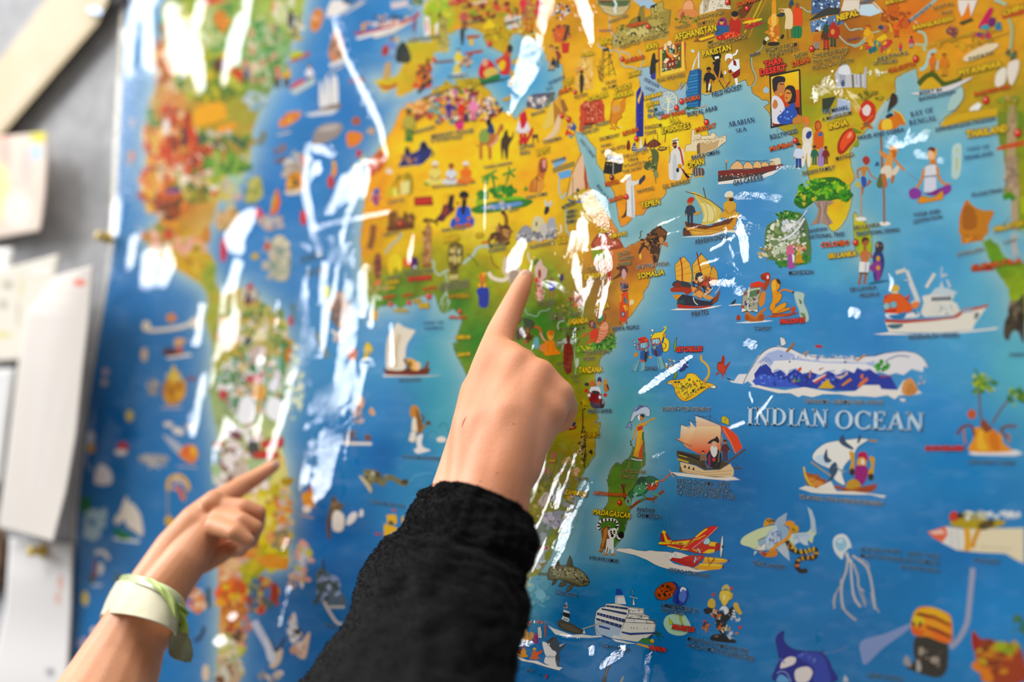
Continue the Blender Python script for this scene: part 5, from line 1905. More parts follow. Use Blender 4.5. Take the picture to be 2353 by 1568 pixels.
L e8b030 26 540,420 510,310
L c84c2c 26 610,350 690,230
M 650 660 110 b83840 b83840 d83a4a 3a3a9a
M 790 620 160 2a2430 2a2430 c83c5a a8a8b8
E b86840 450 370 40 50
S 2a4a6a 360,360 390,320 430,340 420,380
F 330 620 200 80 16 36 c84c3c e8b83c 3a8a8a
W g 350 790 760 690 56 FESTIVAL
W g 300 840 610 800 54 OF COLORS
W r 490 940 850 840 62 CALCUTTA
D 846 757 40
F 350 940 120 40 16 30 f8f4e0 e8e4b8
L 7a7048 22 30,960 40,1130
L 8a8a7a 16 130,930 140,1120
L c0b8b8 30 205,870 195,1140
M 1060 920 240 d87c30 b82c28 e0782c d8782c
M 1210 980 300 c8742c 8a5a28 d88030 d8902c
S d8a030 890,1010 920,940 980,950 940,1020
C 4a5a18 60 880,1080 980,980 1080,960 1150,1040 1240,1080 1440,1020
S d8ac18 890,1140 1000,1010 1080,1010 1180,1130 1000,1150
S e0dcdc 790,1200 1000,1170 1300,1090 1580,990 1450,1080 1260,1170 900,1220
W c 890 1220 1180 1170 50 BOAT IN
W c 885 1300 1360 1200 56 BANGLADESH
C c8a040 24 1020,590 1300,500 1600,400
C b88c30 40 1100,540 1400,480 1700,420 1960,380
C c89a38 24 1340,590 1640,560 1840,480 2040,420
F 1500 560 420 60 20 50 c8942c a8841c d8a838
P ece4dc 1390,0 1640,0 1540,260 1450,240 1400,120
P e8862c 1420,240 1470,170 1530,20 1560,230 1500,280
P 4a4a20 1400,290 1560,230 1590,260 1440,320
S c8285a 1650,360 1720,220 1800,100 1840,120 1790,240 1760,340
S 6a2a6a 1790,340 1800,240 1870,230 1860,320
S 3aa0b0 1680,370 1740,310 1800,370
S 2a8098 1860,370 1920,270 1950,380
F 1320 380 70 90 18 44 8a3a4a 4a6a5a b88048 7a2c3c
F 1700 460 120 40 12 40 c83c4a 5a3c7a
S ecd8b4 1460,740 1600,640 1800,560 1920,580 1760,700 1520,790
W g 1530 780 1850 690 50 PAPAYA
W v 1400 980 1960 850 90 MYANMAR
S ece4d4 1870,1100 1880,960 1960,870 2010,900 2000,1050 1940,1110
S ece0d0 2020,960 2040,820 2120,770 2180,790 2160,940 2080,1100
F 2080 700 60 60 14 40 4a5a44 6a7a54 2a3a2c
W r 1600 1240 2050 1140 66 RANGOON
D 1748 1288 46
F 1620 1370 60 44 10 40 f8f4e8
S b0ccc4 1290,1270 1430,1120 1460,1250 1360,1400 1260,1420
C a8b88c 40 2040,240 2080,340 2080,500 2060,640
C a8c8b0 40 1860,0 1950,30 2010,60
P c8502c 1960,150 2240,30 2240,170 1960,240
W v 1960 210 2240 110 80 CHIN
F 2020 1300 150 70 14 50 c0a868 8a9a38 a8902c
L a89468 80 2090,1360 2080,1568
W S 785 1510 1080 1440 84 BAY OF
F 250 1230 180 60 16 40 6a6a20 a8982c 8a7a1c
S 3a2a20 510,1300 540,1200 600,1230 600,1320 520,1400 480,1450
t 1953 260 5.6
G
W S 765 160 1120 90 84 BENGAL
C b0c4c0 60 300,160 380,0 480,-150
S c83c28 120,20 140,-100 220,-170 320,-100 330,40 280,120 200,140
S e8d8d0 160,-50 220,-110 270,-60 240,30 180,20
L c86428 34 140,210 220,150 290,200
L c8702c 22 160,150 230,90 300,30
E 8a5a3a 215 145 40 34
S d87c28 360,210 400,90 480,70 640,0 700,80 640,160 580,200 480,220
S f0c850 420,100 520,80 540,200 420,210
S d87828 560,-30 640,20 710,120 690,160 620,100
C f0d040 14 560,-40 650,10 710,120
S 2a3040 460,40 520,0 560,30 480,70
W c 95 345 700 230 62 FAKIR AND COBRA
G
L 9a6a50 30 395,240 410,500 410,700
L 9a6a50 30 410,700 440,1100 440,1430
S d89050 370,510 400,500 500,530 560,520 560,600 460,560
S e08c34 510,520 520,430 580,420 610,470 600,540 560,580
E c8702c 560 530 44 50
L d08848 34 560,580 640,670 700,740
S e0a058 440,680 470,600 560,580 520,640 480,720
S e4d4b8 410,780 440,700 520,760 600,680 640,700 600,780 520,830 440,850
L b87040 40 560,800 540,900
L b87040 36 440,840 450,950
S 5a6a3a 345,940 370,820 400,780 420,900 400,960
E a83c34 212 610 46 50
L 8a7a70 6 720,760 900,880
L 8a9aa0 5 480,940 600,1030
S 3a5a8a 320,680 350,620 380,670
G
S e8a040 1000,560 1020,470 1070,440 1120,480 1100,600 1060,640
E 5a3424 1050 470 50 34
S f0c098 1010,490 1060,490 1090,560 1040,600
P d88438 1040,600 1100,600 1120,680 1020,680
Z e0e0e4 960,700 1040,660 1120,680 1120,800 960,820
L 3a3c44 10 950,820 1120,800
P dcdce8 960,830 1110,820 1110,1010 950,1020
C d88838 34 950,720 930,840 850,980
C d88838 34 1120,690 1150,840 1230,920 1290,910
S 8a3a9a 760,1000 830,960 920,1010 900,1080 820,1110 770,1080
S 8a3a9a 1170,960 1290,920 1300,1000 1220,1060 1160,1020
S 7a3084 930,1000 1000,1030 1120,980 1180,960 1150,1040 1020,1060
Z e0943c 870,1150 900,1080 960,1070 1060,1090 1180,1000 1200,1030 1190,1110 1100,1130 940,1160
W c 815 1335 1160 1280 60 YOGA AND
W c 815 1420 1185 1355 60 LEVITATION
S c0d8d0 1310,500 1340,410 1430,400 1440,600 1420,780 1370,850 1310,820 1310,640
L c8c060 18 1375,450 1378,500
L c8c060 20 1378,580 1375,740
C d8ac20 90 1200,170 1320,100 1500,40 1900,-20
W c 1100 240 1880 90 60 SHWEDAGON PAGODA
W v 1500 320 2040 230 110 THAILAND
W S 1510 490 1800 450 62 GULF OF
W S 1470 610 1850 540 70 THAILAND
C 6a8a28 60 2180,-20 2200,160 2160,260
C 7a8a30 120 1960,-20 1960,200 1990,420
C b89c74 120 2090,0 2080,300 2070,560
C a88c70 160 2080,560 2080,800 2100,1000
F 2080 820 80 150 40 36 a89078 8a7464 c8ac8c
P c8582c 1890,440 2240,340 2240,420 1890,480
D 2160 255 50
C b8a080 90 2140,960 2120,1200 2130,1500
C 4a8a24 70 1970,1090 2060,1060 2120,1120
C b0b828 70 2220,1080 2240,1300
S c8802c 1500,1120 1580,1190 1700,1250 1850,1260 1820,1360 1780,1440 1750,1568 1430,1568 1410,1440 1420,1300
S a8641c 1500,1180 1600,1240 1640,1400 1600,1490 1460,1490 1450,1300
C d8602c 16 1500,1120 1430,1290 1410,1440
W c 1565 1080 1960 1010 60 FLOATING
W v 1860 1530 2240 1440 80 MALAYSIA
t 1953 520 5.6
G
P c8782c 1410,0 1760,0 1720,180 1440,230
F 1580 130 140 80 40 30 b86820 e0a040 8a4c18 d88c30
L 8a5018 9 1440,100 1720,60
W w 1380 390 1720 310 56 DWELLING
W r 1560 570 2220 470 84 SUMATRA
P b8483c 1565,520 1840,510 1860,570 1565,590
C b8b4b0 80 2120,100 2110,240 2140,380
W w 1980 230 2140 180 44 KUALA
S 4a4030 1980,1420 1990,1240 2040,1130 2080,1020 2180,940 2240,900 2240,1500 2160,1350 2080,1370 2040,1470
S 8a7a60 2040,1040 2070,960 2120,960 2160,1040 2160,1140 2080,1130
F 2140 1180 100 180 30 50 3a3020 6a5a44 2a2418
G
P efe6dc 300,1390 500,1365 800,1390 1200,1380 1500,1345 1920,1300 1880,1330 1500,1370 1000,1400 420,1400
P ece4d4 445,1210 700,1240 1020,1220 1340,1190 1440,1100 1660,1060 1780,1010 1600,1270 1580,1330 1200,1370 700,1370 500,1360
P b84428 440,1200 700,1210 1100,1190 1340,1160 1430,1090 1450,1060 1640,1040 1790,1000 1770,1040 1660,1070 1470,1110 1380,1180 1080,1220 700,1250 460,1240
P 9aa8b8 1440,1070 1580,1060 1590,1100 1440,1120
S 4a6a78 480,1270 680,1260 640,1310 540,1320
S 6a7a74 1600,1190 1610,1120 1650,1110 1660,1150 1620,1200
P e4e0d4 930,900 1040,880 1120,850 1340,850 1340,900 1310,960 1380,1000 1420,1100 1340,1150 960,1170 910,1120 950,990
P 4a5a68 1050,915 1300,905 1305,955 1050,965
L e4e0d4 5 1090,910 1090,965
L e4e0d4 5 1130,910 1130,965
L e4e0d4 5 1170,910 1170,965
L e4e0d4 5 1210,908 1210,960
L e4e0d4 5 1255,908 1255,960
P c8d4d8 1030,880 1100,800 1150,790 1180,700 1210,790 1260,800 1380,850 1340,900
P e0dcd0 1100,980 1380,1000 1400,1110 1330,1150 1000,1170
F 1240 1060 100 70 20 40 c8ccc4 e8e4dc a8b4b0
L e0dcd0 44 980,790 1090,610
L c8ccd0 30 1170,650 1250,620
L c8d0d4 30 1250,690 1290,790
L c8d4d8 16 1180,520 1180,640
L d8d4c8 50 590,600 720,560
L d8d8d4 44 730,570 790,720
L d8d8d4 60 780,720 880,970
L c8ccc8 16 700,690 760,700
S d8d4cc 780,990 860,940 900,970 860,1010
E e0b858 580 800 60 46
P e8d8b0 540,840 620,840 620,880 530,890
Z e06430 430,1000 450,900 540,870 660,880 740,960 800,1040 780,1100 660,1120 540,1130 450,1100
Q 9ac0c4 470 1030 44 44
Q 7ab4c0 560 1010 46 44
S c83c28 450,1080 540,1070 600,1060 580,1110 500,1130
P c83838 700,940 770,870 760,950
P c83838 440,880 480,900 450,950
S e8884c 800,990 860,970 900,1000 850,1060 800,1050
S e4e4e4 470,1120 700,1130 860,1100 880,1170 600,1190 480,1180
S 2a7ab0 500,1150 640,1130 720,1100 700,1180 560,1190
C 2a6a80 26 820,1090 870,1140
W c 755 1450 1410 1420 64 RESEARCH VESSEL
'''
ART4 = '''
t 800 0 4.308
G
P e8e4e0 75,370 200,330 340,290 480,240 640,190 660,200 560,250 430,300 280,345 90,395
S b8343c 60,320 160,310 300,280 440,230 560,200 640,170 690,115 705,140 660,190 560,230 400,280 240,320 100,345
F 370 230 200 30 40 26 c87860 e8c0a8 a84a40 e0a848 f0e0d0
F 420 170 200 24 24 20 2a3a5a e0b898 3a2c30
M 150 320 110 d89848 2a2a38 e0a040 e0a040
M 610 110 60 e0b090 1c2030 e8e8e8 2a2a3a
P e8d8c0 240,350 420,310 560,230 600,235 440,330 260,380
P d8c8c8 420,20 590,-10 590,60 430,90
L b0b0b4 16 430,30 590,0
F 680 10 60 30 14 30 5a6a3c 3a4a5a 8a9a50
C c8b8b0 14 0,60 70,50 150,0
G
F 900 130 140 160 60 50 a8b83c c8c040 8a9a34 b0a838 d8c850
F 900 60 100 60 12 40 8ab838 a0c03c
P f0ece8 755,170 800,160 815,340 760,360
L d8384a 14 775,200 780,320
P f0ece4 860,240 900,220 880,340 860,350
L 7a4a6a 30 665,190 650,300
L 8a8aa0 14 660,300 655,430
M 905 200 90 5a3018 3a2014 6a3a20 6a3a20
C a89c50 90 950,180 930,330 940,470
F 940 360 50 150 30 40 b8a858 8a8040 c8b870
W g 590 420 900 370 40 SCOTLAND
S a83a30 350,560 330,500 370,440 410,460 400,520
M 430 560 200 c87050 2a4a6a 6a8ac8 8ab0d8
L e8b030 24 470,420 490,360
S 2a3430 470,600 480,480 540,410 580,450 620,560 600,620 520,620
F 540 540 60 70 16 30 2a2c24 4a4a34 3a3a44
P c8a068 340,770 370,620 420,610 420,740 390,790
S b8482c 290,840 400,850 480,820 460,860 370,880
M 790 780 200 8a4a24 2a1c14 d85a34 3a2a24
V 730 870 230 d8844a 6a3a24 d84a30
F 740 760 80 130 40 34 c8442c e8a03c 6a3420 d87838 3a2a24
L 3a3430 30 820,780 690,920
E d83c30 850 590 20 24
L 7a4a3c 20 850,620 1040,600
G
M 1090 680 200 e8c090 2a3a6a e8d048 e8d8a0
S d8c860 1040,690 1060,640 1110,650 1110,730 1050,730
L 8a5034 26 1100,660 1200,560 1230,520
F 1180 600 60 60 14 26 b87848 e0b060 5a3a30
E e4dcd8 1100 740 80 20
W c 980 770 1180 750 30 CONCERT
P a84838 1165,380 1180,350 1310,345 1300,370 1180,390
P e0b83c 1200,380 1240,380 1240,450 1200,450
P a84838 1150,520 1330,490 1330,520 1160,545
P e8a03c 1030,270 1100,240 1200,220 1260,240 1180,280 1050,290
M 1150 300 240 e0a090 4a2a20 b85a4a 5a3a34
S 2a2c34 1110,290 1150,290 1140,430 1120,440
P 7a3020 1220,190 1240,150 1400,140 1350,220 1240,220
P 4a2018 1380,130 1400,160 1480,140 1440,180 1400,180
P e8c820 1330,270 1400,190 1460,250 1450,280 1340,290
W R 1050 45 1200 0 60 EU
L d8384a 12 1200,60 1390,30
L f0f0f0 10 1210,40 1380,10
F 1420 100 300 80 70 36 b89c30 8a9a34 c8a838 d8883c 7a3424 c8543a
D 1575 85 22
D 1010 30 22
D 1395 432 26
D 1460 15 20
W g 1180 250 1310 210 34 FRANCE
W g 1540 250 1700 210 34 GERMANY
W v 1340 360 1510 310 46 ITALY
F 1480 330 160 70 30 40 b8a030 c8b038 a89028 d8b83c
F 1640 220 110 60 30 36 c8d0d0 e8c0a0 b86848 d8e0e4
P e8c8b0 1560,150 1620,150 1620,200 1560,200
M 1790 330 380 c87850 5a2c1c a87048 c8622c
M 1730 130 180 d87868 2a2a3a d83c48 d83c48
M 1890 140 180 d87868 3a2a2a c83a4a d84050
F 1850 120 80 80 20 30 d84050 b88c38 c8a858
S c82c34 1290,720 1310,640 1370,590 1430,620 1460,700 1430,780 1320,780
E e0a080 1355 620 30 40
S d8b860 1340,720 1400,670 1480,690 1470,760 1380,780
S 2a7a44 1300,760 1350,780 1480,730 1490,790 1310,830
C c8543a 46 1460,620 1540,570 1600,490
E 3a2a24 1600 480 28 40
S c83a3a 1500,720 1540,600 1600,560 1600,720 1540,740
S e8c038 1480,660 1520,600 1560,620 1530,700
W k 1310 845 1590 790 34 MEDITERRANEAN
C c8a03c 40 1620,700 1630,780 1610,850
W v 1630 640 1720 610 50 GREECE
P c8a030 1520,980 1580,960 1610,930 1605,990 1530,1005
C 8a5a34 34 740,980 1000,890 1240,830
F 1160 830 200 50 30 40 c8b038 a89028 b8a030
W v 830 930 1020 870 60 ALGERIA
F 1180 900 60 50 14 34 3a6a34 e0c050 5a3a2a
F 1100 1040 330 150 140 40 c84a4a 5a2a6a e8b04c 8a2a34 d87aa0 3a2a50 e8d8c0 b88838 7a5028 4a7a8a d85a34 f0e0b0
F 960 1120 180 110 60 36 d84a34 e8a03c 3a3a4a c88850 7ab0a0 e8d8c0
F 1340 1080 180 100 60 36 6a6a7a e8c060 c83c44 f0e0d0 3a2a30 d89a50
M 1000 1180 200 e8c8c0 4a3a8a 4a2a7a 5a3a8a
M 1120 1200 220 e0b090 d83c34 d8402c d8402c
M 1240 1200 250 e0b898 d87aa8 e88ab0 d86a90
M 930 1200 200 8a5a34 e0c060 5aa8a0 7ab0a0
M 1170 980 170 b87848 2a5a3a 3a3a7a 3a3a7a
M 1400 1180 190 e0c8b0 5a6a7a f0ece4 c83c34
S d8387a 1060,1220 1100,1170 1140,1200 1130,1280 1080,1280
S e8d8b0 1180,1120 1220,1110 1250,1150 1220,1190 1180,1180
S d8502c 1300,1180 1380,1150 1370,1190 1310,1200
P 8a4434 560,1210 700,1100 830,1040 820,1100 640,1230
F 720 1060 140 60 30 40 e8a04c d8844c f0c080
M 600 1400 330 8a5a2c 2a5a2c b8a84c 3a7a34
S 2a7a3a 580,1360 630,1360 620,1400 575,1395
W g 640 1330 860 1270 44 MARRAKESH
W g 820 1370 1240 1310 50 MARKET PLACE
W g 820 1410 1130 1370 44 IN THE ARAB WORLD
G
S b87038 1300,1430 1310,1340 1400,1300 1460,1330 1500,1240 1530,1230 1540,1280 1500,1320 1480,1400 1420,1440 1420,1568 1390,1568 1380,1450 1330,1450 1330,1568 1300,1568
S 8aa050 1290,1350 1330,1280 1390,1290 1390,1390 1330,1420
S 2a3a6a 1380,1310 1390,1220 1430,1230 1450,1320
E 1c1c20 1390 1210 26 40
C e0a088 22 1480,1340 1460,1400 1400,1450
S 4a3424 1510,1400 1560,1330 1610,1360 1640,1300 1630,1370 1590,1450 1580,1568 1560,1568 1540,1470 1530,1568 1520,1568
S 3a2c20 1540,1330 1570,1280 1580,1340 1550,1380
C 1c1c1c 12 1270,1440 1290,1450
M 1730 1440 320 c8a0a8 c82c34 e8e0e8 c82c34
S c83034 1660,1440 1720,1360 1770,1360 1820,1260 1830,1300 1790,1380 1760,1420 1690,1410
S c82c38 1700,1160 1750,1100 1770,1200 1720,1280
L 6a4a28 40 1820,1350 1880,1350
L 6a4a28 10 1830,1420 1835,1340
L 6a4a28 10 1880,1410 1870,1340
W g 1700 1490 1840 1450 48 EGYPTIAN
W g 1700 1540 1800 1520 44 PEOPLE
W v 1870 1540 2000 1500 60 EGYPT
W g 1810 1150 1950 1110 36 BEACON
W g 1930 1430 2110 1380 44 TUTANKHAMUN
P e8c868 1920,1270 2020,1000 2070,1050 2030,1240 1960,1280
P b87c38 2030,1000 2130,1130 2040,1250
P d8a04c 2060,1000 2090,980 2170,1100 2120,1140
P 9a6834 2100,1000 2130,980 2180,1090 2130,1120
S e8c89c 1940,1380 2020,1290 2060,1180 2090,1130 2110,1170 2080,1310 1990,1380
W S 1980 850 2150 770 44 MEDITERRANEAN
W S 1960 900 2030 880 40 SEA
P 5a5a6a 1760,1040 1780,960 1840,930 2050,910 2030,1000 1880,1085 1770,1060
F 1880 1000 110 44 24 30 e8dcd0 c8b8b0 8a8a94 6a6a78
L 6a7a50 20 1950,1060 2040,930
W r 2085 940 2220 890 50 CAIRO
D 2115 1145 24
D 2180 1180 26
F 2200 1280 40 80 20 30 c88430 3a5a9a d8442c 5a9aa8 e0b070
W v 2130 860 2240 810 60 EGYPT
F 2110 110 80 80 40 20 f0ece4 2a2a30 c8c4c0 c83828
L d8622c 100 2100,250 2090,420
F 2110 330 90 90 24 34 c8603a d88448 8a4a30
L 4a3c34 34 2180,250 2140,400
P c83a34 2110,430 2190,420 2180,520 2120,530
M 2065 670 210 c88850 2a241c 8a3a30 2a2c34
M 2010 700 260 d89860 8a5a34 d8a040 c89858
S 1c1c24 2010,640 2030,560 2040,640
F 1780 280 120 90 24 30 c8a040 b88c38 d8c878
t 800 340 4.308
G
P 2a2f6a 490,190 540,100 560,30 620,60 700,20 720,-60 760,-70 800,0 830,10 820,80 740,160 600,180
F 640 110 120 50 20 30 3a4290 22285a 4a52a0 c88838
C 3a2c28 14 800,10 845,50 830,90
E 1c1a24 750 -20 24 40
S 3a2c28 560,20 570,-10 600,0 620,60 570,50
S c86438 190,200 240,100 300,30 380,60 360,180 300,230 220,230
F 280 150 80 80 16 36 b83828 d87848 e0a050 c85030
S e8d8c0 370,240 400,200 440,230 420,260
G
V 860 360 230 c89858 e8e4dc e8d878
V 1020 360 210 b87840 8a3420 d8dce4
V 1165 360 230 d89048 e8e0dc e87828
L 2a7a3a 20 750,350 800,370
L 2a7a3a 20 1210,350 1260,340
W g 830 400 1180 370 32 MOROCCAN PEOPLE
S d8b838 380,380 400,370 430,400 430,480 370,490
S 8a7a24 480,290 500,260 520,300
S a88c28 560,280 590,240 640,300 635,450 570,450
P e8dc90 520,340 610,320 605,450 520,470
P e8e070 440,400 500,385 500,480 440,490
C 9a8a24 14 440,400 470,320 510,300
C 9a8a24 16 500,460 490,330 560,270
W g 390 560 560 520 36 OLIVE OIL
P a83a30 650,490 830,475 840,570 660,575
W R 655 560 835 545 70 SAHARA
L b8584a 5 660,500 830,490
P 7a5028 400,640 480,620 490,700 560,680 640,640 660,700 650,790 390,830
F 540 720 120 70 24 40 8a5c30 6a4420 a87840
P 6a3c1c 380,780 650,740 655,800 385,835
D 515 748 24
W g 340 880 510 850 34 TIMBUKTU
C a8b8b4 20 530,840 500,900 430,960 370,1040
C 8a5a34 60 250,760 240,880 210,1000
L 8a8aa0 24 290,420 270,460
S 5a5aa0 240,470 250,420 300,400 310,440 270,500
F 260 520 50 70 12 30 c83c44 e8b0a0 8a3a7a
G
S 5a2438 870,710 920,640 950,560 1040,580 1050,620 980,680 940,730
S 2a2020 980,600 1000,500 1030,460 1050,480 1040,560 1030,610
L 2a2420 8 1000,460 1000,510
S 8a3a34 950,600 980,570 990,640 940,680
S 2a58c8 1060,740 1080,600 1130,580 1200,590 1220,680 1240,750 1180,780 1090,790
S 2a50b8 1010,780 1030,700 1090,700 1100,780 1180,780 1200,700 1240,690 1240,770 1160,800 1080,790
S 1c1a1c 1100,490 1110,440 1150,425 1190,450 1190,490 1150,500
S 241c1c 1130,500 1170,500 1170,560 1150,660 1120,640 1125,560
E 7a4424 1150 505 22 20
E b86a3c 1080 710 20 24
E b86a3c 1195 700 20 24
E b86030 1095 775 44 20
E b86030 1185 765 44 24
L 2a1c14 20 1080,540 1090,560
C 4a3018 24 740,730 820,720 860,730 890,700
L 4a3018 18 870,720 880,770
W g 920 830 1150 805 36 NIGER PEOPLE
P a87848 760,780 800,740 830,800 820,1160 730,1160
F 780 960 40 180 24 30 b88858 8a5c34 c89868
C 7a5028 18 740,720 780,700 790,750
E 7a5028 815 715 12 20
P 8a4424 740,1160 820,1150 815,1180 735,1185
G
C 5a7a3c 20 1430,260 1450,400 1480,510
L 4a8a34 26 1400,280 1330,340
L 4a8a34 22 1400,260 1320,300
L 5a9a44 22 1400,270 1370,360
L 5a9a44 22 1400,260 1470,220
L 4a8a34 22 1420,270 1480,310
L 3a7a2c 20 1420,270 1440,340
L 4a8a34 22 1600,240 1530,270
L 4a8a34 22 1600,240 1570,320
L 5a9a44 20 1600,240 1660,210
L 3a7a2c 20 1610,250 1650,290
L 4a8a34 18 1600,240 1590,190
C 6a8a3c 14 1600,240 1570,340 1550,390
F 1540 450 120 70 30 44 3a8a2c 2f7a28 5aa040
F 1330 480 60 40 14 40 4a8a30 3a7a28
E 9ab830 1300 545 40 36
S 7ab838 1500,500 1640,480 1740,490 1740,520 1560,520
S 3a7a2c 1220,600 1400,540 1560,520 1760,510 1830,530 1760,580 1660,600 1500,630 1280,650
S 6a90c8 1310,600 1420,560 1560,550 1700,530 1720,560 1600,590 1440,610
F 1500 580 140 20 12 24 c8b8b0 8aa8d8
E b8b0b0 1520 545 30 20
W g 1590 640 1690 610 30 OASIS
S 4a8a30 1740,420 1760,380 1780,420
W g 1340 210 1620 160 36 TUAREG CARAVAN
S c87838 1790,430 1810,330 1870,270 1880,160 1910,100 1960,100 1975,180 1950,250 1930,330 1910,430 1850,440
S e09848 1850,300 1910,300 1940,370 1900,430 1850,430
S 8a4434 1900,130 1950,120 1960,230 1900,240
S d89888 1920,130 1955,120 1955,190 1930,200
C 3a2418 8 1870,280 1860,440
C 3a2418 8 1900,330 1850,290
W g 1760 510 1970 465 40 HORUS TOMBS
G
C 8a5c24 40 1400,900 1480,850 1560,780 1560,680 1520,630
S 5a3a20 1440,880 1480,800 1560,760 1610,800 1600,900 1540,960 1480,920
F 1520 860 90 90 26 36 6a4424 8a5c30 3a2818 b88850
C 4a3018 22 1440,890 1390,920 1420,990
C 4a3018 22 1500,940 1560,960 1600,930
S 2a2418 1510,620 1540,615 1560,650 1530,650
W g 1390 990 1560 960 40 IMPERIAL
W g 1390 1040 1560 1010 44 SCORPION
S 8a8a94 1680,930 1670,860 1730,780 1780,770 1820,820 1820,920
S 9a9aa0 1700,880 1730,800 1790,780 1820,860 1800,930
S d8cca0 1830,850 1820,760 1840,690 1880,675 1930,700 1950,780 1930,860 1880,880
E 3a342c 1865 755 8 26
S c8c0b8 1890,900 1900,780 1950,750 1980,790 1980,880 1940,910
S a8a8ac 1970,800 1970,740 2000,690 2040,700 2060,780 2040,840
F 1860 880 190 40 50 30 8a8a90 b8b4b0 6a6a70 d8d0c4
F 2040 840 60 40 16 28 9a9a9c c8c4c0 7a7a80
C e8e0d0 14 2100,760 2110,820 2080,850
S 2a2c2c 1940,650 1950,590 1980,570 1990,620 1960,660
E c8ccd0 1960 550 14 34 -20
E c8ccd0 2000 555 14 34 20
W g 1800 1000 2040 950 40 ELEPHANTS
C b0c4bc 14 2160,580 2160,810 2190,840 2180,890
C a8c8c8 14 2090,300 2090,420 2120,500 2160,440
P 6aa8d8 2070,250 2200,210 2210,280 2100,310
P 9a8448 2020,200 2240,130 2240,180 2030,250
P 7ab0d8 2030,150 2060,110 2150,90 2160,130 2040,200
W g 2010 150 2150 110 36 ASWAN DAM
W v 2080 950 2230 925 70 SUDAN
W g 2120 610 2240 560 44 MESKELIN
W g 2160 655 2240 640 44 LALIBELA
W g 2160 700 2240 680 44 ANCIENT
W g 2160 750 2240 740 44 CHURCH
G
S 6a5a24 990,1010 1000,960 1060,930 1130,960 1140,1040 1130,1130 1090,1200 1090,1310 1010,1310 1010,1220 985,1130
S b8a058 1010,990 1050,950 1080,970 1060,1040 1010,1050
S d8c880 1040,1080 1060,1060 1070,1130 1050,1150
S c8b868 1000,1080 1030,1070 1030,1130 1000,1120
S c8b868 1080,1080 1120,1070 1110,1140 1080,1130
P 2a2410 1000,1050 1040,1045 1040,1065 1000,1070
P 2a2410 1080,1045 1125,1045 1120,1065 1080,1065
P 2a2410 1030,1185 1080,1180 1070,1200 1040,1200
P c8b878 1000,1260 1090,1250 1090,1300 1000,1310
F 1060 1000 60 60 14 20 8a7a34 4a3e18 e0d8a0
W v 950 940 1100 900 60 NIGER
W g 900 1420 1200 1380 50 BRONZE HEAD
W g 910 1380 1200 1340 50 SCULPTURE
W y 990 1490 1200 1480 56 NIGERIA
W v 1260 890 1340 875 50 CHAD
L c8642c 20 1320,940 1390,930
C b0c8bc 26 1390,1000 1380,970 1320,980 1270,1000 1240,1060 1180,1110 1140,1150
C b0c8b4 18 820,1110 850,1140 850,1200 900,1260 960,1220 1000,1210
C b0c8b4 14 960,1230 980,1330 970,1440
C b0c8b4 16 970,1440 930,1500 920,1560
C b0c8b4 16 970,1440 1000,1500 990,1560
C 6a5018 10 1180,1050 1250,1110 1290,1170
C 8a6020 12 1410,1060 1440,1150 1500,1200
S e8c828 390,1180 400,1080 440,1060 460,1120 440,1240 420,1260
S f0d83c 470,1090 500,1060 530,1120 530,1200 500,1220
S e8d048 440,1060 480,1050 500,1120 460,1200
E e86a28 585 1135 40 50
E 4a2058 655 1140 38 64
E e8d8e8 660 1180 12 18
W g 380 1310 520 1280 34 BURKINA
W v 375 1350 505 1335 40 BURKINA
W v 390 1400 470 1395 36 FASO
W g 550 1260 840 1230 50 BAOBAB TREE
W R 590 1320 820 1300 50 SAVANNAH
S 8a4a34 250,1130 290,1040 330,1080 320,1200 320,1280 270,1290
F 295 1160 30 110 16 24 6a3a2c b8705a 3a2c2c
P d8784a 245,1330 330,1300 330,1350 250,1370
F 300 1400 90 60 16 36 a89a5a b8ac68 8a8a3c
W r 340 1500 470 1475 36 ABIDJAN
W r 530 1480 640 1460 36 ACCRA
W r 740 1415 870 1395 40 LAGOS
D 418 1545 24
D 600 1530 24
D 797 1468 28
W v 645 1525 720 1510 30 TOGO
W v 700 1568 800 1555 30 BENIN
S d87838 1300,1290 1310,1240 1350,1240 1360,1290 1340,1340 1310,1330
F 1330 1250 40 20 10 18 e8b030 c84424
S 7a4a3c 1310,1340 1350,1340 1370,1390 1290,1390
S 2a3a9a 1275,1400 1385,1390 1380,1568 1300,1568 1290,1480
E e8a83c 1300 1360 20 24
E e8a83c 1350 1360 20 24
C e8dcc4 40 1390,1230 1420,1280 1500,1310 1560,1300 1600,1240
S d8c8b0 1530,1230 1540,1100 1580,1080 1640,1120 1700,1180 1700,1300 1620,1400 1590,1300
S a89888 1600,1240 1680,1220 1690,1320 1620,1400
C d8ccb0 20 1780,1030 1790,1100 1830,1160
C 4a7a34 30 1840,1160 1870,1100
S d8b8a8 1850,1180 1890,1120 1910,1100 1930,1160 1970,1200 1960,1280 1920,1320 1900,1440 1910,1510 1880,1510 1870,1380 1850,1260
S 8a2c24 1880,1230 1900,1200 1910,1260 1890,1300
S 8a3424 1870,1330 1900,1320 1910,1360 1880,1380
E d84840 1865 1310 18 30
F 1900 1450 50 60 16 20 c8443c e8c0b0 d8a090
S 3a4ab8 1980,1350 2040,1340 2040,1400 1990,1410
L a87840 10 1995,1410 1990,1490
L a87840 10 2030,1410 2030,1490
E 8a6048 2010 1310 22 30
W g 1870 1545 2050 1530 40 ROCK ARTS
t 1180 640 7
G
C a8c4b0 12 180,480 210,560 240,585 290,585 330,610 390,600 410,550 460,520 520,520 590,480
E d8986c 760 460 60 14 -20
S e0b860 700,480 760,440 800,430 790,460 730,480
W g 600 610 835 570 60 EARLIEST
W g 595 680 850 650 60 HOMINIDS
W g 940 600 1070 570 50 KISII
W g 735 840 1070 815 50 Mt. Kilimanjaro
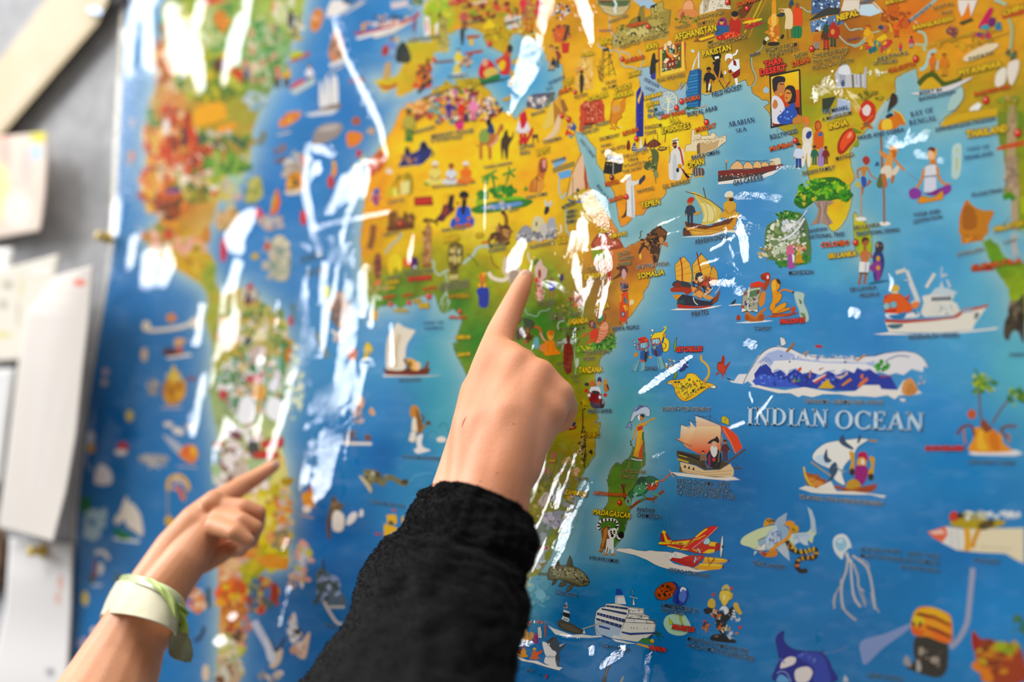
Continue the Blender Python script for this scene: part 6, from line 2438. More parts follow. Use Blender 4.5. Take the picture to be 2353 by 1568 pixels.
W g 800 920 1025 900 54 (5895 m)
W g 380 450 660 430 46 ROCK ARTS
C b8c8b0 22 820,680 740,700 710,760 720,820
S b0c8b8 690,1060 710,1010 760,1000 830,960 900,960 960,990 1020,960 970,1040 900,1080 840,1060 800,1120 760,1200 780,1080 700,1090
P 2a2c1c 1110,810 1130,765 1150,810
W g 690 1020 780 1000 44 Lake
W g 680 1080 820 1060 44 Victoria
S 8a2c20 800,1180 810,1080 860,1040 900,1030 940,1080 950,1200 940,1480 890,1530 820,1480 800,1380
S 5a2418 850,960 870,920 900,930 910,970 890,1010 860,1000
L 3a1410 7 830,1060 820,1480
L 3a1410 7 900,1060 890,1500
L c8482c 7 810,1140 945,1120
L c8482c 7 800,1230 950,1210
L c8482c 7 800,1320 945,1310
L c8482c 7 805,1410 940,1400
L c86a38 10 900,1260 905,1360
W g 690 1390 800 1370 40 WARRIOR
S e88c34 490,1200 500,1040 540,1000 600,1020 650,1000 680,1120 740,1180 750,1220 640,1230 520,1240
S e8a850 540,900 560,850 620,850 650,880 640,960 600,1010 560,970
F 600 880 50 40 10 30 d8642c c8782c
L c8602c 10 560,1050 550,1180
L c8602c 10 640,1060 650,1190
S d8844c 420,1090 480,1050 520,1080 500,1180 430,1160
S 6aa8b0 310,1080 340,960 400,960 410,1100 380,1140
C b86438 40 190,1060 220,900 250,800 330,780 400,790 450,860
C d8a088 30 430,870 470,960 510,1010
F 240 920 60 110 18 40 3a2418 6a3a20 4a3424
S 5a4438 40,850 140,770 190,780 180,900 60,1000
C 5a4030 40 0,760 90,700 120,620
S 3a4a30 150,640 200,780 320,800 330,700 250,650
F 1000 360 120 90 30 50 b0603c c87848 8a4a30 d89868
F 900 480 140 120 26 50 6a7a34 4a6a2c 8a8a3c
P b8c060 860,740 880,700 890,790
F 200 200 60 60 8 40 3a5a30 2f4a28
S 4a58b0 560,90 640,80 640,160 570,170
L b86a3c 14 580,170 570,300
L b86a3c 14 620,170 630,300
E 8a5a48 600 60 24 20
S d8a898 350,0 480,0 470,100 450,280 460,360 420,370 420,200 380,120
S b83c34 360,100 390,120 400,280 370,260
E d84c44 375 40 34 40
F 430 280 70 70 16 26 e8c8b8 b8403a d89888
P 4a3c60 730,0 760,-60 800,-80 810,20 760,60
t 1180 960 6.533
G
P 8a8030 0,300 0,1568 240,1568 300,1300 380,1100 560,500 500,300
S 8a1c28 780,130 800,170 860,190 940,160 940,110 880,150 820,110
C d8a830 20 820,110 870,150 940,105
S 2a2a5a 850,100 900,60 940,90 900,140
S b87058 560,520 620,520 640,600 600,700 540,680 580,620
W v 505 670 640 665 50 CONGO
F 490 830 100 60 30 36 a88c60 c8a888 b06050 8a6a48
W g 355 900 560 900 60 SPEED
W g 340 960 550 960 50 BEATING
F 460 1120 190 150 40 60 8a8a34 7a7a30 a09a48 6a6a2c
S c8b8a8 360,1290 420,1180 490,1120 550,1160 500,1260 440,1340
C a88c80 24 370,1280 430,1360 450,1500
C 8a7a78 12 440,1280 450,1200 500,1150
F 350 1420 120 100 20 50 9a9040 8a8438 b8a868
W g 910 950 1110 950 66 GIRAFFE
W v 770 1150 1100 1180 84 ZAMBIQUE
C 8a94a0 12 720,720 780,740 820,850 850,950 840,1010 790,1060
F 800 650 100 40 20 40 c8a060 e0c8a0 8a8a50
F 930 800 70 60 16 40 d8a878 b89858 e0b898
S d8905a 700,830 720,770 750,780 730,850
E e8e0d8 725 790 24 30
F 1040 450 60 250 60 30 3a3018 a89850 5a4a20 c8b060
F 1050 300 40 160 30 24 2a2410 8a7a38
F 740 1200 180 140 30 60 a8a0a8 8a9a80 c8c0c0 8a8a80
S d8a848 800,1180 850,1180 860,1230 810,1240
C b8a8a8 20 920,1180 930,1300 870,1420
S e0b098 340,1480 380,1460 380,1500
t 1180 1180 5.6
G
F 250 60 80 90 14 60 8a8440 9a9450 7a7a38
F 560 80 190 100 40 60 a8a4b0 8a8a94 c8c0cc 9a9aa8
F 380 300 110 180 24 70 8a9488 a8b0b0 7a8a78
F 300 550 110 160 24 60 c8d0d0 b0b8b8 a8b0a8
F 170 820 80 160 24 60 a8b090 c8d0b0 8aa0a0
F 320 1000 130 200 24 80 7ab0c0 8ac0cc 6aa4b8
W g 530 270 635 290 44 RHINOCEROS
F 390 450 70 20 8 26 c85a5a b87070
W g 300 790 430 800 44 ELEPHANT
t 780 640 7.466
G
S ece0cc 800,1500 800,1200 840,980 920,860 1000,765 1100,830 1240,880 1300,900 1240,1000 1160,1130 1130,1300 1120,1560 840,1568
S d8c4a4 930,1500 940,1200 1000,950 1060,1000 1010,1200 1000,1500
S e8b058 1150,1400 1200,1370 1300,1410 1380,1480 1380,1568 1240,1568
P 3a3424 1180,1400 1240,1450 1230,1540 1200,1500
S f0c8a0 1300,1440 1390,1460 1370,1568 1300,1568
L 4a3424 40 1110,1380 1200,1568
S 7a4428 1440,1568 1470,1500 1510,1420 1540,1450 1520,1520 1560,1568
W S 1440 790 1790 775 60 GULF OF
W S 1450 880 1780 870 60 GUINEA
W r 1880 690 2180 690 60 MALABO
D 2065 565 36
D 1530 300 36
D 870 450 32
D 1190 415 32
W v 920 570 1170 570 56 GHANA
W v 1260 430 1400 430 50 TOGO
W v 1360 510 1540 510 50 BENIN
P d8a428 540,560 660,550 650,710 530,720
W v 1860 340 2220 330 90 NIGERIA
W v 1980 1040 2240 1040 80 CAMEROON
W v 2020 1340 2240 1320 70 GABON
L c8c0a0 12 1850,340 1760,540
L c8c0a0 12 1850,340 1880,420 1840,560
Z e8c848 410,1220 480,1090 560,1180 570,1240 520,1290 440,1410 400,1400 430,1300
F 490 1230 60 60 8 30 3a3a2c d8c8b0
E d88468 220 1270 56 80
S b88868 0,400 60,300 130,380 180,480 160,700 100,780 0,900
F 90 560 90 200 24 50 a88878 c8a890 7a7a80 d8c8b8
C c8b8b0 50 0,960 100,900 200,830
t 780 840 3.92
G
P 5a2818 390,30 820,30 800,80 640,90 420,80
P 7a3018 400,50 800,55 780,85 430,85
P efdcc8 385,85 700,95 950,88 800,100 400,103
W c 530 145 730 140 34 SAILING
S c8863c 635,440 640,380 670,358 710,380 725,440 740,500 745,590 720,620 690,580 680,480 650,470
S efe0c8 660,480 690,480 700,590 670,620 650,580
S 8a5a24 690,400 720,440 750,560 720,620 700,560
C 5a4a34 16 740,440 760,480 740,510
C 9a7030 20 730,600 770,540 800,510
E 5a4424 800 520 26 18
O e8e0d0 620,680 640,600 690,590 690,660 670,700
S ece4dc 670,760 700,740 690,680 700,640 750,620 740,700 760,740 820,765 760,785 700,795
C 3a7a90 6 770,700 790,620 840,595 890,620
C 3a7a90 6 890,560 930,520 970,540 980,600
S ece0d4 875,660 920,640 960,660 950,690 890,690
W c 565 835 910 855 36 FLYING MUDSKIPPER
S 7a7048 215,960 240,940 330,945 370,1000 410,1010 460,985 530,1020 600,1050 620,1040 610,1080 560,1085 480,1040 430,1040 400,1090 330,1060 290,1070 290,1150 260,1130 240,1060
S c8b890 175,1000 200,1000 250,1050 290,1110 280,1150 240,1090
E e0d8c0 300 985 12 28
E 4a3c20 590 1050 36 24
F 320 1000 100 40 16 24 4a4428 9a9468 2f3020
W c 275 1240 590 1285 34 GIANT MORAY EEL
C 7ac0e0 5 620,1060 680,1000 760,975 840,970
S e8b418 425,1350 500,1345 515,1370 515,1425 490,1430 430,1420 430,1380
S 4a4428 440,1410 470,1400 490,1430 460,1440
S e8b41c 400,1440 440,1435 530,1470 500,1500 460,1520 410,1560
S e8b418 560,1370 580,1360 580,1420 565,1430
S b83424 320,1510 370,1515 370,1530 325,1525
P c83c34 465,1295 500,1298 510,1320 480,1315
F 300 430 30 40 8 30 e8b880 d8a068
F 100 640 60 60 14 30 6a4a3c 8a6a58
P ece0d0 30,690 290,695 290,720 30,715
E 7a5034 255 650 32 28
S d88868 160,320 190,290 210,330 200,400 170,410
S ece4dc 60,1430 80,1360 130,1320 160,1340 140,1400 90,1440
S ece4dc 175,1360 190,1300 215,1310 210,1360
'''
ART5 = '''
t 280 0 3.92
G
E d88c48 1755 180 54 110 15
F 1755 180 34 70 8 30 e0b090 c87838
P ece4dc 1840,160 1850,80 1890,0 1990,0 2060,60 1960,130
P 3a3430 1980,0 2130,0 2010,40
C d8ccc0 14 1990,130 2100,70 2190,10
S c88860 1860,480 1890,350 1920,270 1970,310 2000,420 1990,530 1900,560
F 1940 460 60 90 18 34 6a5038 8a6c48 c8987c
P e4e0dc 1860,580 1960,540 2020,500 2010,560 1880,610
P b0b0b4 1850,660 1990,580 2020,590 1880,670
S e4e0dc 1780,960 1780,760 1800,740 1830,950
S e4e0dc 1830,950 1830,720 1860,700 1880,950
S e4e0dc 1890,950 1885,710 1940,700 1950,940
S 8a7464 1780,980 1960,930 1970,960 1900,1010 1790,1010
P d8d8dc 1640,1030 1780,1000 1960,980 1900,1030 1700,1050
S e08844 1410,1120 1440,1060 1480,1070 1500,1010 1560,1010 1610,1000 1600,1060 1520,1120 1440,1150
F 1520 1060 60 30 8 30 e8b838 c86438
S 9a8c84 1720,1280 1740,1180 1820,1120 1960,1110 1990,1150 1940,1230 1820,1290 1740,1310
S b8aca4 1760,1180 1840,1130 1960,1120 1900,1180
E a85c40 2110 1090 40 40
S e08438 2020,1250 2040,1190 2120,1190 2170,1220 2140,1290 2050,1330
S c8a084 2200,1190 2240,1150 2270,1160 2270,1210
P b84858 2110,1350 2160,1350 2160,1410 2110,1420
S 7a8070 1220,1290 1250,1200 1300,1180 1300,1250 1250,1310
F 1430 1380 60 80 12 40 6a5050 8a6a64
L d8c8b0 14 1400,1220 1520,1190
F 2120 720 60 40 10 30 c8645a 8a4a44
F 1560 1470 90 90 24 50 c8c0b8 8a8a84 d8d0c8 a8a89c
L c85040 30 1620,1400 1650,1500
C e8b838 30 1900,1450 1920,1500 1900,1568
C d8d060 20 2090,1480 2130,1530 2180,1400
S c8604a 2220,1568 2230,1480 2280,1420 2280,1568
P d88848 1360,0 1400,0 1380,100 1340,120
F 1480 100 90 140 26 60 c8cc90 a8b868 d8d8b0 e8d8c0
S 3a3a40 1490,180 1510,90 1550,140 1540,230 1500,240
F 1580 280 60 100 16 40 d8d8a8 4a5a5a e8e0d0 c8a838
L b84434 30 1520,550 1690,480
S b8c048 1520,530 1520,470 1600,460 1640,490
M 1400 790 220 e0a070 2a2a30 d85a60 2a2420
M 1480 780 210 d89048 2a2a30 e8b040 3a2c24
M 1690 760 180 e0b090 5a3a30 e8e4e8 4a3a3a
S c84a5a 1510,800 1560,740 1640,710 1640,750 1560,790
P b8c8c8 1510,820 1740,690 1740,750 1560,860
F 1200 900 100 80 20 50 a8bcc0 c8d0d0 8aa8b0
F 700 200 340 220 200 60 6a9a34 8aa83c a8b048 5a8a3c c8b84c 4a7a34 e0d890
F 480 500 220 300 120 60 c88048 e8c8a0 a85c34 d8a068 f0e0c8 b87040 e8b070
F 1000 260 300 260 140 60 7aa04c 9ab060 4a8a44 a8b878 c8c890 6a9a50
F 800 700 330 200 140 60 8a9a30 a8a83c 6a7a28 c8b038 5a7a34 b8b850
F 1280 480 200 300 90 60 6aa05c 8ab078 c89878 a8b888 4a8a4c d8c8a8
S d88438 830,170 860,90 910,120 900,200 950,220 930,290 880,270
F 900 190 60 90 14 40 e09040 c87438
S 5a3424 820,580 880,520 960,560 940,620 860,650
S c8442c 980,560 1020,620 1080,640 1060,700 1000,680
P c83a30 1040,640 1080,630 1090,740 1050,740
P 3a4a7a 1100,640 1140,590 1150,700 1120,720
P d89858 740,0 960,0 950,30 750,60
W R 720 40 900 0 60 USA
S e8a838 640,1120 650,1000 760,940 900,920 940,1040 900,1090 700,1140
F 800 1000 130 60 24 50 e8b040 d88430 c87028 f0c858
S e89c30 850,1150 950,1110 1040,1110 1000,1170 900,1210
S e0c8b0 740,1290 800,1200 860,1230 850,1290 790,1330
F 900 1320 300 130 80 60 5a7a34 8a9a3c 3a6a3c c8c0b0 a88c40 4a4a44
F 440 1240 220 260 170 70 c85c28 d8783c a84420 e8a050 8a3a1c e8c890 c8442c
F 740 1450 260 130 100 70 b84c2c d87040 8a3424 e8c8b0 c86438 5a7a34
F 290 1100 60 260 40 40 d8b048 c89838 5a8a4c e8c868
F 950 1480 200 100 40 60 6a9a3c 8aa848 a8b860 4a7a34
L f0ece4 50 400,1080 400,1200
L 3a3030 50 560,1160 560,1320
F 80 1420 30 60 6 34 d89858 c8743c
E c8b8c0 95 1105 30 30
t 280 380 3.92
G
F 400 200 220 240 170 70 c8582c d87038 a84424 8a3a1c e89848 c8442c e8c8a0 6a4a34
F 660 160 180 160 90 60 c85c34 e0c8a0 8a9a40 b83c2c d89868 f0e0c8
F 260 200 50 300 40 40 e8b83c d89c34 c88c3c
F 880 80 140 80 40 50 6a9a3c c8b848 8aa850 b85038
F 660 260 120 90 30 50 a8a040 c8c068 8a7a30 5a6a34
P e89838 350,490 500,500 490,660 360,640
F 440 340 110 160 50 50 c8622c 8a4420 5a3420
P 6a5090 400,230 520,205 520,240 405,260
F 350 650 150 100 50 50 b88c2c 8a8a34 c8602c 6a6a28 e8b8a0
F 600 760 160 100 60 60 d8784a e8b080 a8a03c c8a838 e0a898
F 700 880 100 110 50 60 c8a02c b88428 a87828 d8b850
F 780 1000 60 140 40 50 b8b048 a8a848 8a9a3c
F 980 180 60 300 50 60 d8b850 a8c4a8 c8a8a0 8ab0b0 c8c090
S a8a854 1110,330 1140,180 1230,90 1270,200 1250,300 1160,340
F 1190 220 70 110 20 40 c8c070 8a9050 b8b060
E d88848 1000 440 60 40
F 950 480 110 90 34 50 c8a868 e0b080 a88c50
S c8843c 710,640 770,540 800,620 780,700 730,690
S c8344a 890,700 920,640 950,720 930,860 890,850
S d84c5a 1190,440 1220,380 1250,400 1280,460 1240,490
P e07038 1330,450 1360,300 1400,200 1430,330 1400,430
P c8a838 1340,430 1350,320 1390,210 1380,330
L a8b8c8 50 1220,500 1420,500
F 1320 520 120 60 18 50 c8b8a8 a8a8b0 b8a098
S b8b09c 1350,1000 1340,740 1380,640 1460,640 1510,740 1520,900 1480,1040
F 1430 830 90 200 34 50 d8ccb0 a8a890 b8b8a0 8a9a8c
F 1310 850 60 180 14 40 c8b8a0 a8a8a8
E c8602c 1310 730 30 34
E c8a838 1200 820 36 30
F 1550 60 90 70 20 50 c8b8a8 a89888
S d89038 1480,220 1500,90 1600,60 1640,140 1610,230 1540,240
F 1560 160 70 60 14 40 e8a848 3a4a34 c8782c
P e0d0bc 1450,240 1620,210 1680,160 1600,260 1500,270
E d83c3c 1635 470 30 70
S e8983c 1890,100 1900,0 1930,0 1930,80
E c84438 1880 150 30 60
E c83c34 420 620 40 44
E e0a088 500 730 50 40
E 8a2c24 400 940 40 40
W c 1615 880 1820 820 70 ATLANTIC
W c 1660 1000 1860 960 70 OCEAN
F 1150 1170 70 80 20 50 b84c48 c8c0b0 6a4a48
E d88c48 445 1375 46 40
C e8dcc8 34 240,1490 400,1480 560,1450 690,1390
E e8d8c0 220 1450 40 50
E e8dcc8 660 1420 50 50
F 1960 1300 100 150 30 60 b88868 9a7a68 c8a890 7a6a64
P e8dcd0 1870,1480 1960,1510 2060,1470 2040,1520 1930,1550
E c83c5a 1520 1400 18 50
E d8d838 1845 1140 30 60
C 6a8a94 30 1580,1300 1530,1260 1560,1420
t 440 700 5.6
G
F 800 400 450 400 240 80 a8a85c c8b868 8a9a50 d8c8a0 7a8a4c 5a7a44 e0d0c0 c8a050
F 800 1000 450 400 240 80 5a8a5c e8d8d8 a8b890 c88878 4a7a50 f0ece8 c8a870 8ab0a0
F 450 350 100 180 40 60 d8a030 c85c34 e8b040 b8442c
S e0b040 430,350 440,220 500,200 560,260 550,360 490,380
S c85c34 370,500 380,400 460,380 490,480 450,580
S c8b8b8 780,720 790,600 860,520 930,620 930,730
F 860 640 90 110 24 50 d8c0b8 b8a098 e8d8d0
S e8dcb0 780,460 830,360 920,360 980,420 920,470
E 4a5a5a 735 465 44 60
E c8a83c 560 610 40 44
E b8484c 405 1160 60 70
P c05c60 690,930 900,890 940,960 820,1010 700,1000
E e0a858 870 1130 90 110
S f4f2f4 600,1500 620,1260 720,1170 800,1260 820,1440 740,1540
S f4f4f6 960,1400 990,1220 1090,1200 1190,1280 1180,1440 1080,1500
E f0ecf4 1065 1030 60 100 20
C 4a8a54 50 1190,500 1180,800 1210,1180
S c87c30 1200,680 1220,560 1290,570 1280,680 1240,760
E d8c090 650 820 50 60
F 1320 1000 100 500 40 60 d8e0c0 e8e8d0 c8d8c0 e0e4d0
E e09078 2070 640 60 90
C 7a8a84 70 1620,360 1680,540 1760,680
E 9a8888 1930 100 120 130
F 1930 150 110 140 20 50 b89078 9a8070 c8a888
C e8dcd4 34 1790,330 1880,380 1960,360 2040,310
P c8b8b8 1820,410 1960,410 1940,490 1820,480
E e8b090 2180 1260 40 80
F 2140 1430 60 120 20 40 c8b0a8 8a6a64 a8908c
t 160 760 3.267
G
S 5a3434 700,180 710,140 760,130 850,160 860,190 730,190
S e0a868 790,120 800,60 870,70 850,100
S c8643c 800,160 830,110 850,160
P e8dcd0 720,200 900,170 920,190 740,215
E d8b898 560 180 26 54
S c89038 720,540 700,440 740,360 860,370 870,470 830,540 770,560
F 790 450 80 80 24 40 d8a040 b87c2c a8682c
F 790 350 60 40 16 30 e8d070 c8b870 d8b050
E e8c040 780 300 16 40
F 620 420 40 60 14 30 c8b898 8a8a94 a89888
L 8a4a4a 24 880,360 950,360
L c8b0b0 12 690,580 840,580
E e0d0c0 740 705 36 22
E e0d4c8 815 755 50 28 20
E e0d0c0 910 725 44 22 20
S b0b4c0 700,780 800,830 860,900 830,940 750,860
S e0843c 820,930 860,870 930,860 965,920 940,990 890,990
F 900 920 50 50 14 30 c8443c e8b03c d85c48
L b0a8b0 12 810,1020 960,1030
S a8a4a4 510,960 560,930 700,935 750,960 700,990 560,1000
F 620 990 90 40 14 30 9a9a9c c0bcb8
E e8b03c 160 885 34 34
L e8e4e4 50 160,760 160,850
E c84848 400 870 44 34
E f0e8e0 385 915 50 24
E d8b8c0 270 310 24 26
E d8c0b0 260 390 24 24
E d8c070 450 640 30 44
S ece4e0 190,1150 200,1050 240,1000 310,1060 310,1150
C e0b04c 30 740,1200 750,1120 820,1090 880,1140 890,1200
C d86c48 30 780,1180 830,1200 850,1270
F 810 1150 60 40 10 24 e8b848 8a8ac0 d8c8d0
L b8a068 8 735,1200 735,1400
L b8a068 8 880,1200 860,1290
E d8a82c 745 1430 30 40
S ece0d0 350,1460 370,1380 420,1250 440,1290 420,1400
S ece0d0 420,1440 430,1320 460,1290 530,1380 550,1540 480,1500
S 2a7a3c 340,1500 360,1490 480,1550 380,1568
S 2a7a44 80,1340 90,1250 140,1240 160,1320 140,1380 100,1380
F 190 1440 80 140 10 80 a8c8d4 b8d0d8
S c83038 1790,1200 1810,1170 1820,1210
S e08c30 1750,1290 1780,1210 1820,1210 1840,1290 1800,1330
F 1790 1270 40 60 10 30 e8a030 d86438
E e8d8c8 1780 1340 34 30
L b89888 12 1725,1380 1830,1410
C 6a4a24 24 1950,1560 1940,1440 1970,1330 1980,1260 2010,1330
F 2000 1350 50 60 14 34 6a5434 8a7048
S ece0d4 1970,1400 2000,1350 2060,1390 2050,1500 1980,1500
P c84c3c 1430,800 1600,800 1590,880 1440,880
W R 1390 960 1570 950 60 AMERICA
W R 1440 880 1600 860 60 SOUTH
F 1300 900 200 200 60 60 b8c060 e8d8d8 a86a50 c8c8a0 8a9a3c 7a5050 f0ecec
F 1280 1080 220 180 50 60 a8c090 e8e0dc c8b8a8 8a5a50
S a8c090 1340,1060 1360,960 1460,980 1480,1050 1420,1100
E 4a4a44 1380 870 44 50
t 440 1100 3.35
G
S a88c14 700,0 790,0 750,60 690,40
F 600 330 150 260 110 60 d8c83c e0d878 c8b838 b8b030 e8d8a0 b08040
F 720 300 60 220 40 44 d8a050 c8b8b0 e0c080 d88848 a8a0a8
F 620 600 110 110 34 60 c8b83c b8a830 d8c848
P d89038 510,620 600,580 750,620 740,700 520,680
F 650 460 70 70 14 50 c86a48 8a8464 d8a060
P c8a89c 310,620 440,610 450,780 330,800
L b09080 8 350,640 350,790
L b09080 8 400,640 400,790
F 330 720 110 90 30 50 e0b888 c89878 e8c898 d8805c
F 460 740 80 110 34 50 b8b02c c8b424 a8a028 8a9a2c
F 310 900 110 120 80 50 e07c34 e8a830 c85424 d8b828 a8641c e86838
F 330 1050 80 120 40 50 c87c34 d8984c b8602c e0b060
P b84c34 260,1140 370,1160 370,1200 260,1190
F 300 1300 100 110 40 50 c8c860 e8e0c0 b0a858 d8c8a8
F 380 1220 40 80 14 40 6a4a30 d8a080
F 290 1480 100 100 40 50 d8d0b8 c8a888 7a5034 b8b48c
F 430 1100 40 90 14 40 c88878 b87868
F 550 900 110 120 40 50 5a6a64 8a5048 c8a060 4a6a8a b84434
E c8a84c 530 890 20 30
E a8402c 640 880 30 80
S c84c3c 500,1030 550,960 560,1040
C c8ccdc 60 480,1100 560,1240 640,1380
S e0c8b0 600,1440 650,1340 700,1310 690,1400 640,1460
C 3a3c4a 20 600,1240 650,1330 720,1230
S d8d8e0 560,1240 600,1250 650,1400 590,1400
S ece4e0 820,560 850,540 870,700 860,840 830,800
F 860 640 60 160 30 40 d8d0d4 e0a898 a8b0c8 c8c05c
F 780 800 30 60 8 30 e0b8a0 b8a0a8
C 5a6a68 60 980,790 1000,720 1040,760
S 5a6a78 960,860 1000,740 1040,720 1100,800 1180,920 1190,980 1080,990 1000,960
F 1060 850 90 100 24 40 8a9ac0 4a5a58 a8b4d0 3a4a44
C 3a3c40 14 1015,620 1015,680 1030,740
C d8ccc4 24 1020,950 1070,1040 1120,1110 1160,1120
C d8ccc4 18 1060,990 1180,990
C 4a5450 30 940,960 980,920 1000,860
W c 1030 1130 1120 1160 30 BLUE
S ece4e0 760,1250 760,1100 790,1030 810,1100 810,1250
F 790 1200 50 150 20 40 e0d8d8 3a3c44 d8a080 a8a8b0
S e0c0a8 800,1350 830,1280 910,1180 900,1290 870,1390
F 850 1310 50 60 10 34 e8d0c0 3a3a40 c8a090
E e8dcd0 680 1500 30 24
F 600 1530 80 40 10 40 c8b8a8 8a8a90
F 40 930 60 100 30 40 e08c48 b85a78 e8c8b0 c8844c
L 2a3a4a 26 130,840 130,1000
C 2a3440 24 20,1250 70,1220 100,1140
E e0c8b0 110 1500 30 70
t 0 1180 4.04
G
S ece0d0 1060,90 1080,20 1130,0 1130,60
S ece0d0 1160,0 1290,0 1310,60 1320,180 1260,170 1180,120
S 2a7a3c 1050,160 1080,150 1200,220 1100,210
C 2a2c34 10 1100,90 1180,130 1260,180
P e0e4e4 1040,220 1300,250 1290,280 1060,250
C ece4e0 40 880,370 960,360 1010,430
S 8a4a5a 860,600 870,430 890,430 900,600
S e8e0d8 910,560 920,460 960,480 950,560
S 3a5a44 830,640 840,540 870,620 880,650
P d8dce0 850,660 960,660 930,680 860,680
S 5a6a5c 1060,640 1080,550 1120,560 1110,650
E e8d070 790 790 34 70
S e8d8d0 840,1100 860,1060 910,1070 880,1130
F 760 1200 60 60 8 40 c8b0c0 a8a0c0
'''

# ------------------------------------------------------------------ land and sea of the map, in photo pixels
def pts(s): return np.array([[float(q) for q in t.split(',')] for t in s.split()])
LAND = {
 'africa': pts('921,251 976,227 1009,209 1046,200 1058,183 1099,179 1104,193 1120,205 1148,244 1153,255 1176,262 1183,276 1192,265 1211,246 1241,252 1271,237 1285,215 1300,262 1318,300 1321,309 1330,336 1336,361 1345,400 1354,430 1375,462 1400,500 1418,527 1425,559 1437,571 1446,564 1471,554 1495,540 1516,516 1524,540 1518,571 1512,600 1495,637 1489,659 1477,673 1479,679 1473,693 1457,714 1447,728 1443,731 1425,755 1412,764 1407,798 1382,821 1375,841 1367,859 1370,900 1370,945 1375,962 1366,973 1378,971 1377,989 1368,1008 1367,1021 1367,1046 1353,1067 1341,1084 1336,1098 1327,1121 1318,1151 1312,1174 1300,1200 1285,1225 1265,1280 1230,1330 1205,1352 1180,1380 1130,1350 1090,1100 1075,900 1075,870 1058,833 1048,814 1041,791 1049,787 1053,760 1061,736 1056,723 1042,712 1034,715 1021,719 1012,715 1005,694 998,676 978,679 953,685 943,691 926,706 915,707 909,699 874,704 860,715 851,703 845,690 830,620 828,550 835,480 843,420 850,380 880,330 905,290'),
 'asia': pts('985,-350 985,0 975,25 1000,50 1035,80 1060,60 1085,65 1110,75 1115,100 1150,120 1175,130 1170,95 1180,75 1230,90 1255,125 1292,149 1294,197 1283,216 1300,262 1315,300 1340,306 1345,309 1355,326 1369,343 1371,375 1386,395 1393,423 1405,432 1414,452 1416,470 1423,509 1428,523 1450,507 1459,496 1479,493 1489,477 1514,462 1530,445 1530,436 1545,427 1586,414 1593,391 1618,366 1621,350 1634,335 1625,300 1620,286 1616,266 1600,255 1578,264 1560,255 1545,262 1515,275 1505,262 1500,235 1487,222 1480,232 1478,213 1471,193 1468,178 1464,157 1480,155 1491,152 1503,182 1525,204 1550,209 1559,205 1568,189 1564,207 1573,193 1580,190 1611,214 1634,216 1705,187 1714,186 1718,196 1727,202 1730,214 1745,223 1752,230 1764,230 1768,238 1755,246 1768,259 1776,285 1800,300 1830,320 1840,340 1852,370 1859,407 1864,423 1880,460 1900,489 1903,519 1914,533 1925,528 1946,503 1957,457 1953,427 1964,411 1957,384 1953,350 1965,330 2008,280 2042,227 2058,211 2056,186 2067,173 2105,157 2112,196 2150,205 2208,195 2214,223 2196,254 2174,268 2160,294 2292,269 2303,314 2308,358 2312,421 2306,439 2328,465 2331,492 2340,530 2800,540 2800,-350'),
 'iberia': pts('925,100 960,95 995,95 1003,112 990,150 972,168 955,205 925,222 910,218 915,170 930,140 922,120'),
 'scotland': pts('975,10 1040,5 1030,60 1030,120 1000,120 990,90 975,60'),
 'sri_lanka': pts('1964,487 1975,503 1989,512 2002,539 2003,580 1995,594 1977,591 1966,573 1961,526'),
 'sumatra': pts('2257,556 2274,549 2292,561 2308,588 2328,604 2800,600 2800,760 2330,740 2319,686 2317,663 2303,643 2292,627 2271,591'),
 'madagascar': pts('1454,1027 1452,1034 1449,1048 1436,1059 1427,1067 1420,1063 1411,1069 1402,1084 1398,1094 1397,1103 1394,1101 1397,1112 1398,1123 1398,1151 1388,1169 1378,1184 1378,1209 1383,1230 1390,1262 1414,1257 1430,1234 1442,1198 1447,1175 1454,1137 1465,1105 1469,1080 1481,1069 1481,1034 1477,994 1465,1000 1463,1012 1458,1030'),
 'north_america': pts('395,-350 720,-350 700,0 690,60 660,120 640,180 620,210 600,250 580,300 575,360 560,400 530,430 500,470 480,530 470,560 470,600 490,640 520,700 490,720 470,660 400,615 345,585 338,545 370,500 345,450 335,380 340,300 350,230 370,150 385,60'),
 'south_america': pts('480,690 550,660 600,690 650,740 660,800 665,880 650,960 640,1000 660,1080 668,1150 655,1230 665,1290 600,1310 570,1350 550,1400 540,1450 530,1640 495,1640 505,1400 500,1300 520,1200 510,1100 500,1000 480,900 490,800 470,730'),
 'spain_isles': pts('860,185 912,175 925,195 880,215'),
}
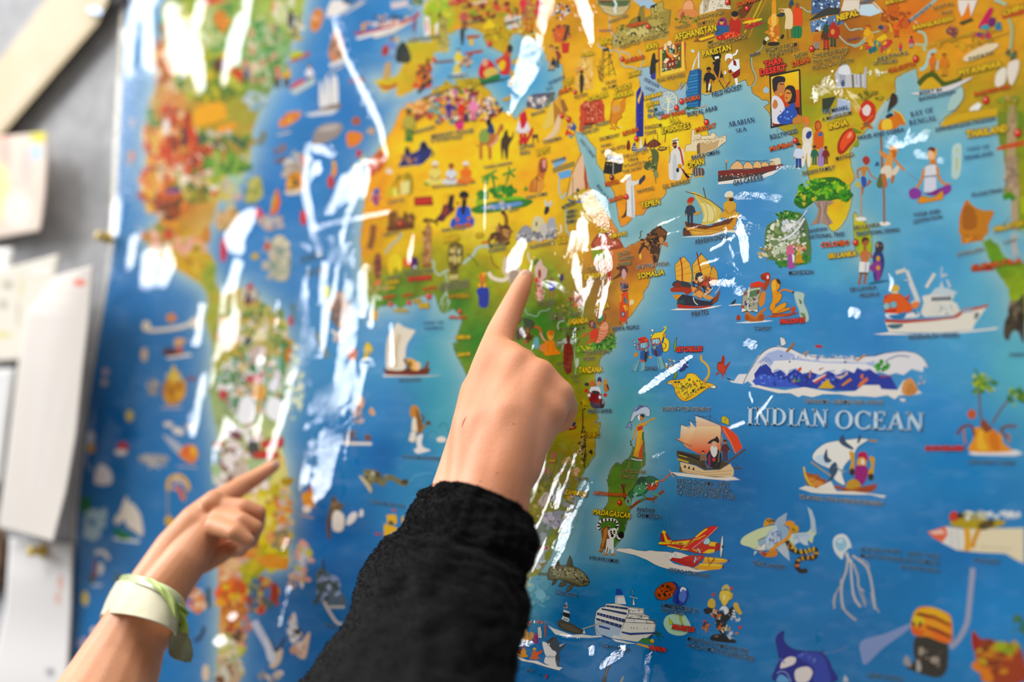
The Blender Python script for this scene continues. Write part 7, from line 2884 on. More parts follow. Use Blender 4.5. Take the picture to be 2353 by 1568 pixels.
SEA = '''330,300,3a7fb8 300,700,3a78b0 230,1000,1a68a8 400,900,3a78b0 400,1150,2c76b0 250,1250,3a7ab5 300,1450,2070ac 620,450,2c74b4 680,600,4a86bc 700,300,3278b4 760,250,2f74b4 660,250,4a90cc 900,100,3a86c0 830,60,2c78b4 1000,150,4a98d8 1150,200,3a94cc 900,800,5a98c8 1000,830,4aa0b4 900,950,3a80b8 1020,950,48a0b4 880,1050,0a66a8 950,1080,3a88b4 730,1200,0a60a0 700,1450,1a6aa8 780,1300,1068a8 650,1400,2a70ac 1400,600,8ab0b8 1500,700,5aa0c8 1560,620,4a92c8 1600,750,5a94c8 1450,800,4a98c8 1420,870,4a9ab0 1430,950,4aa0a8 1400,1000,58a4a8 1560,850,3a88c0 1650,950,3a8ac4 1540,1100,2c86bc 1600,1180,0068a4 1700,1100,0a6cac 1650,650,3a88c4 1800,700,3a88c0 1720,350,68a8c8 1660,260,88b8c8 1720,480,4a90c8 1560,480,80b0b8 1500,560,7aa8b4 1350,380,68a8b8 1390,470,4a9cac 1900,620,58a8cc 1900,700,3a88c0 2050,350,68b0cc 2100,450,68aecc 2200,450,70b8d4 2150,600,50a0cc 2250,700,64b0d0 2000,760,3c88c4 2200,850,50a0cc 2340,850,64b8c8 2150,950,3a8ac4 2200,1050,2080bc 1900,1050,2c84c0 2000,1150,3a84c0 1800,1200,1c78b8 1700,1250,0a70b0 1550,1220,0068a0 1480,1280,1a7ab0 1450,1350,1a80bc 1600,1400,0070b0 1550,1500,0070b0 1680,1500,1a78b4 1850,1380,2c7cb8 1950,1450,2878b4 2100,1330,1878b4 2250,1400,2c88c8 2200,1250,1c74b4 1300,1400,0a6098 1250,1500,1a66a0 1400,1530,4a88c0 1230,1380,3a88a8 1250,1250,7aa8b0 1490,210,9fbccb 2080,230,8abac8 1370,340,9ab8c4'''
SOIL = '''900,130,b8b83c 950,180,c8a83c 1100,60,b89830 1300,50,c89030 1400,30,c8902c 1500,60,d09820 1600,60,c89418 1700,60,8a6418 1750,60,6a7020 1850,100,b88418 1950,80,a86018 2100,50,d07010 2200,100,d8980c 2300,60,d0981c 2100,150,c89c14 2000,180,b8a018 2250,200,b89810 2330,300,88982c 1450,100,e0a838 1450,250,f0cc40 1420,330,f4cc3c 1530,300,f4d040 1560,180,c89c28 1600,330,f0c040 1480,400,f0a838 1440,480,e89830 1400,200,ecc040 1330,150,e0a840 1650,170,b89418 1750,200,c8901c 1850,250,90981c 1800,300,b0a020 1900,300,c8b01c 1930,400,d8b818 1920,500,e0c020 1870,220,a09c20 1980,560,a8b828 950,320,f4c83c 1050,400,f4c430 1150,330,f8d040 1000,500,f0c83c 1100,500,f0d058 1250,400,f4b038 1240,480,f4bc30 870,450,e8a030 850,550,d89830 920,560,e0b830 1000,600,a8a020 950,640,5a7a28 900,680,4a8a34 1100,640,8a9a28 1050,690,3a7a28 1100,780,3c8028 1180,600,c8b83c 1250,640,7a9a34 1240,740,2f7a2c 1300,750,4a8a30 1330,830,4a8a28 1370,830,a09820 1350,900,8a9020 1360,1000,b8a420 1300,1100,8a8830 1250,1180,8a9040 1200,1300,989848 1340,560,c8a040 1400,600,b87038 1450,620,a05830 1480,600,b86c38 1470,660,d8982c 1455,700,e0a830 1420,720,a86838 1400,560,c86c38 1380,650,8a6a38 1330,480,b8a838 920,270,e89c34 1060,200,c8b038 1450,1080,3a7a2c 1460,1060,4a7a28 1420,1120,4a8a30 1430,1150,a8a428 1450,1150,3a6a24 1400,1220,4a8030 1430,1210,2f5a20 420,50,8a9a3c 550,80,6a9a34 480,200,8a9a30 620,60,a8b860 600,150,6a9a4c 400,250,c88850 450,280,a8a034 380,350,c8642c 450,380,c87838 400,450,c8602c 500,380,a8a848 380,560,a88828 430,600,c8a030 550,430,b8c070 500,550,c8a868 470,700,a8b048 560,720,b8b070 520,800,a8a848 600,800,a8a860 560,900,7a9a6a 620,900,a8c090 570,1000,a8b880 620,1050,c8c880 600,1150,d8c868 640,1250,c8c050 560,1300,d08040 540,1400,c88838 540,1500,d0c090 2290,600,6a9a2c 2320,660,90a82c'''
def field(s, X, Y, pw=3.0):
    s = [t.split(',') for t in s.split()]
    num = np.zeros(X.shape + (3,)); den = np.zeros(X.shape)
    for a, b, c in s:
        w = 1.0 / (((X - float(a)) ** 2 + (Y - float(b)) ** 2) + 500.0) ** (pw / 2)
        num += w[..., None] * hexc(c); den += w
    return num / den[..., None]
def inside(poly, X, Y):
    r = np.zeros(X.shape, bool); n = len(poly)
    for i in range(n):
        (x1, y1), (x2, y2) = poly[i], poly[(i + 1) % n]
        if y1 == y2: continue
        c = ((y1 > Y) != (y2 > Y)) & (X < (x2 - x1) * (Y - y1) / (y2 - y1) + x1)
        r ^= c
    return r
def dist(poly, X, Y):
    d = np.full(X.shape, 1e9); n = len(poly)
    for i in range(n):
        a = poly[i]; b = poly[(i + 1) % n]; ab = b - a; l2 = max(ab @ ab, 1e-6)
        t = np.clip(((X - a[0]) * ab[0] + (Y - a[1]) * ab[1]) / l2, 0, 1)
        d = np.minimum(d, np.hypot(X - a[0] - t * ab[0], Y - a[1] - t * ab[1]))
    return d

EDGE = pts('325,-400 300,-120 288,0 276,250 262,545 248,640 205,900 178,1160 168,1320 163,1568 152,1900')   # left border of the map
def edge_x(y): return np.interp(y, EDGE[:, 1], EDGE[:, 0])
STEP = 3.0
gy = np.arange(-200, 1760, STEP); gu = np.linspace(0, 1, 830)
U, GY = np.meshgrid(gu, gy); GX = edge_x(GY) + (2640 - edge_x(GY)) * U
seac = field(SEA, GX, GY); soil = field(SOIL, GX, GY)
n1 = vnoise(GX, GY, 70, 3); n2 = vnoise(GX, GY * 2.2, 40, 5); n3 = vnoise(GX + GY * 0.4, GY, 18, 9)
seac = seac * (1 + 0.10 * n1[..., None]) + 0.05 * np.clip(n2, 0, 1)[..., None]
warm = np.clip(n2 * 1.6, 0, 1)[..., None] * 0.30
soil = soil * np.where(soil[..., :1] > 0.45, 1.10, 1.0)
soil_w = soil * (1 - warm) + warm * hexc('d8741c') * np.clip(soil.sum(-1, keepdims=True), .2, 1.4)
green = (soil[..., 1] > soil[..., 0] * 1.1)[..., None]
soil = np.where(green, soil * (1 + 0.35 * n3[..., None]), soil_w * (1 + 0.16 * n3[..., None] + 0.10 * n1[..., None]))
wobx = GX + 2.2 * vnoise(GX, GY, 9, 21, 3); woby = GY + 2.2 * vnoise(GX, GY, 9, 22, 3)
mask = np.zeros(GX.shape, bool); dmin = np.full(GX.shape, 1e9)
for k, p in LAND.items():
    mask |= inside(p, wobx, woby); dmin = np.minimum(dmin, dist(p, GX, GY))
halo = np.exp(-(dmin / 26.0) ** 1.3)[..., None] * 0.75
seac = seac * (1 - halo) + halo * hexc('b4cbc6')
halo2 = (np.exp(-(dmin / 70.0) ** 2) * 0.30 * (GX > 1000))[..., None]
seac = seac * (1 - halo2) + halo2 * hexc('5cb0b8')
basec = np.where(mask[..., None], soil, seac)
basec = vivid(basec)

mp = empty('world_map', W(1250, 1000, 0.0))
mp['label'] = 'large laminated illustrated world map with blue oceans, pinned to the wall'; mp['category'] = 'map'
mapinv = Matrix.Translation(-mp.location)
def kid(o):                               # keep a part where it was built
    o.matrix_parent_inverse = mapinv
    return o
m_print = mat('map_ink', rough=0.6, Specular_IOR_Level=0.04)
N, L, B = nodes(m_print)
at = N.new('ShaderNodeAttribute'); at.attribute_name = 'print'
L.new(at.outputs['Color'], B.inputs['Base Color'])
def gridmesh(name, P, cols=None):
    r, c = P.shape[:2]
    me = bpy.data.meshes.new(name)
    idx = np.arange(r * c).reshape(r, c)
    f = np.stack([idx[:-1, :-1], idx[1:, :-1], idx[1:, 1:], idx[:-1, 1:]], -1).reshape(-1, 4)
    me.vertices.add(r * c); me.vertices.foreach_set('co', P.reshape(-1).astype(np.float32))
    me.loops.add(f.size); me.loops.foreach_set('vertex_index', f.reshape(-1).astype(np.int32))
    me.polygons.add(len(f)); me.polygons.foreach_set('loop_start', np.arange(0, f.size, 4, dtype=np.int32))
    me.polygons.foreach_set('use_smooth', np.ones(len(f), bool))
    me.update(calc_edges=True)
    if cols is not None:
        a = me.color_attributes.new('print', 'FLOAT_COLOR', 'POINT')
        a.data.foreach_set('color', np.concatenate([cols.reshape(-1, 3), np.ones((r * c, 1))], 1).astype(np.float32).ravel())
    return me
sheet = kid(link('paper_sheet', gridmesh('paper_sheet', W(GX, GY, 0.0), basec), mp, m_print))
# cream margin down the left side
ey = np.linspace(-200, 560, 24); mg = []
for y in ey: mg.append([W(edge_x(y) - 9, y, 1e-4), W(edge_x(y) + 1, y, 1e-4)])
mg2 = [[W(edge_x(y) - 5, y, 1e-4), W(edge_x(y) + 1, y, 1e-4)] for y in np.linspace(562, 1760, 24)]
kid(link('paper_border', gridmesh('paper_border', np.array(mg + mg2)), mp, mat('map_border_cream', hexc('d9cfb4'), 0.5)))

for nm in ('africa', 'asia', 'sri_lanka', 'madagascar'):
    p = LAND[nm]; q = smooth_pts(p, True, 2)
    q = q + np.stack([vnoise(q[:, 0], q[:, 1], 9, 21, 3), vnoise(q[:, 0], q[:, 1], 9, 22, 3)], 1) * -2.2
    if nm == 'africa': q = q[(q[:, 0] < 2000)]
    r = ribbon(q, 1.3 if nm != 'africa' else 1.1, True)
    ART.add(r[0], hexc('5f5c28'), 1.3e-5, r[1])
for a in (ART1, ART2, ART3, ART4, ART5): draw(a)
kid(ART.build('printed_illustrations', mp, m_print, kind='stuff', label='small cartoon illustrations printed all over the map'))
kid(TXT.build('printed_lettering', mp, m_print, kind='stuff', label='printed place names and captions on the map'))

# ------------------------------------------------------------------ the wrinkled laminate over the print
FX = np.arange(-20, 2640, 2.7); FY = np.arange(-200, 1760, 2.7)
fx, fy = np.meshgrid(FX, FY)
fx = np.maximum(fx, edge_x(fy) - 4)
FP = W(fx, fy, 0.0); fX, fZ = FP[..., 0], FP[..., 2]
view = CAM - FP; view /= np.linalg.norm(view, axis=-1, keepdims=True)
SRC = []
for c, w_, h_ in WIN[:2]:
    dirn = unit(W(1000, 700) - c); sx = unit(np.cross(dirn, (0, 0, 1))); sz = np.cross(sx, dirn)
    SRC += [c + sx * a * w_ + sz * b * h_ for a in (-0.3, 0, 0.3) for b in (-0.3, 0, 0.3)]
def slopes(P, v, q):
    """surface slopes that mirror the window point q towards the camera"""
    d = q - P; d /= np.linalg.norm(d, axis=-1, keepdims=True); n = v + d
    return np.stack([n[..., 0] / n[..., 1], n[..., 2] / n[..., 1]], -1)
tilt = np.zeros(fx.shape + (2,))
GLOSS = '''
322,0,11 313,80,10 303,160,7
350,20,12 346,140,12
405,40,15 410,110,17 418,150,10
424,70,14 430,150,14
470,20,10 462,60,11
460,100,12 468,180,15 472,200,10
580,-20,9 576,45,7
565,55,16 548,100,17 536,150,12
556,110,9 556,150,7
526,180,7 525,190,6
278,475,9 270,545,8
315,555,8 308,610,7
352,595,18 350,660,14
400,610,15 385,650,12
572,505,18 548,545,24 560,575,14
552,610,12 540,660,12 526,672,8
280,700,11 268,830,12 250,980,10 240,1060,7
302,690,10 290,790,10 276,880,7
325,740,10 312,840,8 296,930,5
470,705,6 466,790,7
470,860,7 462,1000,7
704,340,6 706,430,10 712,500,14 722,545,18
764,470,14 772,440,14
796,420,16 792,458,14
826,436,15 820,456,12
850,440,8 846,452,7
712,528,7 800,512,7 895,492,6
738,552,12 742,580,10
766,562,13 770,594,11
795,572,13 798,604,11
819,598,10 815,660,9 812,690,5
684,640,7 682,740,10 686,850,11
706,670,7 708,780,11 714,880,11
726,760,5 732,860,9
740,870,11 752,960,12
766,890,11 776,970,12 780,1010,8
716,900,7 728,950,7
790,930,8 796,990,8
800,855,11 804,925,10
824,840,11 818,915,9
845,640,14 850,700,13 852,730,5
876,700,6 872,750,7
858,850,6 850,930,5
774,1000,10 768,1090,12 762,1150,6
800,1000,10 792,1070,10 776,1140,6
664,930,9 640,1050,8
740,960,6 730,1110,5
775,52,5 800,130,6 850,230,9 880,290,9 896,358,5
1258,-20,10 1250,70,10 1242,150,6
1216,100,12 1226,150,26 1205,205,18 1186,262,6
1236,120,20 1220,170,22
1336,-20,16 1356,50,15 1366,96,8
1124,430,4 1120,530,3
958,548,5 948,600,6
1188,600,18 1206,566,14
1264,560,4 1266,600,4
1278,590,3 1290,640,3
740,345,10 766,358,7
735,388,12
905,750,5 915,840,6
1348,445,16 1372,470,22 1392,505,18
1398,520,12 1416,545,6
1346,520,15 1350,575,13
1362,580,2.5 1400,576,3 1425,572,2.5
1392,615,13 1400,640,12
1414,600,10 1418,620,9
1318,545,10 1305,580,9
1252,645,4 1282,652,6 1318,680,9 1342,712,14 1344,745,7
1300,690,5 1318,735,5
1372,640,9 1356,690,9
1418,646,5 1404,690,8 1394,732,6
1484,900,7 1515,878,9 1560,845,8 1590,822,6
1522,520,4 1568,502,3
1402,352,7 1420,368,9 1436,378,5
1438,420,7 1450,410,6
1700,445,5 1745,452,6 1796,472,4
1706,520,10 1716,560,12 1722,600,9
1640,575,5 1690,548,6
1640,650,6 1680,655,9 1712,680,6
1616,610,4 1655,600,5
1960,716,9 1972,728,8
1888,185,9 1930,212,8 1955,240,6 1985,268,3
2040,318,8 2066,335,10 2132,326,6
2082,325,4 2092,305,4
2110,356,7 2135,372,5
2160,372,5 2172,380,4
2042,625,2.5 2055,650,5 2050,668,6
1720,788,8 1738,800,9
1685,984,6 1714,972,5
1726,906,4 1736,926,3
1780,912,4 1752,948,6 1738,968,3
1512,1050,5 1530,1040,4
1290,1035,5 1284,1070,4 1276,1110,4 1266,1150,4 1250,1192,5 1240,1215,5
1322,1046,3 1330,1080,5 1336,1112,4
1362,1122,7 1342,1160,6 1318,1205,5 1290,1262,5
1292,1110,4 1290,1160,9
1228,1210,6 1216,1250,6 1210,1290,6
1238,1290,8 1236,1310,5
1262,1440,3 1290,1456,5 1335,1464,6 1380,1462,4
1186,1480,9 1210,1474,8 1238,1480,4
1198,1440,6 1224,1424,5
1222,1440,3 1250,1500,3 1290,1506,3 1340,1520,7 1362,1522,5
1366,1488,7 1374,1500,5
1396,1524,10 1430,1500,12 1442,1486,7
1406,1478,3 1450,1490,3
1494,1500,9 1494,1568,11
1880,1455,5 1888,1468,5
1205,760,6 1215,775,5
1330,610,9 1345,670,9
1286,612,10 1312,640,8
1350,600,6 1372,625,8
1310,655,7 1330,670,8
1400,560,9 1412,600,8
1262,560,4 1258,640,5
1330,560,8 1322,640,7
1382,600,8 1370,660,7
1346,750,5 1342,790,4
1230,600,4 1222,640,4
1308,700,7 1300,720,5
1335,700,8 1345,720,8
1540,540,3 1700,500,3
1668,530,6 1690,590,6
1236,790,3 1232,800,4
1352,1110,6 1334,1140,3
545,1415,10
515,1470,12
680,1285,4
'''
wgt = np.zeros(fx.shape)
for line in GLOSS.strip().splitlines():
    q = np.array([[float(v) for v in t.split(',')] for t in line.split()]); q[:, 2] *= 1.25
    if len(q) == 1: q = np.concatenate([q, q + (1, 1, 0)])
    x0, x1 = q[:, 0].min() - 60, q[:, 0].max() + 60; y0, y1 = q[:, 1].min() - 60, q[:, 1].max() + 60
    i0, i1 = np.searchsorted(FY, (y0, y1)); j0, j1 = np.searchsorted(FX, (x0, x1))
    sx_, sy_ = fx[i0:i1, j0:j1], fy[i0:i1, j0:j1]
    wob = 4.5 * vnoise(sx_, sy_, 11, 41, 3)
    for (ax, ay, ar), (bx, by, br) in zip(q[:-1], q[1:]):
        dx, dy = bx - ax, by - ay; l2 = dx * dx + dy * dy
        t = np.clip(((sx_ - ax) * dx + (sy_ - ay) * dy) / l2, 0, 1)
        d = np.hypot(sx_ - ax - t * dx, sy_ - ay - t * dy) + wob * np.minimum(1, (ar + (br - ar) * t) / 9)
        r = ar + (br - ar) * t
        nw = np.clip((r - d) / 2.0 + 0.5, 0, 1)
        pa, pb = W(ax, ay), W(bx, by); e = unit((pb - pa)[[0, 2]]); pm = (pa + pb) / 2; vm = unit(CAM - pm)
        lng = math.hypot(dx, dy) / max(ar + br, 1)          # a crease can only tilt across itself
        cost = [np.hypot(*g) + 1.5 * min(lng, 2) * abs(g @ e) for g in (slopes(pm, vm, q_) for q_ in SRC)]
        g = slopes(FP[i0:i1, j0:j1], view[i0:i1, j0:j1], SRC[int(np.argmin(cost))])
        old = wgt[i0:i1, j0:j1]
        tilt[i0:i1, j0:j1] = np.where((nw > old)[..., None], g, tilt[i0:i1, j0:j1])
        wgt[i0:i1, j0:j1] = np.maximum(old, nw)
# broken vertical creases that fill the glaring parts of the sheet: box, how many, how fine, slant
for x0, x1, y0, y1, th, sc_, sl_ in ((655, 860, 600, 1010, -0.02, 20, 0.06), (690, 840, 960, 1150, 0.12, 13, 0.1), (470, 690, 640, 1090, 0.34, 16, 0.06), (200, 330, 700, 1100, 0.30, 15, 0.1),
                                (1225, 1425, 545, 745, 0.16, 13, 0.25), (1200, 1345, 1020, 1330, 0.24, 12, 0.35), (330, 440, 560, 700, 0.25, 16, 0.0), (1640, 1800, 440, 680, 0.42, 12, -0.8),
                                (640, 720, 1150, 1500, 0.42, 12, 0.05), (700, 900, 380, 620, 0.30, 18, 0.2), (1860, 1960, 150, 250, 0.3, 14, -0.6)):
    i0, i1 = np.searchsorted(FY, (y0, y1)); j0, j1 = np.searchsorted(FX, (x0, x1)); a, b = fx[i0:i1, j0:j1], fy[i0:i1, j0:j1]
    fade = np.minimum(np.minimum(a - x0, x1 - a) / (0.25 * (x1 - x0)), np.minimum(b - y0, y1 - b) / (0.2 * (y1 - y0)))
    n_ = vnoise(a + sl_ * b + 500, b * 0.14 + x0, sc_, 77, 2) + 0.25 * vnoise(a, b, 6, 78, 2) - th - 0.5 * (1 - np.clip(fade, 0, 1))
    nw = np.clip(n_ / 0.05, 0, 1)
    pm = W((x0 + x1) / 2, (y0 + y1) / 2); vm = unit(CAM - pm)
    cost = [np.hypot(*g) + 3 * abs(g[1]) for g in (slopes(pm, vm, q_) for q_ in SRC)]
    g = slopes(FP[i0:i1, j0:j1], view[i0:i1, j0:j1], SRC[int(np.argmin(cost))])
    old = wgt[i0:i1, j0:j1]
    tilt[i0:i1, j0:j1] = np.where((nw > old)[..., None], g, tilt[i0:i1, j0:j1]); wgt[i0:i1, j0:j1] = np.maximum(old, nw)
# general waviness outside the creases: long vertical ripples, stronger to the left
wx = 0.050 * np.where(fx < 470, 0.35 + 0.65 * np.clip((fy - 560) / 200, 0, 1), 1.0) * np.clip((1150 - fx) / 700, 0.10, 1.0) * vnoise(fx, fy * 0.16, 46, 51, 3)
wz = 0.012 * vnoise(fx, fy, 90, 52, 3)
gxt = wx * (1 - wgt) + tilt[..., 0] * wgt
gzt = wz * (1 - wgt) + tilt[..., 1] * wgt
crk = wgt * np.where(fx < 1150, 0.022, 0.045) + 0.03 * np.clip(4 * wgt * (1 - wgt), 0, 1)
gxt = gxt + crk * vnoise(fx, fy, 7, 61, 2); gzt = gzt + crk * vnoise(fx, fy, 7, 62, 2)
we = 0.004 + wgt * 1.0                     # weight of each wish
def level(a, s): return a[::s, ::s]
h = None
ITS = {16: 300, 8: 300, 4: 300, 2: 260, 1: 220}
pen_prev = None
for s in (16, 8, 4, 4, 4, 2, 2, 1):
    X_, Z_, A, C, Wt = [level(a, s) for a in (fX, fZ, gxt, gzt, we)]
    def edges(ax):
        sl0 = [slice(None)] * 2; sl1 = [slice(None)] * 2; sl0[ax] = slice(None, -1); sl1[ax] = slice(1, None)
        sl0, sl1 = tuple(sl0), tuple(sl1)
        dx, dz = X_[sl1] - X_[sl0], Z_[sl1] - Z_[sl0]
        return sl0, sl1, (A[sl1] + A[sl0]) / 2 * dx + (C[sl1] + C[sl0]) / 2 * dz, (Wt[sl1] + Wt[sl0]) / 2
    E_ = [edges(0), edges(1)]
    lam = 1.8e-4 * s * s * (1 - 0.93 * level(np.minimum(wgt, 1), s))
    def AT(hh):
        o = (lam + pen) * hh
        for s0, s1, _, w in E_:
            d = (hh[s1] - hh[s0]) * w
            o[s1] += d; o[s0] -= d
        return o
    bvec = np.zeros(X_.shape)
    for s0, s1, tgt, w in E_:
        bvec[s1] += w * tgt; bvec[s0] -= w * tgt
    if h is None: h = np.zeros(X_.shape)
    elif h.shape != X_.shape:
        r, c = X_.shape
        ii = np.minimum(np.arange(r) / 2, h.shape[0] - 1.001); jj = np.minimum(np.arange(c) / 2, h.shape[1] - 1.001)
        i = ii.astype(int)[:, None]; j = jj.astype(int)[None]; a = (ii % 1)[:, None]; b = (jj % 1)[None]
        h = (h[i, j] * (1 - a) + h[i + 1, j] * a) * (1 - b) + (h[i, j + 1] * (1 - a) + h[i + 1, j + 1] * a) * b
    pen = (h < -0.0029) * 4e-3 * s * s          # the wall behind: no dent deeper than 3 mm
    bvec = bvec + pen * -0.0028
    diag = lam + pen
    for s0, s1, _, w in E_: diag[s1] += w; diag[s0] += w
    res = bvec - AT(h); z = res / diag; p = z.copy(); rz = (res * z).sum()
    for it in range(ITS[s]):
        Ap = AT(p); al = rz / (p * Ap).sum(); h = h + al * p; res = res - al * Ap
        z = res / diag; rn = (res * z).sum(); p = z + rn / rz * p; rz = rn
print('film height mm', h.min() * 1e3, h.max() * 1e3)
hh = h + 0.0042
low = 0.0008                               # the film never dips into the print
print('base', -np.percentile(h, 0.5), 'layers', draw.top)
hh = np.where(hh < low + 0.001, low + 0.001 * np.exp((np.minimum(hh, low + 0.001) - low - 0.001) / 0.001), hh)
film = np.stack([fX, -hh, fZ], -1)
mf = bpy.data.materials.new('clear_laminate'); mf.use_nodes = True
N, L = mf.node_tree.nodes, mf.node_tree.links; N.clear()
out = N.new('ShaderNodeOutputMaterial'); mix = N.new('ShaderNodeMixShader')
tr = N.new('ShaderNodeBsdfTransparent'); gl = N.new('ShaderNodeBsdfGlossy'); gl.inputs['Roughness'].default_value = 0.035
fr = N.new('ShaderNodeLayerWeight'); fr.inputs['Blend'].default_value = 0.5      # the same from both sides
pw5 = N.new('ShaderNodeMath'); pw5.operation = 'POWER'; pw5.inputs[1].default_value = 5.0
mu = N.new('ShaderNodeMath'); mu.operation = 'MULTIPLY_ADD'; mu.inputs[1].default_value = 0.9; mu.inputs[2].default_value = 0.075; mu.use_clamp = True
tc = N.new('ShaderNodeTexCoord'); nz = N.new('ShaderNodeTexNoise'); nz.inputs['Scale'].default_value = 800; nz.inputs['Detail'].default_value = 3
bp = N.new('ShaderNodeBump'); bp.inputs['Strength'].default_value = 0.14; bp.inputs['Distance'].default_value = 0.0006
L.new(tc.outputs['Object'], nz.inputs['Vector']); L.new(nz.outputs['Fac'], bp.inputs['Height'])
L.new(bp.outputs[0], gl.inputs['Normal']); L.new(fr.outputs['Facing'], pw5.inputs[0]); L.new(pw5.outputs[0], mu.inputs[0]); L.new(mu.outputs[0], mix.inputs[0])
L.new(tr.outputs[0], mix.inputs[1]); L.new(gl.outputs[0], mix.inputs[2]); L.new(mix.outputs[0], out.inputs[0])
kid(link('laminate_film', gridmesh('laminate_film', film), mp, mf, label='clear glossy creased laminate over the print'))

# ------------------------------------------------------------------ the partition wall behind
def box(name, x0, x1, y0, y1, z0, z1, mt, **kw):
    v = [(x, y, z) for x in (x0, x1) for y in (y0, y1) for z in (z0, z1)]
    f = [(0, 1, 3, 2), (4, 6, 7, 5), (0, 4, 5, 1), (2, 3, 7, 6), (0, 2, 6, 4), (1, 5, 7, 3)]
    return link(name, mesh(name, v, f), None, mt, **kw)
m_wall = mat('grey_partition_fabric', rough=0.9, Specular_IOR_Level=0.15)
noisy(m_wall, hexc('a9a9ab'), hexc('bcbbbd'), 60, 3, bump=0.5, bscale=900, bdist=0.0006)
box('wall_back', -1.7, 1.3, 0.004, 0.05, 0.0, 2.6, m_wall, kind='structure')

# ------------------------------------------------------------------ papers pinned left of the map
m_paper = mat('sheet_of_paper', rough=0.8, Specular_IOR_Level=0.2)
N, L, B = nodes(m_paper)
at = N.new('ShaderNodeAttribute'); at.attribute_name = 'print'
L.new(at.outputs['Color'], B.inputs['Base Color'])
def paper(name, left, right, hfun, base, marks, n=26, m=46, parent=None, **kw):
    """a sheet between two edge lines given in photo pixels, lifted hfun(u, v) off the wall; marks: ellipses of ink"""
    left, right = pts(left), pts(right); v = np.linspace(0, 1, m)
    def along(e):
        d = np.r_[0, np.cumsum(np.hypot(*np.diff(e, axis=0).T))]; d /= d[-1]
        return np.stack([np.interp(v, d, e[:, 0]), np.interp(v, d, e[:, 1])], 1)
    a, b = along(left), along(right); u = np.linspace(0, 1, n)
    P = a[:, None] * (1 - u[None, :, None]) + b[:, None] * u[None, :, None]
    Uu, Vv = np.meshgrid(u, v)
    Q = W(P[..., 0], P[..., 1], hfun(Uu, Vv))
    c = np.broadcast_to(hexc(base), P.shape[:2] + (3,)).copy()
    for cx, cy, rx, ry, col in marks:
        t = np.clip(1.6 - 1.6 * (((P[..., 0] - cx) / rx) ** 2 + ((P[..., 1] - cy) / ry) ** 2), 0, 1)[..., None]
        c = c * (1 - t) + t * hexc(col)
    o = link(name, gridmesh(name, Q, c), parent, m_paper, **kw)
    s = o.modifiers.new('thickness', 'SOLIDIFY'); s.thickness = 0.0004
    return o
paper('poster', '-70,322 -70,560', '107,303 108,380 104,450 98,500 92,530',
      lambda u, v: 0.004 + 0.016 * u ** 1.5 + 0.002 * np.sin(v * 4), 'e2cfc0',
      [(10, 350, 18, 60, 'e8b4a8'), (60, 380, 14, 50, 'e8c0b8'), (82, 350, 18, 26, 'b8ccd8'), (90, 314, 26, 16, 'd8cc48'), (0, 440, 26, 80, 'e8e0a0'), (40, 480, 40, 50, 'f0e4d8')],
      label='pale poster with faded colours curling off the wall, above the white sheets', category='poster')
paper('paper_note', '-70,575 -70,650', '30,570 24,628', lambda u, v: 0.006 + 0.003 * u, 'f4f0ec', [], 8, 8,
      label='small white note at the left edge under the pale poster', category='note')
paper('patterned_paper', '-70,640 -70,835', '136,584 128,640 60,780 44,828', lambda u, v: 0.007 + 0.005 * u, 'e2dacc',
      [(18, 655, 12, 12, 'a8a48c'), (8, 700, 10, 14, 'b0a898'), (50, 660, 8, 30, 'd8d0a8'), (5, 770, 30, 10, 'd8d098'), (42, 720, 6, 40, 'c8c0a8'), (92, 620, 30, 10, 'ece8e0')],
      label='cream paper with small grey drawings, partly behind the long white sheet', category='paper')
paper('blank_sheet', '-70,850 -70,1150', '38,846 20,960 2,1110', lambda u, v: 0.004 + 0.004 * u, 'e0dedc', [], 8, 20,
      label='bright white sheet at the left edge beside the long curled sheet', category='paper')
paper('worksheet', '128,634 62,722 40,850 22,1000 4,1150 -2,1214', '212,610 210,650 203,740 190,850 175,1000 152,1130 122,1246',
      lambda u, v: 0.014 + 0.018 * u + 0.006 * np.sin(u * 3.1) * (1 - v), 'd4ccc4',
      [(183, 650, 18, 9, 'e07060')] + [(150 - 0.13 * (y - 640), y, 48, 2.2, 'dcd4ce') for y in range(690, 1120, 17)],
      30, 110, label='long white lined sheet curling off the wall with a red mark at its top', category='paper')
paper('white_poster', '22,1236 12,1400 -40,1640', '166,1250 164,1400 150,1640',
      lambda u, v: 0.003 + 0.003 * u + 0.001 * np.sin(v * 9), 'e4e0de',
      [(140, 1340, 7, 22, 'e0a890'), (134, 1375, 7, 18, 'e0a890'), (116, 1545, 12, 12, '9a98a0'), (60, 1300, 60, 40, 'ebe6e4')],
      26, 60, label='white poster with a faint orange stroke, below the long curled sheet', category='poster')
paper('brown_card', '-70,1205 -70,1360', '12,1212 12,1352', lambda u, v: 0.003 + 0.0 * u, '6a5240', [(0, 1320, 14, 30, '2c2420')], 6, 10,
      label='brown card peeking out at the left edge beside the white poster', category='card')

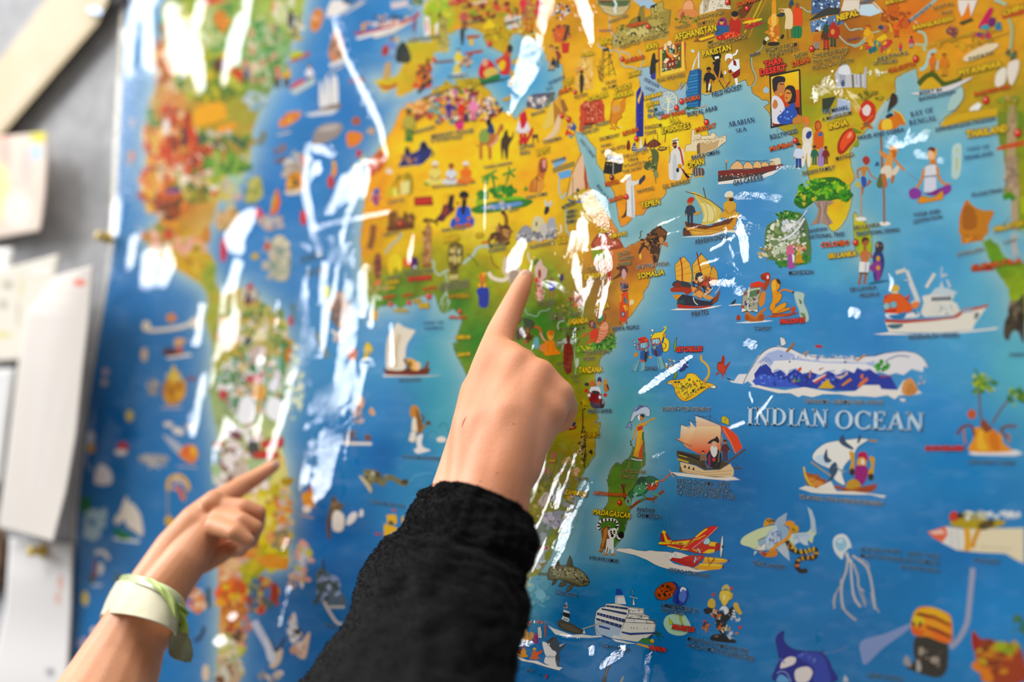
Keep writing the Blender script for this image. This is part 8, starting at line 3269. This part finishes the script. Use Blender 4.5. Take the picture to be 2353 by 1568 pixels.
def slab(name, poly, h0, h1, mt, parent=None, **kw):
    p = pts(poly); n = len(p)
    v = list(W(p[:, 0], p[:, 1], h0)) + list(W(p[:, 0], p[:, 1], h1))
    f = [list(range(n, 2 * n)), list(range(n))[::-1]] + [[i, (i + 1) % n, n + (i + 1) % n, n + i] for i in range(n)]
    return link(name, mesh(name, v, f), parent, mt, **kw)
m_banner = noisy(mat('cream_card', rough=0.75), hexc('d6c6a4'), hexc('e0d0b4'), 18, 2)
ban = slab('banner', '-120,250 -120,425 0,298 219,46 246,-4 300,-70 150,-70 105,0 0,136', 0.002, 0.008, m_banner,
           label='thick cream strip crossing the upper left corner of the wall', category='banner')
slab('edge_strip', '-120,427 -120,444 0,314 224,54 249,2 246,-4 219,46 0,298', 0.002, 0.0078, mat('tan_card_edge', hexc('c8b084'), 0.7), ban, label='tan edge of the strip')  # side of the strip, a darker tan than its face
slab('clip', '200,18 218,14 236,24 232,34 206,30', 0.008, 0.011, mat('blue_grey_mark', hexc('8a98ac'), 0.4, Metallic=0.6), None,  # blue grey mark of the strip, built as a thin raised plate
     label='small blue grey mark on the cream strip near the map', category='clip')
slab('dark_card', '243,-40 330,-40 276,-4 240,24 236,14', 0.002, 0.006, mat('dark_card', hexc('2c2826'), 0.7), None,
     label='dark card corner behind the cream strip, just left of the map top', category='card')

def push_pin(name, px, py, h, col, label):
    t = empty(name, W(px, py, h), label=label, category='push pin')
    bm = []
    def lathe(nm, prof, mt, part_of):
        v = []; f = []; k = 16
        for (r, y) in prof: v += [(r * math.cos(6.2832 * i / k), -y, r * math.sin(6.2832 * i / k)) for i in range(k)]
        for j in range(len(prof) - 1): f += [[j * k + i, j * k + (i + 1) % k, (j + 1) * k + (i + 1) % k, (j + 1) * k + i] for i in range(k)]
        f.append(list(range(k))[::-1]); f.append([(len(prof) - 1) * k + i for i in range(k)])
        return link(nm, mesh(nm, v, f, True), part_of, mt)
    lathe('head', [(0.0052, 0), (0.0050, 0.0012), (0.0028, 0.002), (0.0024, 0.007), (0.0036, 0.0085), (0.0040, 0.010), (0.003, 0.0108)], mat('pin_' + col, hexc(col), 0.3), t)
    lathe('needle', [(0.0005, -0.004), (0.0005, 0.0)], mat('needle_steel', (0.5, 0.5, 0.52), 0.3, Metallic=1.0), t)
    return t
push_pin('push_pin', 250, 548, 0.003, 'c8a428', 'brass yellow push pin on the left edge of the map')
push_pin('push_pin', 97, 1266, 0.007, 'd8b42c', 'yellow push pin holding the white poster under the long sheet')

# ------------------------------------------------------------------ hands
def chain(bones):
    """tapered capsules between joints (photo x, photo y, metres off the wall, radius in photo pixels)"""
    V, F = [], []
    for seg in bones:
        P = [(Vector(W(x, y, h)), r * float(depth(x, y, h)) / FPX) for x, y, h, r in seg]
        for (a, ra), (b, rb) in zip(P[:-1], P[1:]):
            ax = b - a; ln = ax.length; ax = ax / ln
            e1 = ax.orthogonal().normalized(); e2 = ax.cross(e1); k = 18; rows = []
            for q in np.linspace(-math.pi / 2, 0, 6): rows.append((a + ax * ra * math.sin(q), ra * math.cos(q)))
            for t in (0.33, 0.66): rows.append((a.lerp(b, t), ra + (rb - ra) * t))
            for q in np.linspace(0, math.pi / 2, 6): rows.append((b + ax * rb * math.sin(q), rb * math.cos(q)))
            n0 = len(V)
            for c, r in rows:
                r = max(r, 1e-5)
                V += [c + (e1 * math.cos(6.28318 * i / k) + e2 * math.sin(6.28318 * i / k)) * r for i in range(k)]
            for j in range(len(rows) - 1):
                F += [[n0 + j * k + i, n0 + j * k + (i + 1) % k, n0 + (j + 1) * k + (i + 1) % k, n0 + (j + 1) * k + i] for i in range(k)]
            F += [[n0 + i for i in range(k)][::-1], [n0 + (len(rows) - 1) * k + i for i in range(k)]]
    return V, F
def flesh(name, bones, parent, mt, voxel=0.0011, smooth=9, origin=None):
    V, F = chain(bones)
    V = [v - parent.location for v in V]
    me = mesh(name, V, F, True); o = bpy.data.objects.new(name, me); COL.objects.link(o)
    r = o.modifiers.new('r', 'REMESH'); r.mode = 'VOXEL'; r.voxel_size = voxel; r.use_smooth_shade = True
    s = o.modifiers.new('s', 'SMOOTH'); s.factor = 0.6; s.iterations = smooth
    me2 = bpy.data.meshes.new_from_object(o.evaluated_get(bpy.context.evaluated_depsgraph_get()))
    bpy.data.objects.remove(o); me2.name = name; me2.materials.clear()
    me2.polygons.foreach_set('use_smooth', [True] * len(me2.polygons))
    return link(name, me2, parent, mt)
def skin(name, light, deep, red):
    m_ = mat(name, rough=0.48, Specular_IOR_Level=0.35, Subsurface_Weight=0.22, Subsurface_Scale=0.006)
    noisy(m_, hexc(deep), hexc(light), 22, 5, bump=0.35, bscale=750, bdist=0.0005)
    m_.node_tree.nodes['Principled BSDF'].inputs['Subsurface Radius'].default_value = (1.0, 0.35, 0.2)
    return m_
sk1 = skin('skin_right', 'eca682', 'dc9268', 'd88870')
sk2 = skin('skin_left', 'e4a47c', 'd49068', 'c87858')

pr = empty('person', W(1100, 1100, 0.09), category='person',
           label='person in black fleece sleeve pointing an index finger at central Africa on the map')
arm1 = flesh('hand_and_forearm', [
    [(1209, 637, 0.0110, 20), (1197, 662, 0.0155, 24), (1180, 700, 0.0211, 28), (1164, 734, 0.0269, 31), (1150, 765, 0.0326, 34), (1140, 806, 0.0398, 42), (1130, 850, 0.0463, 50), (1098, 980, 0.0607, 62), (1092, 1100, 0.0701, 66), (1080, 1180, 0.0751, 76), (1020, 1400, 0.1003, 92)],
    [(1172, 815, 0.0427, 34), (1188, 838, 0.0463, 42), (1150, 960, 0.0593, 62), (1128, 1100, 0.0715, 70), (1110, 1180, 0.0765, 80)],
    [(1238, 862, 0.0441, 40), (1190, 960, 0.0571, 62), (1150, 1100, 0.0708, 68), (1130, 1180, 0.0751, 78)],
    [(1284, 908, 0.0384, 38), (1250, 960, 0.0441, 46), (1210, 1030, 0.0542, 48), (1172, 1110, 0.0665, 50), (1160, 1180, 0.0715, 56)],
    [(1207, 826, 0.0391, 26), (1222, 850, 0.0225, 26), (1225, 905, 0.0165, 23), (1205, 930, 0.0240, 20)],
    [(1256, 862, 0.0369, 25), (1272, 885, 0.0211, 25), (1268, 935, 0.0165, 22), (1245, 955, 0.0240, 20)],
    [(1296, 915, 0.0341, 25), (1308, 935, 0.0211, 23), (1298, 972, 0.0165, 20), (1270, 985, 0.0240, 18)],
    [(1110, 1040, 0.0463, 34), (1135, 960, 0.0297, 27), (1160, 905, 0.0211, 23), (1180, 870, 0.0182, 19)],
    [(1146, 812, 0.0427, 40), (1190, 842, 0.0449, 42), (1240, 868, 0.0427, 40), (1284, 912, 0.0377, 38)], [(1150, 880, 0.0499, 50), (1210, 905, 0.0499, 50), (1262, 945, 0.0449, 44)], [(1120, 980, 0.0600, 60), (1200, 1010, 0.0571, 52)],
    [(1100, 900, .052, 44), (1082, 1000, .058, 50), (1062, 1100, .064, 62), (1040, 1190, .070, 72)],
    [(1160, 830, .044, 42), (1120, 980, .062, 62), (1105, 1100, .069, 68)], [(1212, 855, .044, 42), (1172, 960, .060, 62), (1140, 1090, .069, 68)], [(1262, 892, .040, 40), (1222, 980, .052, 52), (1190, 1080, .060, 54)],
], pr, sk1, smooth=26)
def blob(name, px, py, h, rx, ry, rz, tiltdir, parent, mt, **kw):
    """a flattened ellipsoid, rx along tiltdir (a pair of photo pixels), rz towards the camera"""
    c = Vector(W(px, py, h)); a = (Vector(W(*tiltdir)) - c).normalized()
    n = (Vector(CAM) - c).normalized(); n = (n - a * n.dot(a)).normalized(); b = n.cross(a)
    V, F = [], []; k = 18
    for i in range(10):
        q = math.pi * i / 9
        for j in range(k):
            w = 6.28318 * j / k; r = math.sin(q) + 1e-4
            V.append(c + a * rx * r * math.cos(w) + b * ry * r * math.sin(w) + n * rz * math.cos(q) - parent.location)
    for i in range(9): F += [[i * k + j, i * k + (j + 1) % k, (i + 1) * k + (j + 1) % k, (i + 1) * k + j] for j in range(k)]
    return link(name, mesh(name, V, F, True), parent, mt, **kw)
m_nail = mat('fingernail', hexc('ecb8a0'), 0.28)
blob('fingernail', 1207, 632, .0150, .0036, .0030, .0008, (1216, 612, .0122), pr, m_nail)
m_scr = mat('scratch_red', hexc('c86a50'), 0.6)
def tube(name, path, r, parent, mt, k=7, **kw):
    P = [Vector(W(x, y, h)) for x, y, h in path]; V, F = [], []
    for i, p in enumerate(P):
        d = (P[min(i + 1, len(P) - 1)] - P[max(i - 1, 0)]).normalized(); e = d.orthogonal().normalized(); g = d.cross(e)
        rr = r * (0.35 if i in (0, len(P) - 1) else 1)
        V += [p + (e * math.cos(6.28 * j / k) + g * math.sin(6.28 * j / k)) * rr - parent.location for j in range(k)]
    for i in range(len(P) - 1): F += [[i * k + j, i * k + (j + 1) % k, (i + 1) * k + (j + 1) % k, (i + 1) * k + j] for j in range(k)]
    return link(name, mesh(name, V, F, True), parent, mt, **kw)

from mathutils.bvhtree import BVHTree
def on_skin(o, par, P):
    t = BVHTree.FromPolygons([v.co + par.location for v in o.data.vertices], [list(q.vertices) for q in o.data.polygons]); out = []
    for x, y in P:
        hit = t.ray_cast(Vector(CAM), Vector(ray(float(x), float(y))).normalized())[0]
        if hit is not None: out.append(hit)
    return out
def skin_line(name, o, par, P, r, mt, **kw):
    H = on_skin(o, par, P); V, F = [], []; k = 6
    for i, p in enumerate(H):
        d = (H[min(i + 1, len(H) - 1)] - H[max(i - 1, 0)]).normalized(); e = d.orthogonal().normalized(); g = d.cross(e)
        rr = r * (0.3 if i in (0, len(H) - 1) else 1)
        V += [p + (e * math.cos(1.047 * j) + g * math.sin(1.047 * j)) * rr - par.location for j in range(k)]
    for i in range(len(H) - 1): F += [[i * k + j, i * k + (j + 1) % k, (i + 1) * k + (j + 1) % k, (i + 1) * k + j] for j in range(k)]
    return link(name, mesh(name, V, F, True), par, mt, **kw)
skin_line('scratch', arm1, pr, [(1072, 958), (1067, 965), (1063, 975), (1061, 984)], 0.0003, m_scr, label='thin red scratch')
m_mole = mat('mole_brown', hexc('a8684a'), 0.6)
for mx, my in ((1142, 1087), (1104, 1106), (1180, 974)):
    skin_line('mole', arm1, pr, [(mx - 2, my), (mx, my), (mx + 2, my)], 0.00035, m_mole)

# sleeve: rings given by their left and right silhouette points
RINGS = [((985, 1122), (1220, 1206), 0.0704), ((962, 1142), (1228, 1228), 0.0719), ((940, 1172), (1229, 1262), 0.0740), ((926, 1205), (1222, 1300), 0.0762),
         ((908, 1232), (1204, 1332), 0.0784), ((868, 1256), (1202, 1362), 0.0812), ((842, 1298), (1208, 1400), 0.0848), ((822, 1352), (1204, 1450), 0.0899),
         ((794, 1422), (1188, 1515), 0.0964), ((742, 1500), (1168, 1600), 0.1050), ((672, 1590), (1150, 1700), 0.1158), ((590, 1690), (1130, 1830), 0.1302)]
def loft(rings, k, bulge, depth_ratio, sub, noise_amp, ribs=0, seed=0):
    """returns vertices and normals of a soft tube; the camera side of each ring is pushed up the arm by bulge pixels"""
    L_ = np.array([r[0] + r[1] + (r[2],) for r in rings], float)
    t = np.arange(len(L_)); tt = np.linspace(0, len(L_) - 1, sub)
    i = np.clip(tt.astype(int), 0, len(L_) - 2); f = tt - i
    p0, p1, p2, p3 = L_[np.maximum(i - 1, 0)], L_[i], L_[i + 1], L_[np.minimum(i + 2, len(L_) - 1)]
    f = f[:, None]
    R_ = 0.5 * (2 * p1 + (p2 - p0) * f + (2 * p0 - 5 * p1 + 4 * p2 - p3) * f ** 2 + (3 * p1 - p0 - 3 * p2 + p3) * f ** 3)
    rows = []
    for n, (lx, ly, rx, ry, h) in enumerate(R_):
        a = W(lx, ly, h); b = W(rx, ry, h); c = (a + b) / 2; u = (b - a) / 2; hw = np.linalg.norm(u)
        cx, cy = (lx + rx) / 2, (ly + ry) / 2
        w2 = np.array([rx - lx, ry - ly]); w2 = w2 / np.linalg.norm(w2); up2 = np.array([w2[1], -w2[0]])
        v = unit(CAM - c) * hw * depth_ratio
        bl = W(cx + up2[0] * bulge, cy + up2[1] * bulge, h) - c
        A = np.linspace(0, 2 * np.pi, k, endpoint=False)
        sup = 1.0
        q = c + np.cos(A)[:, None] * u + np.sin(A)[:, None] * (v + bl)
        rad = q - c; rn = rad / np.linalg.norm(rad, axis=1, keepdims=True)
        s = noise_amp * (vnoise(A * 8 + 100, np.full(k, n * 0.35 + 50), 2.2, seed, 3)) 
        if ribs: s = s + 0.0008 * np.sin(A * ribs) * ribs_w(n / sub)
        rows.append(q + rn * s[:, None])
    return np.array(rows)
def ribs_w(t): return 1.0
m_fleece = mat('black_fleece', hexc('060608'), 0.95, Specular_IOR_Level=0.1, Sheen_Weight=0.06, Sheen_Roughness=0.6)
noisy(m_fleece, hexc('030304'), hexc('09090b'), 300, 4, bump=0.6, bscale=900, bdist=0.002)
def tube_mesh(name, G, parent, mt, cap_in=True, off=None, **kw):
    r, k = G.shape[:2]
    if cap_in:                              # turn the rim inwards so that the cloth has thickness
        c = G[0].mean(0); e = [c + (G[0] - c) * 0.94 + (G[1].mean(0) - c) * 0.15, c + (G[0] - c) * 0.90 + (G[1].mean(0) - c) * 1.2, c + (G[0] - c) * 0.86 + (G[1].mean(0) - c) * 5]
        G = np.concatenate([np.array(e[::-1]), G]); r += 3
    V = G.reshape(-1, 3) - np.array(off if off is not None else parent.location)
    F = [[i * k + j, i * k + (j + 1) % k, (i + 1) * k + (j + 1) % k, (i + 1) * k + j] for i in range(r - 1) for j in range(k)]
    return link(name, mesh(name, V, F, True), parent, mt, **kw)
full = loft(RINGS, 96, 40, 0.78, 120, 0.0035, 0, 5)
crow = 44                                   # rows that make the cuff
A_ = np.linspace(0, 2 * np.pi, 96, endpoint=False)
cuffg = full[:crow + 1].copy()
for i in range(crow + 1):
    c = cuffg[i].mean(0); d = cuffg[i] - c
    cuffg[i] = c + d * (1 + 0.012 * np.sin(A_ * 30))[:, None]
body = full[crow - 3:].copy()
for i in range(len(body)):                  # folds: the sleeve blouses over the cuff, one long crease runs down it
    c = body[i].mean(0); t = i / len(body)
    grow = 1.0 - 0.05 * math.exp(-(i / 2.5) ** 2)
    d = body[i] - c
    fold = 0.035 * np.exp(-((A_ - (2.35 - 1.1 * t)) / 0.10) ** 2) * (t > 0.08) - 0.02 * np.exp(-((A_ - (2.15 - 1.1 * t)) / 0.12) ** 2)
    fold = fold + 0.015 * np.sin(A_ * 3 + t * 9) * math.exp(-t * 2)
    body[i] = c + d * (grow + fold)[:, None]
sl = tube_mesh('sleeve', body, pr, m_fleece, cap_in=False, label='black fleece sleeve')
tube_mesh('cuff', cuffg, sl, m_fleece, off=pr.location, label='ribbed black cuff')
# the pile that fuzzes the outline of the fleece
def pile(name, G, n, ln, wd, parent, mt, seed):
    R = np.random.default_rng(seed); r, k = G.shape[:2]
    i = R.integers(0, r - 1, n); j = R.integers(0, k, n); a = R.random((n, 1)); b = R.random((n, 1))
    p = (G[i, j] * (1 - a) + G[i + 1, j] * a) * (1 - b) + (G[i, (j + 1) % k] * (1 - a) + G[i + 1, (j + 1) % k] * a) * b
    c = G.mean(1)[i]; d = p - c; d /= np.linalg.norm(d, axis=1, keepdims=True)
    d = d + R.normal(0, 0.5, (n, 3)); d /= np.linalg.norm(d, axis=1, keepdims=True)
    s = np.cross(d, R.normal(0, 1, (n, 3))); s /= np.linalg.norm(s, axis=1, keepdims=True)
    l = ln * R.uniform(0.4, 1.2, (n, 1))
    V = np.stack([p - s * wd, p + s * wd, p + d * l], 1).reshape(-1, 3) - np.array(parent.location)
    me = bpy.data.meshes.new(name); me.vertices.add(3 * n); me.vertices.foreach_set('co', V.ravel().astype(np.float32))
    me.loops.add(3 * n); me.loops.foreach_set('vertex_index', np.arange(3 * n, dtype=np.int32))
    me.polygons.add(n); me.polygons.foreach_set('loop_start', np.arange(0, 3 * n, 3, dtype=np.int32)); me.update(calc_edges=True)
    return link(name, me, sl, mt, kind='stuff')
pile('fleece_pile', np.concatenate([cuffg, body[4:70]]), 60000, 0.0015, 0.00016, pr, m_fleece, 4)

pl = empty('person', W(400, 1300, 0.06), category='person',
           label='person with bare forearm and cloth wristband pointing at South America on the map')
flesh('hand_and_forearm', [
    [(630, 1071, .0115, 14), (612, 1082, .0155, 17), (588, 1098, .021, 19), (560, 1114, .027, 22), (530, 1134, .036, 25), (494, 1158, .045, 31), (450, 1200, .055, 40), (405, 1262, .062, 50), (352, 1350, .072, 58), (312, 1440, .082, 76), (268, 1540, .094, 98), (220, 1650, .11, 122), (180, 1760, .125, 140)],
    [(500, 1176, .048, 30), (470, 1225, .054, 40), (430, 1285, .064, 50), (380, 1350, .072, 56), (330, 1445, .082, 72)],
    [(508, 1168, .048, 26), (560, 1168, .046, 22), (594, 1178, .040, 18), (590, 1214, .028, 17), (566, 1238, .020, 15), (540, 1232, .024, 13)],
    [(505, 1192, .054, 25), (556, 1198, .055, 21), (588, 1212, .050, 17), (578, 1244, .036, 16), (552, 1260, .026, 14), (532, 1252, .030, 13)],
    [(494, 1208, .060, 24), (540, 1224, .063, 20), (570, 1242, .058, 16), (552, 1266, .046, 15), (528, 1270, .036, 14)],
    [(432, 1296, .056, 38), (468, 1288, .048, 30), (500, 1276, .042, 24), (528, 1262, .038, 19)],
    [(470, 1235, .036, 40), (505, 1245, .028, 26), (535, 1248, .022, 18)], [(450, 1270, .040, 36), (490, 1262, .030, 26)],
    [(492, 1150, .052, 24), (486, 1156, .054, 24)],
], pl, sk2, voxel=0.0010, smooth=7)
blob('fingernail', 632, 1066, .0153, .0030, .0022, .0006, (645, 1056, .012), pl, m_nail)

# wristband: a cloth band with a twisted ribbon and hanging tails
wb = empty('wristband', W(340, 1395, 0.075), category='wristband',
           label='cream cloth wristband with pale green ribbon tied around the left forearm')
m_band = noisy(mat('cream_cloth', rough=0.75), hexc('d6ccaa'), hexc('e4dcc2'), 60, 3, bump=0.4, bscale=1500, bdist=0.0004)
m_rib = mat('green_ribbon', rough=0.35, Transmission_Weight=0.25)
noisy(m_rib, hexc('b8c87c'), hexc('dfe4b8'), 26, 2)
BAND = [((270, 1342), (418, 1404), .0765), ((259, 1362), (414, 1418), .078), ((245, 1392), (408, 1436), .080), ((234, 1420), (400, 1462), .083)]
bg = loft(BAND, 72, 20, 1.12, 16, 0.0005, 0, 8)
def shell(name, G, thick, parent, mt, **kw):
    o = tube_mesh(name, G, parent, mt, cap_in=False, **kw)
    s = o.modifiers.new('t', 'SOLIDIFY'); s.thickness = thick; s.offset = 1
    return o
shell('band', bg, 0.0012, wb, m_band)
RIB = [((279, 1330), (421, 1394), .0755), ((276, 1338), (420, 1404), .0765), ((271, 1348), (416, 1416), .0775)]
rg = loft(RIB, 72, 26, 1.18, 8, 0.0009, 0, 9)
for i in range(rg.shape[0]): rg[i] += (np.sin(A_[:72] * 96 / 72 * 2 + 0.6) * 0.0022)[:, None] * np.array(WZ @ np.eye(3)) * 0
rb = shell('ribbon', rg, 0.0009, wb, m_rib, label='pale green translucent ribbon')
def strip(name, left, right, hs, parent, mt, wave=0.002, **kw):
    left, right = smooth_pts(pts(left), False, 5), smooth_pts(pts(right), False, 5)
    n = min(len(left), len(right)); hs = np.interp(np.linspace(0, 1, n), np.linspace(0, 1, len(hs)), hs)
    rows = []
    for q in range(n):
        u = np.linspace(0, 1, 9)[:, None]; p = left[q] * (1 - u) + right[q] * u
        rows.append(W(p[:, 0], p[:, 1], hs[q] + wave * np.sin(u[:, 0] * 5 + q * 0.4)))
    me = gridmesh(name, np.array(rows) - np.array(parent.location))
    o = link(name, me, parent, mt, **kw); s = o.modifiers.new('t', 'SOLIDIFY'); s.thickness = 0.0006
    return o
m_leaf = mat('green_ribbon_bright', rough=0.35); noisy(m_leaf, hexc('98b83c'), hexc('c8d888'), 40, 2)
m_tail = mat('grey_green_ribbon', rough=0.4, Transmission_Weight=0.2); noisy(m_tail, hexc('8f9a7c'), hexc('b0b890'), 50, 3)
strip('ribbon_twist', '330,1330 360,1352 385,1385 400,1420', '345,1328 378,1352 404,1388 410,1425', [.098, .101, .100, .096], wb, m_leaf, 0.001, label='bright green twist of ribbon')
strip('knot_end', '396,1378 420,1392 434,1408', '400,1398 414,1412 426,1420', [.094, .090, .086], wb, m_leaf, 0.001)
strip('tail', '400,1392 396,1420 398,1450', '404,1392 426,1424 434,1458', [.095, .088, .084], wb, m_leaf, 0.0015, label='bright green ribbon tail')
strip('tail', '398,1440 390,1470 387,1500 400,1515 424,1522', '424,1440 432,1462 440,1480 443,1504 436,1523', [.086, .082, .080, .079, .078], wb, m_tail, 0.0015, label='grey green rounded ribbon tail')
